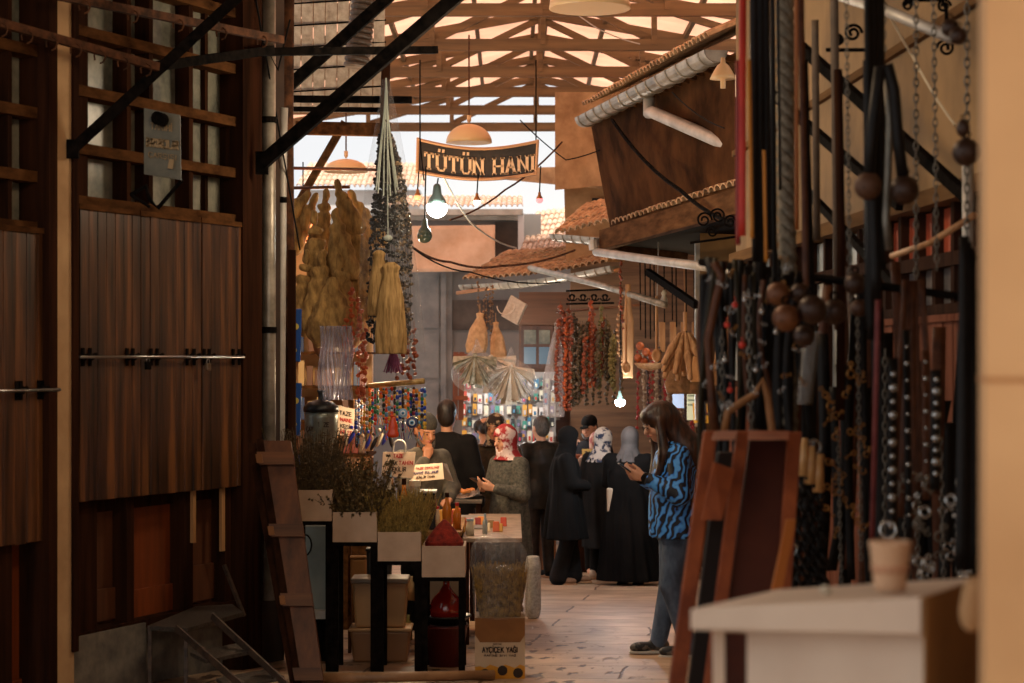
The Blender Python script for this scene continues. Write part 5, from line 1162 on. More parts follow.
def pkt(label, px, Y, z, w, h, col, name='spice_packet', cat='packet', group=None, d=.04):
    m_ = MB(); c = on(px,Y,z); m_.hexa([c+V(-w/2,-d/2,0),c+V(w/2,-d/2,0),c+V(w/2,d/2,0),c+V(-w/2,d/2,0),c+V(-w*.46,-d*.15,h),c+V(w*.46,-d*.15,h),c+V(w*.46,d*.15,h),c+V(-w*.46,d*.15,h)])
    return one(name, m_, mat('pack_%d_%d_%d' % col, lin(*col), .4), label, cat, group, bevel=.005)
for i in range(10): pkt('small coloured spice packet lying among others on the spice table', 463+i*4.6+R.uniform(-1,1), 14.5+R.uniform(0,.7), zt2+.001, .05, .05+R.uniform(0,.03), cols[i % 8], group='packets spread on the spice table', d=.05)
for i in range(6): pkt('small coloured packet near the amber bottles on the goods table', 441+i*3.4, 14.6+.1*(i % 3), zt+.001, .04, .10, cols[(i*3) % 8], group='packets behind the amber bottles', d=.04)
t = thing('foil_tray', 'shiny crumpled foil tray on the stand behind the signs', 'tray', on(455,16.95,zt3)); m_ = MB()
m_.grid(lambda u, v: on(434+46*u,16.65+.6*v,zt3+.01+.05*abs(2*u-1)**3+.02*math.sin(u*17)*math.sin(v*11)), 24, 12); obj('foil', m_, STEEL, t, solid=.004)
for i in range(9): 
    m_ = MB(); m_.ball(on(440+4*i,16.9+.1*(i % 3),zt3+.05), (.03,.03,.02), 10, 6); one('dried_fruit', m_, mat('dried_fruit', lin(190,100,44), .6, 0, lin(210,140,70), 20), 'orange dried fruit piece heaped on the foil tray', 'fruit', 'fruit pieces on the foil tray', smooth=True)
m_ = MB(); c = on(496,15.5,zt2); m_.hexa([on(458,14.9,zt2+.002),on(488,14.9,zt2+.002),on(486,15.9,zt2+.002),on(459,15.9,zt2+.002),on(458,14.9,zt2+.012),on(488,14.9,zt2+.012),on(486,15.9,zt2+.03),on(459,15.9,zt2+.03)]); one('baking_tray', m_, mat('tray_grey', lin(120,116,112), .5, .3, lin(150,146,140), 40), 'flat grey tray on the spice table', 'tray')
# ---------------- hand-written signs
SIGN = mat('card_white', lin(232,206,176), .7, 0, lin(240,216,188), 2); INK = mat('black_marker', lin(50,30,24), .8); REDINK = mat('red_marker', lin(190,40,40), .8)
def card(label, corners, Y, lines, th=.012, name='price_sign', m=None):
    q = [P(x,y,Y) for x, y in corners]    # tl tr br bl
    t = thing(name, label, 'sign', (q[2]+q[3])/2); m_ = MB(); m_.prism(q[::-1], V(0,th,0)); obj('card', m_, m or SIGN, t)
    ux = (q[1]-q[0]); uz = (q[0]-q[3]); W = ux.length; H = uz.length
    for i, (txt, fx, fz, fw, fh, mm) in enumerate(lines):
        m_ = MB(); glyphs(m_, txt, q[3]+ux*fx+uz*fz+V(0,-.003,0), ux, uz, H*fh, w=W*fw, sw=.2, depth=.0015); obj('lettering', m_, mm, t)
    return t
card('white card lettered TAZE SICAK TAHİN ÇEKİLİR standing above the goods table', [(383,452),(415.5,452),(413.5,478),(381.5,476)], 14.6, [('TAZE',.33,.76,.30,.15,REDINK),('SICAK',.1,.46,.36,.15,INK),('TAHİN',.51,.47,.42,.15,REDINK),('ÇEKİLİR',.24,.2,.5,.16,INK)])
m_ = MB(); m_.tube([P(392,478,14.62), P(392,536,14.62)], .012, 6); one('sign_stake', m_, W_RAW, 'thin wooden stake holding the TAZE SICAK TAHİN card', 'stake')
m_ = MB(); m_.tube([P(405,452,14.6)]+[P(399.5+6*math.cos(a),446-6*math.sin(a),14.6) for a in [i*PI/8 for i in range(9)]]+[P(393,452,14.6)], .008, 6); one('wire_loop', m_, ZINC_L, 'pale wire loop above the TAZE SICAK TAHİN card', 'wire')
card('angled card with red and black lines of writing right of the TAZE card', [(415,465),(442.5,463),(444,479),(411,482)], 14.8, [('TAZE ÇEKİLMİŞ',.06,.72,.84,.11,REDINK),('KAHVE BULUNUR',.04,.44,.88,.13,mat('blue_ink', lin(70,60,110), .8)),('GÜNLÜK TAHİN',.16,.18,.66,.12,INK)])
m_ = MB(); q = [P(443,463,14.8),P(447,464,15.1),P(453.5,482,15.1),P(444,479,14.8)]; m_.prism(q, V(0,.01,0)); one('sign_flap', m_, mat('card_back', lin(170,146,116), .8), 'folded back flap of the angled card', 'sign')
card('white paper with red and black writing pinned behind the steel urn', [(338,406),(355,409),(353,436),(338,435)], 15.0, [('TAZE',.1,.72,.7,.13,INK),('NANE',.15,.5,.7,.12,REDINK),('KEKİK',.15,.28,.7,.12,INK),('BİBER',.15,.08,.7,.12,REDINK)])
# steel urn with black lid
c = P(321,455,13.9); t = thing('steel_urn', 'large grey steel urn with a black lid and the word TAZE, behind the dark herbs', 'urn', c); r = 16.5*13.9/F_PX
m_ = MB(); m_.lathe([(r*.98,-.1),(r*1.0,.26),(r*1.03,.30)], c, 28); obj('urn_body', m_, mat('grey_green_steel', lin(120,124,114), .35, .5, lin(156,160,148), 4), t, smooth=True)
m_ = MB(); m_.lathe([(r*1.08,.30),(r*1.08,.335),(r*.7,.37),(r*.2,.385),(.02,.39),(.02,.43),(.03,.45)], c, 28); obj('lid', m_, mat('black_lid', lin(24,24,24), .4), t, smooth=True)
m_ = MB(); glyphs(m_, 'TAZE', c+V(-.01,-r*1.005,.20), (1,0.12,0), (0,0,1), .028, w=.075, sw=.2, depth=.003); glyphs(m_, 'ÇAY', c+V(-.09,-r*.9,.17), (1,-.45,0), (0,0,1), .03, w=.05, sw=.2, depth=.003); obj('lettering', m_, INK, t)
# shelf that carries the urn
m_ = MB(); zc = c.z-.1; rb(m_, P(292,0,13.5).x, P(352,0,13.5).x, 13.55, 15.6, zc-.04, zc-.002); rb(m_, P(292,0,13.5).x, P(352,0,13.5).x, 15.5, 15.6, ground(15.5), zc-.04); rb(m_, P(294,0,13.6).x, P(297,0,13.6).x, 13.6, 13.66, ground(13.6)-.02, zc-.03); rb(m_, P(348,0,13.6).x, P(351,0,13.6).x, 13.6, 13.66, ground(13.6)-.02, zc-.03)
one('goods_shelf', m_, W_DARKX, 'brown counter shelf carrying the steel urn', 'shelf')
# ================================================================ goods hanging over the left stall
def rod(label, a, b, r, m, name='hanging_rod', cat='rod'):
    m_ = MB(); m_.tube([a, b], r, 8); return one(name, m_, m, label, cat, smooth=True)
ROD = mat('brown_rod', lin(96,56,34), .5)
rod('thin reddish brown rod above the golden sponges', P(288,188,14.5), P(350,187,14.5), .012, ROD)
rod('second thin brown rod across the sky just above the sponges', P(290,168,14.8), P(386,170,14.8), .012, ROD)
LOOF = mat('dried_loofah', lin(112,82,42), .9, 0, lin(186,146,84), 24, (1,1,.35), bump=.9); LOOF2 = mat('golden_loofah', lin(124,94,50), .85, 0, lin(182,146,92), 30, (1.5,1.5,.2), bump=.8)
def loofah(label, px, py, h, w, Y, tilt=0, m=None, flip=False, group='golden brown dried sponges hanging in a cluster'):
    k = Y/F_PX; top = P(px,py,Y); L = h*k; W = w*k/2; S = SDF(); d = V(math.sin(tilt),0,-math.cos(tilt)); ph = R.uniform(0,6)
    for i in range(6):
        f = i/5; r = W*(.28+.72*(f if not flip else 1-f)**.7); c = top+d*L*f*.9
        S.cap(c+V(-r*.45,0,0), c+V(r*.45,.0,0), r*.55, k=r*.5)
    S.cap(top-d*.03, top+d*.03, W*.25, k=.01)
    V3f = lambda v: v+.35*W*.12*np.stack([np.sin(v[:,2]*60+ph), np.sin(v[:,0]*90+v[:,2]*30+ph), np.sin(v[:,0]*70)], 1)
    o = sobj('loofah', S, m or LOOF, None, max(.009, W*.11), fn=V3f, smooth=1)
    me = o.data; me.transform(Matrix.Translation(-(top+d*L))); o.location = top+d*L
    return tag(o, label, 'sponge', group)
LL = [(338,186,50,26,14.3,.35),(326,196,62,28,14.4,-.15),(314,200,60,30,14.5,-.5),(352,196,56,28,14.5,.5),(336,216,62,34,14.2,.15),(350,222,54,30,14.3,.35),(314,218,72,30,14.25,.1),(306,196,34,26,14.5,-.8),
      (354,252,44,28,14.3,.1),(306,256,66,26,14.2,-.1),(322,258,74,36,14.15,-.08),(340,262,72,36,14.15,.1),(332,286,54,48,14.1,0),(352,276,48,22,14.3,.35),(316,300,34,26,14.3,-.2),(340,306,34,42,14.1,.1)]
wh = ['at the very top of the cluster','second from the top, hanging straight','leaning left under the brown rod','leaning right under the brown rod','wide one in the upper middle','on the upper right edge','in front of the orange lantern','stubby one tilting furthest left','small one on the right edge at mid height','narrow one on the left edge at mid height','big folded one left of the middle','big folded one right of the middle','broadest one in the lower middle','slim one on the lower right edge','small one at the lower left','broad lowest one just above the plastic strips']
for q, t_ in zip(LL, wh): loofah('golden brown dried sponge, '+t_, *q)
# lantern
c = P(303,222,14.9); t = thing('lantern', 'small glowing orange lantern with a dark cap beside the sponges', 'lantern', P(303,246,14.9)); k = 14.9/F_PX
m_ = MB(); m_.lathe([(8*k,-20*k),(12*k,-14*k),(13*k,4*k),(11*k,6*k)], c, 12); obj('lantern_glass', m_, mat('orange_glow', lin(240,110,50), .4, emit=(1,.28,.08), estr=1.6), t, smooth=True)
m_ = MB(); m_.lathe([(15*k,5*k),(14*k,8*k),(9*k,15*k),(3*k,18*k),(2*k,26*k)], c, 12); obj('lantern_cap', m_, mat('brown_cap', lin(96,62,36), .6), t, smooth=True)
m_ = MB(); [m_.tube([c+V(13*k*math.cos(a),13*k*math.sin(a),5*k), c+V(8.3*k*math.cos(a),8.3*k*math.sin(a),-20*k)], .005, 5) for a in [i*PI/3 for i in range(6)]]; obj('lantern_ribs', m_, IRON, t)
m_ = MB(); m_.tube([c+V(0,0,25*k), c+V(0,0,60*k)], .005, 5); obj('cord', m_, IRON, t)
# bundle of aubergine-skin strings in a clear bag
AUB = mat('dried_aubergine_skin', lin(12,9,8), .6, 0, lin(30,22,17), 30, spec=.25); AUB2 = mat('dried_okra_pale', lin(22,16,12), .5, 0, lin(150,124,92), 26, lo=.5, hi=.62)
def strand(label, name, cat, pts, n, size, m, group, seed=0, flat=.5, cord=True):
    rr = random.Random(seed); mb = MB(); L = len(pts)-1
    for i in range(n):
        f = min(L, max(0, (i+rr.uniform(-.9,.9))/(n-1)*L)); j = min(int(f), L-1); q = Vector(pts[j]).lerp(Vector(pts[j+1]), f-j)
        M = Euler((rr.uniform(-1,1), rr.uniform(-1,1), rr.uniform(0,6))).to_matrix(); s = size*rr.uniform(.75,1.2)
        mb.ball(q+V(rr.uniform(-1,1),rr.uniform(-1,1),0)*size*.5, (s, s*.8, s*flat), 6, 4, M)
    if cord: mb.tube([Vector(pts[0])+V(0,0,.06)]+[Vector(p) for p in pts], .002, 4)
    return one(name, mb, m, label, cat, group, smooth=True)
YB2 = 13.6; k = YB2/F_PX
for i in range(26):
    f = i/25; x = 366+44*f; top = P(384+6*(f-.5), 118+10*abs(f-.5), YB2); 
    mid = P(378+22*f, 165, YB2+.05*math.sin(i*2)); bot = P(368+42*f, 345-8*abs(f-.5), YB2+.08*math.sin(i*2.3))
    strand('string of dark dried vegetable skins inside the hanging clear bag' if f < .62 else 'string of dried skins with pale edges, on the right side of the hanging clear bag', 'dried_skin_string', 'string of dried vegetables', [top.lerp(mid, .3), mid, P(371+40*f,230,YB2+.06*math.sin(i*2)), bot], 54, .019, AUB if f < .62 else AUB2, 'dark strings in the hanging clear bag' if f < .62 else 'paler strings in the hanging clear bag', i)
m_ = MB()
def bagf(u, v):
    a = 2*PI*u; r = (3+8*min(1,v*3)+20*v)*k; r *= 1+.07*math.sin(a*5+v*9)
    c = P(386+3*v, 80+272*v, YB2); return c+V(r*math.cos(a)*1.12, r*.7*math.sin(a), 0)
m_.grid(bagf, 40, 24); one('plastic_bag', m_, film_mat('bag_film', (.84,.86,.86), .05), 'tall cone of clear plastic round the hanging dark strings', 'bag', smooth=True)
m_ = MB()
for i in range(10): 
    a = i*.63; m_.tube([P(386,78+i,YB2-.02), P(386+1.5*math.cos(a),110,YB2-.05), P(386+6*math.cos(a),150,YB2-.10), P(387+11*math.cos(a),190+6*math.sin(a),YB2-.14)], .005, 4)
m_.tube([P(387,90,YB2-.15), P(388,240,YB2-.16)], .004, 4); m_.ball(P(388,238,YB2-.16), (.03,.02,.02), 8, 6)
one('white_ribbons', m_, mat('white_ribbon', lin(170,176,164), .6), 'bunch of white ribbons tied at the top of the clear bag', 'ribbon')
m_ = MB(); m_.tube([P(386,120,YB2-.05)+V(.02*math.sin(i),0.0,.0)+V(0,0,-.03*i) for i in range(4)], .02, 6); one('twine', m_, W_DARK, 'dark cord wrapped round the neck of the clear bag', 'cord')
for (lab, x, y, h, w, Y) in [('smaller golden bath mitt tied by a cord in front of the dark strings',379,250,66,22,13.35),('larger golden bath mitt with a gathered neck in front of the dark strings',391,262,92,31,13.3)]:
    kk = Y/F_PX; c = P(x,y,Y); S = SDF(); S.loft([(c.z-h*kk,c.x,c.y,w*kk*.5,.03),(c.z-h*kk*.8,c.x,c.y,w*kk*.52,.045),(c.z-h*kk*.4,c.x,c.y,w*kk*.42,.04),(c.z-h*kk*.12,c.x,c.y,w*kk*.25,.025),(c.z-h*kk*.05,c.x,c.y,w*kk*.32,.03),(c.z,c.x,c.y,w*kk*.12,.015)], k=.01, folds=8, amp=.004)
    o = sobj('bath_mitt', S, LOOF2, None, .008); tag(o, lab, 'bath mitt')
ORG = mat('dried_orange_pepper', lin(150,56,18), .5, 0, lin(206,96,36), 14); REDP = mat('dried_red_pepper', lin(84,32,14), .5, 0, lin(160,72,30), 14)
for i, (x, y0, y1) in enumerate([(352,290,360),(357,300,395),(361,310,400),(365,330,400),(347,320,378)]): strand('string of bright orange dried peppers left of the clear bag', 'pepper_string', 'pepper string', [P(x,y0,14.0), P(x+2*math.sin(i),(y0+y1)/2,14.0), P(x,y1,14.0)], 18, .022, ORG, 'orange pepper strings left of the clear bag', 40+i, .6)
for i, x in enumerate((396,402,408,414)): strand('short string of rusty red dried peppers showing below the clear bag', 'pepper_string', 'pepper string', [P(x,330,14.0), P(x+1,378-i%2*4,14.0)], 12, .022, REDP, 'red pepper strings below the clear bag', 60+i, .6)
m_ = MB(); [m_.tube([P(391+i*.6,352,13.5), P(384+i*2.3,372+(i%2),13.45)], .006, 4) for i in range(9)]; one('tassel', m_, mat('purple_tassel', lin(112,54,84), .7), 'purple tassel hanging under the golden mitts', 'tassel')
# strips of plastic packaging
LIL = film_mat('lilac_film', (.78,.76,.86), .35)
for i in range(7):
    x = 322+i*4.6; m_ = MB(); m_.grid(lambda u, v, x=x, i=i: P(x+4.4*(u-.5)*(1+.5*v)+1.4*math.sin(v*7+i), 326+74*v, 13.9+.03*math.sin(u*6+i)+.02*math.sin(v*11)), 5, 16)
    one('plastic_strip', m_, LIL, 'clear lilac plastic strip of wrapped goods under the sponges', 'plastic strip', 'plastic strips under the sponges', solid=.003, smooth=True)
# blue packets on a wire rack at the corner
BLU = mat('blue_packet', lin(24,74,150), .3); YEL = mat('yellow_round', lin(214,190,90), .5)
for i, (x, y) in enumerate([(296,362),(296,436),(288,362),(288,436),(296,508)]):
    c = P(x,y,13.55+.03*(i % 2)+(.12 if x < 290 else 0)); t = thing('snack_packet', ['upper blue foil packet with a yellow circle at the stall corner','middle blue foil packet with a yellow circle at the stall corner','blue and white packet half hidden behind the dark post, upper','blue and white packet half hidden behind the dark post, lower','lowest blue foil packet behind the dark herbs'][i], 'packet', c)
    m_ = MB(); m_.hexa([c+V(-.03,-.02,0),c+V(.03,-.02,0),c+V(.03,.02,0),c+V(-.03,.02,0),c+V(-.055,-.01,.36),c+V(.04,-.01,.36),c+V(.04,.01,.36),c+V(-.055,.01,.36)]); obj('packet_body', m_, BLU, t, bevel=.008)
    m_ = MB(); m_.lathe([(.022,0),(.022,.004),(.001,.005)], c+V(-.0,-.02,.24), 14, axis=(0,-1,0)); m_.lathe([(.018,0),(.018,.004),(.001,.005)], c+V(-.01,-.022,.08), 14, axis=(0,-1,0)); obj('printed_circle', m_, YEL, t)
# warm-lit interior of the left stall: shelves with goods
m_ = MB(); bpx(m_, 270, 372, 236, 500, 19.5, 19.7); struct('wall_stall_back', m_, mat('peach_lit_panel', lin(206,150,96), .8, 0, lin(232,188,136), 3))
m_ = MB(); a = P(290,0,19.4).x-.4; rb(m_, a-.1, a, 13.4, 19.5, -1.2, 2.8); struct('wall_stall_side', m_, W_DARKX)
pc = [(232,210,190),(190,120,70),(220,180,120),(150,60,40),(60,80,120),(236,226,210),(120,70,40),(214,140,60),(196,196,200)]
for r_ in range(5):
    py = 318+r_*34; z = P(0,py,18.8).z; m_ = MB(); rb(m_, P(286,0,18.8).x, P(372,0,18.8).x, 18.7, 19.4, z-.02, z); one('wall_shelf', m_, W_DARKX, 'wooden shelf in the warm-lit stall, %s' % ['topmost','second down','middle','second from the bottom','lowest'][r_], 'shelf')
    for i in range(9): pkt('small pale or coloured package standing on a shelf of the warm-lit stall', 292+i*9+R.uniform(-2,2), 18.9, z+.001, .06, R.uniform(.12,.24), pc[R.randrange(9)], 'shelf_package', 'package', 'packages on the warm-lit stall shelves', d=.06)
c = P(300,330,14.6); 
for i, (x, y, w, h, col) in enumerate([(306,302,20,30,(214,206,202)),(312,322,22,26,(196,190,192)),(300,318,14,20,(224,180,120)),(322,340,20,36,(120,78,46))]):
    S = SDF(); q = P(x,y,14.6); kk = 14.6/F_PX; S.ell(q, (w*kk/2,.04,h*kk/2), k=.02); S.cap(q+V(0,0,h*kk*.4), q+V(0,0,h*kk*.75), .02, .01, k=.04)
    o = sobj('wrapped_bundle', S, mat('wrap_%d' % i, lin(*col), .5, 0, lin(*[min(255,v+16) for v in col]), 20, bump=.6), None, .012); tag(o, ['white wrapped bundle high behind the blue packets','pale grey wrapped bundle below the white one','small orange wrapped bundle behind the blue packets','brown leather pouch hanging behind the plastic strips'][i], 'bundle')
# bead and evil-eye rack
rod('flat pale wooden bar holding the bead charms', P(369,386,14.2), P(424,381,14.0), .02, mat('pale_bar', lin(150,116,60), .5, 0, lin(190,158,96), 20), 'charm_rack', 'rack')
bcols = [(30,60,150),(200,60,30),(210,170,60),(40,110,70),(190,190,190),(30,30,30),(230,120,40),(120,40,60),(90,150,190),(180,120,50)]
for i in range(26):
    x = 356+i*2.75; rr = random.Random(i); mb = MB(); y = (398 if x < 368 else 388)+rr.uniform(0,3); Yq = 14.1+rr.uniform(-.15,.15); p0 = P(x,y,Yq); zz = 0; L = rr.uniform(.16,.30); mi = []
    while zz < L:
        s = rr.uniform(.006,.015); mb.m(rr.randrange(3)); mb.ball(p0+V(0,0,-zz), (s,s,s*1.2), 7, 5); zz += s*2.1
    for _ in range(4): mb.m(rr.randrange(3)); mb.bar(p0+V(rr.uniform(-.01,.01),0,-zz), p0+V(rr.uniform(-.025,.025),0,-zz-.06), .004, .004)
    ms = [mat('bead_%d' % j, lin(*bcols[j]), .25) for j in rr.sample(range(10), 3)]
    one('bead_charm', mb, ms, 'string of coloured glass beads hanging from the charm rack', 'bead charm', 'bead charms under the pale bar')
def eye(label, px, py, r, outer, Y=13.8):
    c = P(px,py,Y); k = Y/F_PX; t = thing('evil_eye_charm', label, 'charm', c)
    for nm, rr_, off, col in (('outer_glass', r, 0, outer), ('white_ring', r*.55, .006, (225,230,235)), ('blue_ring', r*.36, .009, (80,150,200)), ('pupil', r*.16, .012, (15,15,30))):
        m_ = MB(); m_.lathe([(rr_*k,0),(rr_*k*.96,.006),(.001,.008)], c+V(0,-off,0), 20, axis=(0,-1,0)); obj(nm, m_, mat('eye_%d_%d_%d' % col, lin(*col), .15), t, smooth=False)
    m_ = MB(); m_.tube([c+V(0,0,r*k), P(px,py-26,Y)], .003, 4); obj('cord', m_, BLACKC, t)
eye('pale blue glass evil-eye disc on the charm rack', 403, 413, 4.6, (130,170,200)); eye('larger dark blue glass evil-eye disc beside the cap of the stall keeper', 412, 422.5, 5.8, (16,30,80))
S = SDF(); c = P(393,426,13.8); S.loft([(c.z-.07,c.x,c.y,.03,.01),(c.z,c.x,c.y,.035,.012),(c.z+.06,c.x,c.y,.015,.008)]); S.ell(c+V(0,0,-.06), (.035,.01,.02)); o = sobj('hand_charm', S, mat('orange_glass', lin(206,70,30), .25), None, .006); tag(o, 'flat orange glass charm among the beads', 'charm')
for i in range(9):
    x = 346+i*5.6; m_ = MB(); rr = random.Random(90+i); q = P(x,440+rr.uniform(-4,6),14.6); col = bcols[rr.randrange(10)]
    m_.ball(q, (.016,.012,.06), 8, 6, Euler((0, rr.uniform(-.5,.5), 0)).to_matrix()); m_.ball(q+V(.0,0,.07), .014, 8, 6); one('trinket', m_, [mat('bone', lin(206,186,156), .4), mat('cobalt', lin(40,50,150), .3), mat('dark_trinket', lin(30,24,20), .4)][i % 3], ['pale bone-coloured trinket hanging above the leafy herbs','cobalt blue trinket hanging above the leafy herbs','near-black trinket hanging above the leafy herbs'][i % 3], 'trinket', ['bone trinkets','cobalt trinkets','dark trinkets'][i % 3], smooth=True)
# ================================================================ goods under the far tiled awning
PAPER = mat('paper_fan', lin(196,182,158), .8, 0, lin(224,212,190), 8, bump=.2)
def fan(label, px, py, w, h, Y, n, m, tw=0):
    "bunch of folded paper cones fanned out from one knot"
    t_ = MB(); k = Y/F_PX; c = P(px,py,Y)
    for i in range(n):
        a = PI*(.04+.92*(i/(n-1)))+tw; L = h*k*R.uniform(.85,1.05)*(1-.0*abs(i/(n-1)-.5)); dx = -math.cos(a)*w*k*.5; dz = -abs(math.sin(a))*L
        e = c+V(dx, -.05+.12*(i % 3)/2, dz); s = V(math.sin(a), 0, -math.cos(a)*.0)*.0; wd = V(math.sin(a)*.035, .03*(-1)**i, math.cos(a)*.035)
        t_.add([c, e-wd, e, e+wd, c+V(0,.01,0)], [(0,1,2),(0,2,3),(4,2,1),(4,3,2)])
    t_.ball(c+V(0,0,.01), .025, 8, 6); return one('paper_bunch', t_, m, label, 'paper bunch', solid=.003)
fan('grey-green fanned bunch of paper cones, left of three under the far awning', 475, 356, 44, 32, 21.0, 26, mat('grey_green_paper', lin(120,116,92), .8, 0, lin(190,182,158), 20))
fan('cream fanned paper bunch in the middle under the far awning', 491, 358, 50, 34, 21.3, 24, PAPER, .1)
fan('wide cream fanned paper bunch in clear wrap, right of three under the far awning', 511, 366, 48, 38, 21.2, 26, PAPER, -.05)
for (x, y, w, h, lab) in [(477,388,52,52,'puffed clear wrap round the left paper bunch'),(511,396,48,52,'puffed clear wrap round the right paper bunch')]:
    S = SDF(); kk = 21.2/F_PX; q = P(x,y-14,21.2); S.ell(q, (w*kk/2,.24,h*kk/2.6), k=.03); S.ell(q+V(.1,-.05,.02), (w*kk/3.4,.2,h*kk/3), k=.05); S.cap(q+V(0,0,.2), q+V(0,0,.36), .06, .02, k=.1)
    o = sobj('clear_wrap', S, film_mat('wrap_film', (.9,.88,.84), .10), None, .02); tag(o, lab, 'plastic wrap')
TAN = mat('tan_mesh_bag', lin(176,130,84), .8, 0, lin(210,164,116), 20, bump=.4)
def sack(label, px, py, w, h, Y, m, name='hanging_bag', cat='bag', tilt=0):
    kk = Y/F_PX; c = P(px,py,Y); S = SDF(); dx = math.sin(tilt)*h*kk
    S.loft([(c.z-h*kk,c.x+dx,c.y,w*kk*.42,.05),(c.z-h*kk*.8,c.x+dx*.8,c.y,w*kk*.5,.07),(c.z-h*kk*.4,c.x+dx*.4,c.y,w*kk*.4,.06),(c.z-h*kk*.12,c.x,c.y,w*kk*.15,.03),(c.z,c.x,c.y,w*kk*.2,.03)], k=.02, folds=6, amp=.008)
    S.cap(c+V(0,0,-.02), c+V(0,0,.10), .008, k=.01)
    o = sobj(name, S, m, None, .012); return tag(o, label, cat)
sack('tan cloth bag hanging on the left above the paper bunches', 480, 313, 22, 40, 22.0, TAN, tilt=-.1); sack('slim tan cloth bag hanging right of the first tan bag', 496, 322, 16, 38, 22.1, TAN, tilt=.08)
m_ = MB(); q = [P(501,316,22.2),P(511,295,22.2),P(526,304,22.2),P(517,325,22.2)]; m_.prism(q, V(.02,.25,0)); m_.tube([P(506,306,22.15)+V(.10*math.cos(a)*1.0,0,-.10*math.sin(a)) for a in [i*PI/8 for i in range(9)]], .008, 5)
one('basket', m_, mat('cream_basket', lin(196,172,148), .8, 0, lin(216,196,172), 30, bump=.4), 'cream tote basket with a thin dark handle, tilted under the far awning', 'basket', bevel=.02)
for i, (x, y) in enumerate([(478,292),(486,300),(490,306),(484,312),(492,296)]): strand('string of small brown dried pods under the far awning', 'pod_string', 'pod string', [P(x,y-12,22.3), P(x+1,y+36,22.3)], 16, .018, mat('brown_pods', lin(84,56,34), .6, 0, lin(150,112,72), 20), 'brown pod strings above the paper bunches', 70+i, .6)
m_ = MB(); [m_.bar(P(456+i*6,352,23.4), P(455+i*6,420,23.4), .06, .04) for i in (0,1)]; m_.bar(P(453,356,23.35), P(468,356,23.35), .04, .05); m_.bar(P(453,398,23.35), P(468,398,23.35), .04, .05); one('easel', m_, W_ORANGE, 'narrow brown wooden frame left of the colourful packages', 'frame')
# colourful blister packs on a pegboard
m_ = MB(); bpx(m_, 462, 556, 372, 470, 25.4, 25.5); t = one('pegboard', m_, mat('pale_pegboard', lin(150,146,146), .8), 'pale board covered with small hanging packages behind the shoppers', 'board')
gc = [(210,210,214),(60,120,160),(170,60,90),(206,206,190),(80,90,100),(200,150,60),(60,140,130),(180,180,190),(190,70,60),(120,110,150),(230,220,210),(40,44,52)]
n = 0
for r_ in range(6):
    for c_ in range(17):
        x = 464+c_*5.5+R.uniform(-1,1); y = 384+r_*13+R.uniform(-2,2); h = R.uniform(.07,.13); q = P(x,y,25.3+R.uniform(-.08,.05)); col = gc[R.randrange(12)]
        mb = MB(); mb.m(0).box(q, (R.uniform(.045,.065),.015,h*1.15)); mb.m(1).box(q+V(0,-.012,-h*.2), (.026,.02,h*.45)); mb.m(1).tube([q+V(0,0,h/2), q+V(0,.02,h/2+.03)], .003, 4)
        one('hanging_package', mb, [mat('pk_%d_%d_%d' % col, lin(*col), .4), mat('pk_%d_%d_%d' % gc[(r_*5+c_*3) % 12], lin(*gc[(r_*5+c_*3) % 12]), .4)], 'small colourful carded package hanging on the pale board', 'package', 'carded packages on the pale board')
t = thing('wooden_counter', 'brown wooden counter behind the shoppers left of the black chador', 'counter', P(545,560,24.2)); m_ = MB(); bpx(m_, 462, 556, 470, 476, 24.0, 25.2); obj('countertop', m_, W_ORANGE, t)
m_ = MB(); a = P(462,0,24.2).x; b = P(556,0,24.2).x; rb(m_, a, b, 24.15, 25.1, ground(24.1)-.05, P(0,476,24.1).z); obj('counter_front', m_, W_OLD, t)
m_ = MB(); [bpx(m_, 464+i*15, 476+i*15, 488, 520, 24.10, 24.16) for i in range(6)]; obj('front_panel', m_, W_ORANGE, t)
# spice counter with seller under the pepper strings
t = thing('spice_counter', 'counter of the seller in the black cap, with a yellow price board', 'counter', P(620,560,23.6)); a = P(572,0,23.6).x; b = P(700,0,23.6).x; zc = P(0,455,23.6).z
m_ = MB(); rb(m_, a, b, 23.5, 24.3-.5, zc-.04, zc); obj('countertop', m_, W_ORANGE, t); m_ = MB(); rb(m_, a, b, 23.52, 23.75, ground(23.5)-.05, zc-.04); obj('counter_front', m_, W_DARK, t)
card('small yellow card with black writing between the black chador and the pink headscarf', [(582,449),(600,449),(600,464),(582,464)], 22.3, [('TAZE',.15,.58,.7,.25,INK),('ACI',.2,.15,.6,.25,INK)], m=mat('yellow_card', lin(214,170,90), .7))
GLJ = mat('glass_jar_tint', lin(150,170,170), .15, 0, lin(190,200,196), 6)
for i in range(12):
    x = 524+(i % 6)*6; py = 392 if i < 6 else 412; q = P(x,py,25.7); t = thing('glass_jar', 'pale glass jar on the lit shelves left of the pepper strings', 'jar', q, 'jars on the lit shelves'); m_ = MB(); m_.lathe([(.028,0),(.03,.13),(.02,.16)], q, 10); obj('jar_body', m_, GLJ, t, smooth=True); m_ = MB(); m_.lathe([(.024,.155),(.024,.185)], q, 10); obj('jar_lid', m_, [REDINK, INK, ZINC_L][i % 3], t)
for y in (392, 412): m_ = MB(); bpx(m_, 520, 560, y, y+2, 25.5, 26.1); one('wall_shelf', m_, ZINC_L, 'thin pale shelf of jars behind the shoppers, %s' % ('upper' if y < 400 else 'lower'), 'shelf')
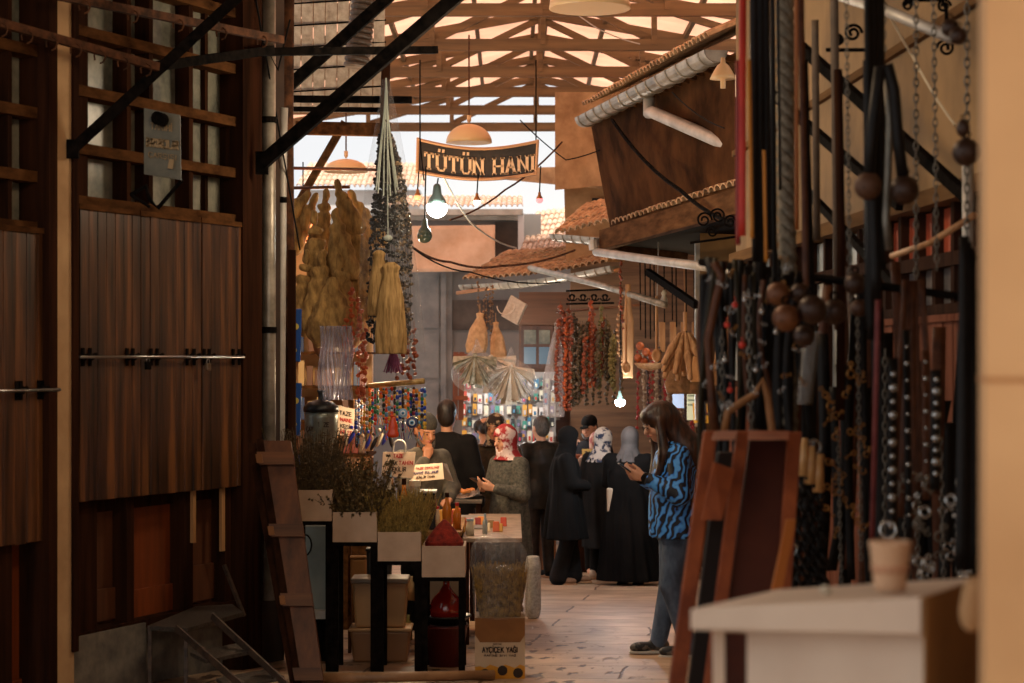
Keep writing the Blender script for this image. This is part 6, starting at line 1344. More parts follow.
# scrolled iron rack and the pepper strings
m_ = MB(); m_.tube([P(566,291,22), P(614,289,22)], .012, 6)
for i in range(4): 
    for s in (1,-1): m_.tube([P(572+i*11+s*(1+4.2*math.cos(a)*(.4+.6*a/6)), 297-4.2*math.sin(a)*(.4+.6*a/6), 22) for a in [j*.5 for j in range(13)]], .008, 5)
m_.tube([P(566,304,22), P(614,303,22)], .012, 6); one('scrolled_rack', m_, IRON, 'black scrolled iron rack holding the pepper strings', 'rack')
rod('brown rod behind the scrolled rack', P(556,312,22.2), P(640,305,22.2), .014, ROD)
DKP = mat('dark_dried_pepper', lin(46,34,22), .5, 0, lin(96,72,36), 14); PALEG = mat('olive_dried_pod', lin(84,74,36), .55, 0, lin(136,116,62), 16)
kinds = ['O','O','O','R','O','O','D','D','A','D','O','D','R','O','O','D','G','O','D','D','G','G']
tops = [322,306,312,318,310,316,314,320,330,326,338,322,302,310,328,330,306,318,320,330,336,340]
for i, kd in enumerate(kinds):
    x = 557+i*2.7; y0 = tops[i]; y1 = 398+12*math.sin(i*.33+.3)-(18 if i > 16 else 0)
    m_ = {'O':REDP,'R':ORG,'D':DKP,'A':DKP,'G':PALEG}[kd]; 
    lab, gr = {'O':('string of rust-red dried peppers hanging from the scrolled rack','rust-red strings'),'R':('string of bright orange dried peppers hanging from the scrolled rack','bright orange strings'),'D':('string of dark brown dried vegetables hanging from the scrolled rack','dark strings'),'A':('string of dark brown dried vegetables hanging from the scrolled rack','dark strings'),'G':('string of olive dried pods at the shadowy end of the scrolled rack','olive strings')}[kd]
    Yq = 21.8+.22*((i*7) % 5)/5
    strand(lab, 'pepper_string', 'pepper string', [P(x+1,y0,Yq), P(x-.5,(y0+y1)/2,Yq), P(x+.6*math.sin(i),y1,Yq)], 36, .028, m_, gr+' on the scrolled rack', 100+i, .62)
    m2 = MB()
for i in range(9): strand('string of dark brown dried vegetables in the row behind, on the brown rod', 'pepper_string', 'pepper string', [P(566+i*7,326+4*(i%2),22.25), P(565+i*7,404,22.25)], 30, .026, DKP, 'back row of dark strings', 140+i, .6)
S = SDF(); kk = 21.9/F_PX; q = P(556,322,21.9); S.loft([(q.z-95*kk,q.x-.02,q.y,.11,.09),(q.z-60*kk,q.x-.03,q.y,.12,.10),(q.z-25*kk,q.x,q.y,.07,.06),(q.z-6*kk,q.x,q.y,.02,.02),(q.z,q.x,q.y,.03,.03)], folds=6, amp=.01, k=.02); o = sobj('plastic_bag', S, film_mat('pale_bag', (.86,.76,.7), .25), None, .016); tag(o, 'tall pinkish clear bag hanging at the left end of the pepper strings', 'bag')
# spoons, ladles, brushes
SPW = mat('spoon_wood', lin(156,108,66), .6, 0, lin(196,148,100), 6, (3,3,.4)); 
def spoon(label, px, y0, y1, w, Y, blade=False):
    kk = Y/F_PX; a = P(px,y0,Y); b = P(px,y1,Y); L = (a-b).length; W = w*kk/2; S = SDF()
    if blade: S.loft([(b.z,b.x,b.y,W*.9,.018),(b.z+L*.6,b.x,b.y,W,.02),(b.z+L*.75,b.x,b.y,W*.6,.02),(a.z,a.x,a.y,W*.45,.015)], k=.005)
    else: S.cap(a, b+V(0,0,W*1.8), W*.32, W*.26, k=.01); S.ell(b+V(0,0,W*1.3), (W,.022,W*1.4), k=.01); S.ell(b+V(0,-.028,W*1.3), (W*.75,.02,W*1.1), k=.004, sub=True)
    o = sobj('wooden_spoon', S, SPW, None, .006, smooth=1); return tag(o, label, 'spoon')
spoon('long pale wooden spoon hanging right of the pepper strings', 628, 284, 378, 12, 20.5, True); spoon('giant wooden spoon with a round bowl, in front of the pale paddle', 626, 300, 374, 9, 20.3); spoon('wooden spoon hanging on a wire between the ladle and the corn', 656.5, 297, 362, 10, 20.0)
m_ = MB(); m_.tube([P(658.5,242,20.0), P(657,298,20.0)], .005, 4); one('wire', m_, ZINC_L, 'thin pale wire holding the single wooden spoon', 'wire')
strand('looped string of pale nuts beside the giant spoon', 'nut_string', 'nut string', [P(622,290,20.6), P(618,320,20.6), P(619,352,20.6), P(624,366,20.6)], 22, .02, SPW, None, 210, .8)
strand('dark rope of dried fruit beside the nut string', 'fruit_string', 'fruit string', [P(621,262,20.5), P(620,300,20.5), P(624,330,20.5)], 26, .02, REDP, None, 211, .8)
for i, x in enumerate((640,645,650,654,664,672,676,686,694)): m_ = MB(); m_.tube([P(x,262,21.5), P(x+.5,330+10*math.sin(i),21.5)], .007, 4); one('twine', m_, IRON, 'thin dark cord hanging under the eave of the right-hand stalls', 'cord', 'cords under the eave')
# corn-husk brushes bundle and paper bags
def cob(i, n):
    f = i/(n-1); a = (f-.5)*1.15; c = P(685,330,19.3)+V((f-.5)*.06,0,0); L = .38+.05*(i % 3); d = V(math.sin(a)*.9, -.28+.14*(i % 4), -math.cos(a)).normalized(); S = SDF(); S.cap(c+d*.04, c+d*L*.55, .016, .036, k=.01); S.cap(c+d*L*.55, c+d*L, .038, .026, k=.02)
    o = sobj('dried_cob', S, mat('dried_cob_husk', lin(150,108,70), .8, 0, lin(196,152,108), 20, (2,2,.3), bump=.5), None, .009); tag(o, 'dried corn cob in the bunch hanging under the drainpipe', 'corn cob', 'dried cobs tied in a bunch')
for i in range(15): cob(i, 15)
m_ = MB(); m_.tube([P(685,331,19.3), P(685,312,19.3)], .02, 8); m_.tube([P(685,312,19.3), P(684,268,19.3)], .005, 4); one('bunch_tie', m_, SPW, 'knotted tie at the top of the corn bunch', 'tie')
sack('brown cloth skirt-like bundle below the dried corn', 686, 352, 44, 42, 19.6, mat('brown_hessian', lin(112,82,54), .9, 0, lin(150,114,80), 20, bump=.4), 'hessian_bundle', 'bundle')
for i, (x, y, s) in enumerate([(701,356,20),(716,362,18),(722,350,16)]):
    kk = 19.2/F_PX; q = P(x,y,19.2-.5*i*.3); m_ = MB(); m_.hexa([q+V(-s*kk*.55,-.04,-s*1.3*kk),q+V(s*kk*.55,-.04,-s*1.3*kk),q+V(s*kk*.55,.04,-s*1.3*kk),q+V(-s*kk*.55,.04,-s*1.3*kk),q+V(-s*kk*.4,-.015,0),q+V(s*kk*.45,-.015,0),q+V(s*kk*.45,.015,0),q+V(-s*kk*.4,.015,0)])
    one('paper_bag', m_, mat('brown_paper', lin(186,134,84), .8, 0, lin(206,156,104), 6), ['brown paper bag hanging right of the corn bunch','brown paper bag beyond the hanging chains','smallest brown paper bag behind the dark straps'][i], 'bag', bevel=.01)
# dense red trinkets
for i in range(30):
    x = 638+(i % 15)*4.4+R.uniform(-1,1); rr = random.Random(300+i); y0 = (352 if x < 664 else 384)+R.uniform(-6,6); y1 = 428+R.uniform(-10,14); kd = i % 3
    strand(['string of red dried peppers in the tangle behind the blue jacket woman','string of pale shells in the tangle behind the blue jacket woman','string of dark beads in the tangle behind the blue jacket woman'][kd], 'trinket_string', 'trinket string', [P(x,y0,22.6+rr.uniform(-.2,.2)), P(x+rr.uniform(-2,2),y1,22.6)], 22, .02, [mat('tangle_red', lin(150,30,26), .5), mat('tangle_pale', lin(176,150,126), .5), mat('tangle_dark', lin(60,34,26), .5)][kd], ['red strings in the tangle','pale strings in the tangle','dark strings in the tangle'][kd], 300+i, .6)
for i, (x, y) in enumerate([(640,346),(646,352),(638,358),(652,356),(644,362)]): m_ = MB(); m_.ball(P(x,y,21.6), (.045,.04,.045), 12, 8); one('dried_pomegranate', m_, mat('pomegranate', lin(160,70,36), .5, 0, lin(190,110,60), 8), 'rust-coloured dried pomegranate in the small heap under the cords', 'pomegranate', 'dried pomegranates', smooth=True)
m_ = MB(); m_.lathe([(.02,-.03),(.13,0),(.17,.05),(.165,.055),(.12,.01),(.01,-.01)], P(650,368,21.5), 20); one('hanging_basket', m_, SPW, 'shallow wooden bowl of dried fruit hanging above the red tangle', 'bowl', smooth=True)
card('yellow sign lettered AYAK … ON in black and red behind the blue jacket woman', [(692.5,403),(707.5,403),(708.5,423),(694,423)], 20.6, [('AYAK',.12,.66,.7,.2,INK),('TABANI',.1,.42,.8,.14,REDINK),('ON',.4,.12,.36,.2,INK)], m=mat('amber_card', lin(216,150,40), .6))
card('tall pale yellow list with lines of small writing above the yellow sign', [(687,382),(697,382),(697,420),(687,420)], 20.8, [(tx,.12,.86-.12*i,.7,.04,mat('list_ink', lin(90,110,90), .8)) for i, tx in enumerate(['LİMON','NANE','KEKİK','SUMAK','BİBER'])], m=mat('pale_list', lin(206,200,160), .7))
card('plain pale blue sheet hanging left of the pale yellow list', [(672,380),(684,380),(684,408),(673,408)], 20.9, [], m=mat('pale_blue_sheet', lin(176,190,216), .7))
m_ = MB(); [m_.bar(P(698+i*4,385,20.9), P(698+i*4,404,20.9), .015, .015) for i in range(3)]; one('small_rack', m_, IRON, 'little dark rack right of the pale yellow list', 'rack')
# white price cards, shelves and posts of the right stall
m_ = MB(); m_.bar(P(700,236,20), P(700,420,20), .10, .10); one('timber_post', m_, ZINC_L, 'pale grey post behind the corn bunch', 'post')
beam('black diagonal iron strut under the dark eave, above the corn bunch', P(648,272,20), P(696,305,18.5), .05, .07)
for i in range(4): m_ = MB(); m_.bar(P(662+i*11,322,23.0), P(662+i*11,352,23.0), .07, .05); one('wall_board', m_, SPW, 'pale wooden slat on the wall behind the corn bunch', 'slat', 'slats behind the corn bunch')
t = thing('ceramic_insulator', 'small white lamp fitting hanging beside the wire spoon', 'lamp', P(664,302,20)); m_ = MB(); m_.lathe([(.02,0),(.035,.03),(.035,.06),(.02,.09),(.03,.12),(.01,.15)], P(664,305,20), 12); obj('body', m_, MILK, t, smooth=True).name = 'insulator_body'
# scroll brackets and bell lamp at the right
def scroll(mb, c, r, s=1, turns=1.6, w=.008):
    n_ = int(turns*16); mb.tube([Vector(c)+V(s*r*(1-.75*i/n_)*math.cos(i/16*2*PI), 0, r*(1-.75*i/n_)*math.sin(i/16*2*PI)) for i in range(n_+1)], w, 5)
m_ = MB(); [scroll(m_, P(x,y,15.5), r*15.5/F_PX, s) for x, y, r, s in [(704,220,8,1),(718,216,8,-1),(730,222,7,1),(712,232,6,-1)]]; m_.tube([P(690,243,15.5), P(742,236,15.5)], .01, 5); one('scroll_bracket', m_, IRON, 'black wrought scrollwork under the brown upper storey', 'bracket')
t = thing('bell_lamp', 'small beige bell-shaped lamp hanging under the big eave', 'lamp', P(723,88,15.0)); m_ = MB(); m_.lathe([(.10,0),(.085,.03),(.045,.10),(.02,.12),(.015,.16)], P(723,79,15.0), 18); obj('lamp_shade', m_, CREAM, t, smooth=True); m_ = MB(); m_.lathe([(.02,-.07),(.02,0)], P(723,79,15.0), 10); obj('lamp_holder', m_, CREAM, t)
# ================================================================ leather, chains and bells hanging close by on the right
LEB = mat('black_leather', lin(12,10,9), .5, 0, lin(26,21,18), 12, bump=.15, spec=.3); LEBR = mat('brown_leather', lin(62,34,20), .45, 0, lin(98,58,34), 10, bump=.15); LEM = mat('maroon_leather', lin(92,36,36), .5, 0, lin(124,60,54), 10)
CH = mat('grey_chain', lin(96,92,84), .45, .7, lin(130,124,112), 10); BR = mat('tarnished_brass', lin(120,80,38), .4, .8, lin(168,118,60), 10); SIL = mat('silver_metal', lin(170,170,168), .25, .9)
def rail(label, a, b): m_ = MB(); m_.tube([a, b], .014, 8); return one('hanging_rail', m_, IRON, label, 'rail', smooth=True)
rail('black iron rail above the picture holding the long straps', P(735,-60,6.6), P(1000,-60,6.0)); rail('black iron rail above the picture holding the chains', P(760,-40,7.6), P(1000,-40,7.0))
rail('thin iron rail across the leather goods at belt height', P(700,262,7.3), P(985,300,6.6))
def strap(label, x0, y0, x1, y1, w, Y, m, name='leather_strap', cat='strap', group=None, buckle=False, sway=0, extra=None, Y1=None):
    a = P(x0,y0,Y); b = P(x1,y1,Y1 or Y); W = w*Y/F_PX/2; root = None
    mb = MB(); n = 14
    def fn(u, v):
        c = a.lerp(b, v)+V(sway*math.sin(v*PI),0,0); tw = .5*math.sin(v*3+x0); return c+V((u-.5)*2*W*math.cos(tw*.6), (u-.5)*2*W*math.sin(tw)*.8, 0)
    if not buckle and not extra:
        mb.grid(fn, 2, n); return one(name, mb, m, label, cat, group, solid=.006, smooth=True)
    t = thing(name, label, cat, b, group); mb.grid(fn, 2, n); obj('band', mb, m, t, solid=.006, smooth=True)
    if buckle:
        m_ = MB(); c = b+V(0,-.01,-.02); m_.tube([c+V(W*1.5*math.cos(q),0,W*1.5*math.sin(q)) for q in [i*PI/6 for i in range(12)]], .005, 6, closed=True); m_.tube([c+V(0,0,-W*1.5), c+V(0,0,W*1.5)], .004, 5); obj('buckle', m_, SIL, t)
    if extra: extra(t, fn)
    return t
def chain(label, x, y0, y1, Y, s, m, group=None, x1=None, name='chain', cat='chain'):
    a = P(x,y0,Y); b = P(x1 if x1 is not None else x, y1, Y); L = (b-a).length; n = max(4, int(L/(s*1.5))); mb = MB()
    for i in range(n):
        c = a.lerp(b, (i+.5)/n); o = i % 2
        mb.tube([c+V(s*.45*math.cos(q)*(1 if o else .15), s*.45*math.cos(q)*(.15 if o else 1), s*math.sin(q)) for q in [j*PI/4 for j in range(8)]], s*.16, 4, closed=True)
    return one(name, mb, m, label, cat, group)
# long straps at the top
RS = mat('red_webbing', lin(170,34,22), .6, 0, lin(206,54,30), 4); YSm = mat('yellow_webbing', lin(190,120,30), .6); OS = mat('orange_brown_webbing', lin(150,84,30), .6)
strap('bright red strap hanging from the top of the picture, broader of two', 743, -55, 742, 236, 7, 6.4, RS); strap('narrow darker red strap beside the broad red one', 738, 60, 738, 245, 5, 6.6, mat('dark_red_webbing', lin(130,26,20), .6)); strap('narrow yellow strap beside the red straps', 749, 60, 752, 238, 3.5, 6.3, YSm)
strap('thin yellow strap between the black ones', 764, 150, 766, 262, 3, 6.4, YSm)
for i, (x, w, y) in enumerate([(753,8,262),(759,9,280),(766,6,250),(772,5,300),(777,3,190)]): strap('broad black leather strap hanging from the top, right of the red straps', x, -55, x+3, y, w, 6.5+.05*i, LEB, group='black straps right of the red ones')
m_ = MB(); q0 = P(784,-60,6.8); q1 = P(789,432,6.8)
for s in range(3): m_.tube([q0.lerp(q1, i/90)+V(.018*math.cos(i*.9+s*2.1), .018*math.sin(i*.9+s*2.1), 0) for i in range(91)], .017, 6)
one('thick_rope', m_, mat('grey_braided_rope', lin(96,88,74), .9, 0, lin(140,128,108), 40, bump=.5), 'thick grey braided rope hanging the whole height beside the bells', 'rope', smooth=True)
strap('orange-brown narrow strap right of the thick grey rope', 796, -55, 797, 230, 4, 6.5, OS); strap('dark brown strap, first right of the orange-brown one', 800, -55, 806, 300, 6, 6.6, LEBR); strap('dark brown strap widening towards the bells', 804, 60, 812, 320, 8, 6.7, LEB)
strap('long grey-brown webbing band in front of the plaster wall', 834, -20, 838, 330, 8, 7.6, mat('grey_brown_band', lin(70,56,42), .7, 0, lin(96,78,60), 8)); strap('slim grey-brown webbing band beside its wider twin', 815, 20, 817, 240, 7, 7.9, MATS['grey_brown_band'])
m_ = MB(); m_.tube([P(838,70,7.4), P(841,240,7.3), P(840,420,7.3)], .016, 8); one('wooden_rod', m_, W_DARK, 'thin brown wooden rod standing among the straps', 'rod', smooth=True)
for i, (x, w, y) in enumerate([(868,9,200),(874,10,300),(880,8,270),(872,14,340),(866,6,330)]): strap('broad black harness strap in the bundle left of the round bells', x, -55 if i < 3 else 60, x+2, y, w, 6.1+.06*i, LEB, group='black harness straps in the bundle')
# loops
def loop(label, pts, r, m, Y, name='harness_loop', cat='strap'):
    m_ = MB(); m_.tube([P(x,y,Y) for x, y in pts], r, 8); return one(name, m_, m, label, cat, smooth=True)
loop('black leather loop curving down to the two round bells', [(868,190),(872,130),(880,68),(888,66),(894,90),(898,140),(903,178)], .018, LEB, 6.0)
loop('grey rope loop inside the black leather loop', [(886,66),(890,120),(888,180),(886,220),(889,250)], .012, CH, 6.1)
loop('tan curved horse collar low among the chains on the left', [(724,432),(728,412),(742,402),(756,394),(762,380),(768,398),(772,430),(774,450)], .012, mat('tan_leather', lin(120,78,44), .5, 0, lin(150,104,64), 10), 6.4)
loop('dark twisted hanging loop at the far left of the leather goods', [(716,440),(712,400),(708,340),(716,300),(722,276),(714,262)], .014, LEBR, 6.6)
# bells and clustered round things
def bell(label, px, py, r, Y, m, group=None, name='harness_bell', cat='bell', sq=1.0):
    c = P(px,py,Y); rr = r*Y/F_PX; t = thing(name, label, cat, c-V(0,0,rr), group); m_ = MB(); m_.ball(c, (rr,rr,rr*sq), 16, 11); obj('bell_body', m_, m, t, smooth=True)
    m_ = MB(); m_.tube([c+V(rr*.3*math.cos(q),0,rr*sq+rr*.25+rr*.3*math.sin(q)) for q in [i*PI/4 for i in range(8)]], rr*.09, 5, closed=True); obj('hanging_ring', m_, IRON, t)
    m_ = MB(); m_.bar(c+V(-rr*.5,-rr*.87,-rr*.2), c+V(rr*.5,-rr*.87,-rr*.2), rr*.06, rr*.08); obj('slit', m_, BLACKC, t); return t
DB = mat('dark_bronze', lin(40,24,16), .45, .3, lin(70,44,28), 8); OB = mat('orange_bronze', lin(74,40,20), .5, .3, lin(128,78,42), 8)
bell('brown round bell hanging left of its twin at the end of the black loop', 868, 186, 14, 6.0, mat('brown_bell', lin(84,54,34), .6, .2)); bell('dark round bell hanging right of its twin at the end of the black loop', 904, 190, 15, 6.0, DB)
bell('orange-brown bell at the upper left of the bell cluster', 778, 294, 12, 6.2, OB); bell('orange-brown bell lower in the bell cluster', 786, 318, 14, 6.1, OB); bell('brown bell at the top of the bell cluster', 800, 293, 10, 6.2, DB); bell('dark bell in the middle of the bell cluster', 812, 310, 15, 6.1, DB); bell('dark bell to the right of the bell cluster', 834, 312, 13, 6.2, DB); bell('blackened bell under the bell cluster', 804, 336, 11, 6.2, DB)
bell('dark bell above the hanging keys', 855, 284, 11, 6.6, DB); bell('small brown bell under the dark one above the keys', 859, 308, 9, 6.6, mat('brown_bell2', lin(70,42,26), .5, .3)); bell('black round bell on the chain near the ochre pillar', 966, 152, 14, 5.6, DB); bell('small black bell just above the round one near the pillar', 963, 128, 7, 5.6, DB, sq=1.3)
bell('dark bell high beside the chain near the pillar', 950, 28, 9, 6.0, DB); bell('second dark bell high beside the chain near the pillar', 958, 36, 9, 5.9, DB); bell('dark pear-shaped bell against the pillar edge', 975, 275, 11, 5.6, DB, sq=1.5)
# chains
for i, (x, y0, y1, s, lab) in enumerate([(916,-40,300,.018,'grey chain in front of the ochre plaster, left of three'),(933,-40,270,.017,'grey chain in front of the ochre plaster, middle of three'),(967,-40,560,.020,'grey chain nearest to the ochre pillar'),(846,-20,300,.014,'fine grey chain beside the thin wooden rod'),(884,-20,60,.016,'short grey chain above the black leather loop'),(857,300,560,.014,'chain running down through the hanging brass keys'),(722,330,430,.016,'chain low at the far left of the leather goods'),(748,290,470,.018,'heavy chain hanging among the left belts'),(885,350,590,.018,'heavy chain behind the studded belts'),(940,430,590,.016,'chain hanging under the studded belts, left'),(958,470,590,.018,'chain hanging under the studded belts, right'),(915,470,580,.015,'chain just right of the paper cup'),(770,430,640,.014,'chain behind the leaning wooden frame'),(838,430,620,.012,'thin chain left of the paper cup'),(905,500,590,.016,'short chain behind the paper cup')]): chain(lab, x, y0, y1, 6.9-.1*(i % 4), s, CH, x1=x+(4 if i % 2 else 0))
def key(label, px, py, Y, s, m, group, ang=0):
    c = P(px,py,Y); M = Matrix.Rotation(ang, 3, 'Y'); q = lambda x, z, y=0: c+M @ V(x*s, y, z*s); m_ = MB()
    m_.tube([q(.3*math.cos(a), .3*math.sin(a)+.3) for a in [i*PI/5 for i in range(10)]], s*.09, 5, closed=True); m_.tube([q(0,0), q(0,-1.0)], s*.09, 6); m_.bar(q(0,-.8), q(.32,-.8), s*.1, s*.14); m_.bar(q(0,-.98), q(.28,-.98), s*.1, s*.12)
    return one('brass_key', m_, m, label, 'key', group)
def hook(label, px, py, Y, s, m, group, ang=0):
    c = P(px,py,Y); M = Matrix.Rotation(ang, 3, 'Y'); q = lambda x, z: c+M @ V(x*s, 0, z*s); m_ = MB()
    m_.tube([q(.35*math.cos(a), .42*math.sin(a)) for a in [.5+i*.42 for i in range(14)]], s*.10, 6); m_.tube([q(0,.42), q(0,.75)], s*.12, 6); m_.tube([q(.22*math.cos(a), .95+.2*math.sin(a)) for a in [i*PI/4 for i in range(8)]], s*.09, 5, closed=True)
    return one('snap_hook', m_, m, label, 'hook', group)
# belts in the left cluster
cb = [LEB, LEBR, LEB, LEB, mat('dark_olive_leather', lin(48,40,24), .5), LEB]
nb = 0
for i in range(34):
    x = 703+i*3.2+R.uniform(-1,1); y0 = 255+R.uniform(0,24); y1 = 420+R.uniform(-30,150); m_ = cb[i % 6]
    strap({LEB.name:'black leather belt in the dense bunch left of the bells', LEBR.name:'brown leather belt in the dense bunch left of the bells'}.get(m_.name, 'olive leather belt in the dense bunch left of the bells'), x, y0, x+R.uniform(-10,10), y1, R.uniform(4,10), 6.8+R.uniform(-.15,.3), m_, 'leather_belt', 'belt', m_.name.replace('_',' ')+' belts left of the bells', sway=R.uniform(-.04,.04), buckle=(i % 3 == 0))
for i in range(34):
    x = 796+i*5.5+R.uniform(-2,2); y0 = 300+(60 if i > 24 else 0)+R.uniform(-40,90); y1 = 600+R.uniform(-50,30); m_ = [LEB, LEB, LEBR, LEB][i % 4]
    strap('black leather strap in the dark mass behind the keys and studded belts' if m_ is LEB else 'brown leather strap in the dark mass behind the keys and studded belts', x, y0, x+R.uniform(-10,10), y1, R.uniform(7,14), 7.3+R.uniform(-.1,.4), m_, group=('black' if m_ is LEB else 'brown')+' straps of the dark mass', sway=R.uniform(-.04,.04), name='leather_strap')
for i, (x, y, r, m_) in enumerate([(735,305,3,RS),(727,325,3,RS),(745,300,3,SIL),(762,312,3,SIL),(760,296,2.5,SIL),(730,390,3,RS),(776,332,3,SIL),(742,345,3.5,RS),(725,360,3,SIL),(756,370,3,SIL)]):
    m2 = MB(); m2.ball(P(x,y,6.3), r*6.3/F_PX, 10, 7); m2.tube([P(x,y,6.3), P(x,y-8,6.3)], .0015, 4); one('hanging_bead', m2, m_, 'small round %s bead among the left belts' % ('red' if m_ is RS else 'silver'), 'bead', ('red' if m_ is RS else 'silver')+' beads among the left belts', smooth=True)
for i in range(34):
    x = 704+R.uniform(0,104); y = 262+i*4.6+R.uniform(-4,4); hook('small %s snap hook dangling among the belts left of the bells' % ('silver' if i % 3 else 'brass'), x, y, 6.35+R.uniform(-.1,.1), R.uniform(.014,.026), SIL if i % 3 else BR, '%s snap hooks among the left belts' % ('silver' if i % 3 else 'brass'), R.uniform(-1.4,1.4))
# studded belts
def studs(n, r0):
    def ex(t, fn):
        for i in range(n):
            m_ = MB(); m_.ball(Vector(fn(.5, .08+.88*i/n))+V(0,-.008,0), (r0*(1 if i % 2 else .7),.008,r0*(1 if i % 2 else .7)), 10, 6); obj('stud', m_, SIL, t, smooth=True)
    return ex
strap('black belt with large silver studs, left of the studded pair', 893, 358, 891, 560, 10, 5.9, LEB, 'studded_belt', 'belt', extra=studs(13, .014)); strap('black belt with large silver studs, right of the studded pair', 936, 370, 935, 490, 10, 5.9, LEB, 'studded_belt', 'belt', extra=studs(9, .014))
strap('narrow belt with small silver studs between the big-studded pair', 906, 330, 909, 540, 7, 6.0, LEB, 'studded_belt', 'belt', extra=studs(11, .009)); strap('narrow brown belt with a few silver studs left of the right studded belt', 925, 350, 926, 500, 7, 6.05, LEBR, 'studded_belt', 'belt', extra=studs(8, .009))
strap('slim maroon strap hanging left of the studded belts', 878, 300, 872, 545, 5, 5.9, LEM)
for i, x in enumerate((898,904,913,918,930)): strap('slender brown leather strap fanned between the studded belts', 912+(x-912)*.5, 280, x+(x-912)*.35, 500+R.uniform(-20,20), 6, 6.2+.02*i, LEBR, group='slender brown straps')
for i, x in enumerate((960,966,972,979)): strap('long black leather band hanging beside the ochre pillar', 964+i*3, 236+6*i, x, 570, 9, 5.5+.03*i, LEB, group='long black bands beside the pillar')
# whips with handles
for i, x in enumerate((803,810,818)):
    t = thing('riding_whip', ['whip with a pale yellow handle hanging behind the leaning frame, left of three','whip with a pale yellow handle, middle of three','whip with a pale handle, right of three, near the keys'][i], 'whip', P(x,590,6.5)); a = P(x+2,438+8*i,6.5); b = P(x,476+8*i,6.5); e = P(x-3+i*3,592,6.5)
    m_ = MB(); m_.tube([a, a.lerp(b,.5), b], [.010,.016,.02], 10); obj('handle', m_, mat('yellowed_horn', lin(176,124,66), .4, 0, lin(206,160,104), 8), t, smooth=True)
    for s in range(3): m_ = MB(); m_.tube([b.lerp(e, j/60)+V(.010*math.cos(j*.5+s*2.1)+(s-1)*.012, .01*math.sin(j*.5+s*2.1), 0) for j in range(61)], .007, 5); obj('lash', m_, LEB, t, smooth=True)
# spring
m_ = MB(); m_.tube([P(812-8*i/160,332+72*i/160,6.6)+V(.03*math.cos(i*.9),.03*math.sin(i*.9),0) for i in range(161)], .0022, 5); one('coil_spring', m_, SIL, 'shiny steel coil spring under the bell cluster', 'spring', smooth=True)
# brass keys, tags and snap hooks
for i in range(30):
    x = 822+R.uniform(0,46); y = 372+i*5.6+R.uniform(-4,4); (key if i % 2 else hook)('tarnished brass %s in the dark cluster left of the studded belts' % ('key' if i % 2 else 'snap hook'), x, y, 6.5+R.uniform(-.15,.15), R.uniform(.022,.034), BR, 'brass %s in the dark cluster' % ('keys' if i % 2 else 'snap hooks'), R.uniform(-1.2,1.2))
for i in range(46):
    x = 884+R.uniform(0,92); y = 500+R.uniform(-24,84); hook('silver snap hook in the mass of hardware above the counter', x, y, 6.1+R.uniform(-.2,.3), R.uniform(.022,.036), [SIL, CH][i % 2], 'silver snap hooks above the counter', R.uniform(-1.5,1.5))
for i, (x, y, r) in enumerate([(888,530,8),(971,521,8),(951,500,5),(925,512,5)]): m_ = MB(); c = P(x,y,5.8); m_.tube([c+V(r*.0029*math.cos(a),0.004*math.sin(a),r*.0029*math.sin(a)) for a in [j*PI/8 for j in range(16)]], .006, 6, closed=True); one('steel_ring', m_, SIL, ['big steel ring at the foot of the left studded belt','big steel ring beside the ochre pillar','small steel ring between the hooks','small steel ring under the brown straps'][i], 'ring', smooth=True)
# diagonal awning arms and wall ironwork
beam('long dark iron brace crossing the plaster wall down to the pillar', P(782,30,9.4), P(986,214,7.6), .035, .05); beam('lower dark iron brace crossing behind the straps', P(770,92,10.5), P(900,206,8.8), .035, .045); beam('third iron brace low behind the bells', P(806,190,10.0), P(900,290,8.6), .03, .04)
m_ = MB(); m_.tube([P(822,-10,8.2), P(880,8,7.6), P(952,38,7.1)], .022, 10); one('zinc_pipe', m_, ZINC_L, 'pale grey pipe sloping across the top of the plaster wall', 'pipe', smooth=True)
m_ = MB(); [scroll(m_, P(x,y,8.6), r*8.6/F_PX, s, 1.7, .007) for x, y, r, s in [(853,33,9,1),(838,40,6,-1)]]; m_.tube([P(826,50,8.6), P(870,50,8.6)], .009, 5); one('scroll_bracket', m_, IRON, 'small black scroll bracket on the plaster wall', 'bracket')
m_ = MB(); m_.tube([P(905,0,7.8), P(942,0,7.8), P(946,10,7.8), P(948,50,7.8)], .008, 5); [scroll(m_, P(x,y,7.8), r*7.8/F_PX, s, 1.6, .006) for x, y, r, s in [(944,6,7,1),(946,48,9,-1),(908,5,6,1)]]; one('scroll_bracket', m_, IRON, 'black iron curls beside the end of the grey pipe', 'bracket')
wire('white cord slanting down across the plaster wall', [P(880,-5,7.8), P(912,55,7.9), P(955,125,7.6)], .005, mat('white_cord', lin(206,190,160), .6))
m_ = MB(); m_.tube([P(892,256,7.5), P(930,243,7.2), P(975,215,7.0)], .012, 8); one('peeled_branch', m_, SPW, 'pinkish peeled pole running across the red window panes', 'pole', smooth=True)
m_ = MB(); m_.tube([P(968,160,7.6), P(968,320,7.6)], .022, 10); one('zinc_pipe', m_, ZINC_L, 'short pale pipe beside the pillar in front of the red panes', 'pipe', smooth=True)
# hanging bar lamp glimpsed at left of straps
m_ = MB(); m_.bar(P(736,85,14.5), P(778,85,14.5), .10, .16); one('lit_lamp_box', m_, mat('peach_lamp', lin(230,180,130), .5, emit=(1,.75,.5), estr=.5), 'pale peach lamp box seen between the red and black straps', 'lamp').name = 'lamp_box'
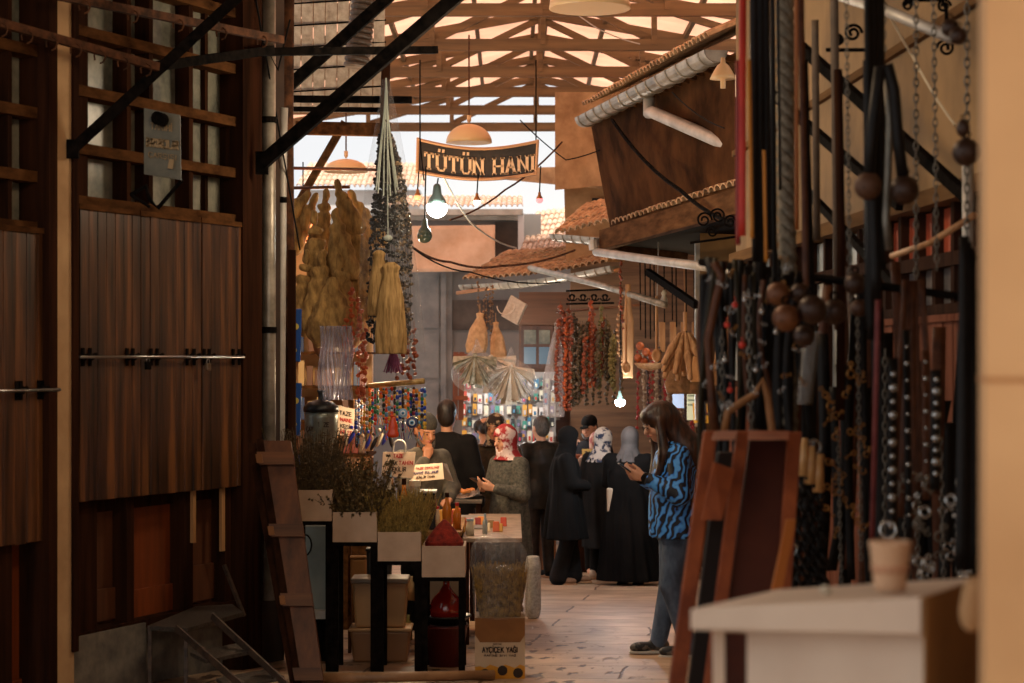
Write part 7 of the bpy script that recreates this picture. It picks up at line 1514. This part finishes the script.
# ================================================================ leaning wooden frame
t = thing('leaning_shutter', 'blurred reddish brown double wooden frame leaning behind the white counter', 'frame', P(720,720,5.6)); FW = mat('red_brown_varnish', lin(112,50,24), .5, 0, lin(160,82,42), 3, (3,3,1)); FD = mat('dark_red_panel', lin(58,22,14), .5, 0, lin(86,38,22), 2)
Yt, Yb = 6.0, 5.5
def fb(x0, x1, xb0, xb1, y0=431, y1=700, nm='stile', m=FW, off=0, th=.03):
    m_ = MB(); a = [P(xb0,y1,Yb+off), P(xb1,y1,Yb+off), P(x1,y0,Yt+off), P(x0,y0,Yt+off)]; m_.prism(a, V(0,th,0)); obj(nm, m_, m, t, bevel=.004)
fb(704,718,667,684); fb(737,750,702,716); fb(788,802,770,784,432); fb(750,788,716,772,436,700,'panel',FD,.02); fb(716,738,712,734,431,440,'rail'); fb(750,790,749,789,431,440,'rail')
m_ = MB(); m_.prism([P(702,520,5.75),P(722,520,5.75),P(735,470,5.85),P(714,462,5.85)], V(0,.03,0)); obj('rail', m_, FW, t)
fb(718,737,686,702,452,700,'back_panel',mat('near_black_wood', lin(28,16,12), .7),.05)
m_ = MB(); m_.prism([P(772,592,5.3),P(782,592,5.3),P(796,520,5.5),P(787,520,5.5)], V(0,.03,0)); obj('stile', m_, mat('orange_varnish', lin(170,96,40), .45), t)
# ================================================================ white counter with the paper cup
t = thing('white_counter', 'blurred white counter with a tapered top in the front corner beside the pillar', 'counter', P(880,760,3.6)); WC = mat('greyed_white_paint', lin(196,172,150), .6, 0, lin(212,190,168), 2); TN = mat('tan_side_board', lin(132,94,50), .7, 0, lin(156,114,64), 3)
C0 = P(921,597,3.35); C1 = P(921,635,3.35); Lf0 = P(690,609,3.75); Lf1 = P(690,630,3.75); Rt0 = P(984,577,3.9); Rt1 = P(984,640,3.9); Bk0 = Lf0+(Rt0-C0)+V(-.0,.0,.0)
m_ = MB(); m_.hexa([Lf1, C1, Rt1, Lf1+(Rt1-C1), Lf0, C0, Rt0, Bk0]); obj('countertop', m_, WC, t, bevel=.004)
n_ = V(.02,.03,0); B0 = P(738,632,3.72); B1 = P(918,636,3.37); dz = V(0,0,-.8)
m_ = MB(); m_.hexa([B0+n_+dz, B1+n_+dz, Rt1+V(-.01,0,0)+dz, Lf1+(Rt1-C1)+V(.1,0,0)+dz, B0+n_, B1+n_, Rt1+V(-.01,0,0), Lf1+(Rt1-C1)+V(.1,0,0)]); obj('counter_body', m_, WC, t)
m_ = MB(); a = C0+V(.0035,-.002,0); b = Rt0+V(.0035,0,0); m_.hexa([a+V(0,0,-.8), b+V(0,0,-.8), b+V(.004,.0,-.8), a+V(.004,0,-.8), a, b, b+V(.004,0,0), a+V(.004,0,0)]); obj('side_board', m_, TN, t)
m_ = MB(); m_.bar(P(722,634,3.75)+V(0,.06,0), P(722,634,3.75)+V(0,.06,-.8), .02, .03); obj('leg', m_, WC, t)
c = P(890,590,3.6)
t = thing('paper_cup', 'blurred beige paper cup standing on the white counter', 'cup', c); k = 3.6/F_PX
m_ = MB(); m_.lathe([(15*k,0),(16*k,4*k),(20*k,42*k),(20.5*k,43*k),(21.5*k,47*k),(20.5*k,49*k),(19*k,47*k),(15*k,6*k)], c, 28); obj('cup_body', m_, mat('beige_paper', lin(206,166,130), .6), t, smooth=True)
m_ = MB(); m_.lathe([(18.2*k,18*k),(18.9*k,25*k)], c, 28); obj('printed_band', m_, mat('cup_band', lin(192,140,104), .6), t, smooth=True)
m_ = MB(); m_.ball(P(826,590,3.75), (.012,.012,.009), 10, 7); one('sugar_lump', m_, MILK, 'tiny pale lump on the white counter left of the paper cup', 'lump')
S = SDF(); q = P(972,612,3.3); S.ell(q, (.022,.02,.035), k=.01); S.ell(q+V(.005,0,.04), (.018,.02,.02), k=.02); o = sobj('cloth_bundle', S, mat('pale_cloth', lin(176,138,98), .8), None, .006); tag(o, 'pale cloth tucked between the white counter and the pillar', 'cloth')
# ================================================================ light
w = bpy.data.worlds.new('sky'); bpy.context.scene.world = w; w.use_nodes = True
nt = w.node_tree; bg = nt.nodes['Background']
tc = nt.nodes.new('ShaderNodeTexCoord'); nz = nt.nodes.new('ShaderNodeTexNoise'); nz.inputs['Scale'].default_value = 3; nz.inputs['Detail'].default_value = 4
cr = nt.nodes.new('ShaderNodeValToRGB'); e = cr.color_ramp.elements; e[0].position = .35; e[1].position = .65
e[0].color = (*lin(214,216,220),1); e[1].color = (*lin(240,236,230),1)
nt.links.new(tc.outputs['Generated'], nz.inputs['Vector']); nt.links.new(nz.outputs['Fac'], cr.inputs[0]); nt.links.new(cr.outputs[0], bg.inputs['Color'])
bg.inputs['Strength'].default_value = WORLD
def sun(name, strength, rot, col, ang):
    l = bpy.data.lights.new(name, 'SUN'); l.energy = strength; l.color = col; l.angle = ang
    o = bpy.data.objects.new(name, l); COL.objects.link(o); o.rotation_euler = [math.radians(a) for a in rot]; return o
sun('sun', SUN, (24, 12, 0), (1,.9,.78), .2)
def point(name, loc, e, col, r=.05):
    l = bpy.data.lights.new(name, 'POINT'); l.energy = e; l.color = col; l.shadow_soft_size = r
    o = bpy.data.objects.new(name, l); COL.objects.link(o); o.location = loc; return o
vs = bpy.context.scene.view_settings
vs.view_transform = 'Standard'; vs.look = 'None'; vs.gamma = 1; vs.use_curve_mapping = False; vs.exposure = EXPO
bpy.context.scene.cycles.use_denoising = True
bpy.context.scene.cycles.max_bounces = 8; bpy.context.scene.cycles.transparent_max_bounces = 16
bpy.context.scene.cycles.sample_clamp_indirect = 4

point('lamp_big_bulb', P(437,216,15.4), 35, (.92,1,.98), .08)
point('lamp_glare_bulb', P(620,408,20.3), 38, (.85,.93,1), .06)
point('lamp_lantern', P(303,226,14.6), 10, (1,.4,.15), .06)
point('lamp_left_stall', P(345,296,16.2), 130, (1,.72,.42), .15)
point('lamp_left_counter', P(420,440,14.9)+V(0,-.3,.25), 30, (1,.76,.48), .1)
point('fill_goods_wall', P(500,372,24.2), 60, (1,.92,.8), .2)  # added light to brighten the carded goods, no bulb hangs here
point('lamp_right_stall', P(680,300,21.6), 16, (1,.74,.46), .15)
point('lamp_shop_front', V(1.0,1.2,2.6), 22, (1,.72,.42), .25)
point('fill_street', V(-.5,7.6,3.3), 75, (1,.72,.44), .25)  # added fill to brighten and warm the left shop front
point('fill_street_far', V(-.1,12.2,2.9), 75, (1,.8,.56), .25)  # second added fill over mid-street, not a visible lamp

for _n in ('brown_mullion', 'reddish_plank_wood', 'cornice_wood', 'eave_board', 'dark_frame_wood_level', 'dark_frame_wood', 'brown_cladding', 'black_iron', 'thin_trim'):
    if _n in MATS:
        _b = MATS[_n].node_tree.nodes['Principled BSDF']; _b.inputs['Specular IOR Level'].default_value = .03; _b.inputs['Roughness'].default_value = .95
for _n, _m in MATS.items():
    if _n == 'black_iron': continue
    if any(q in _n for q in ('iron','cloth','trousers','leather','coat','shirt')):
        _m.node_tree.nodes['Principled BSDF'].inputs['Specular IOR Level'].default_value = .2
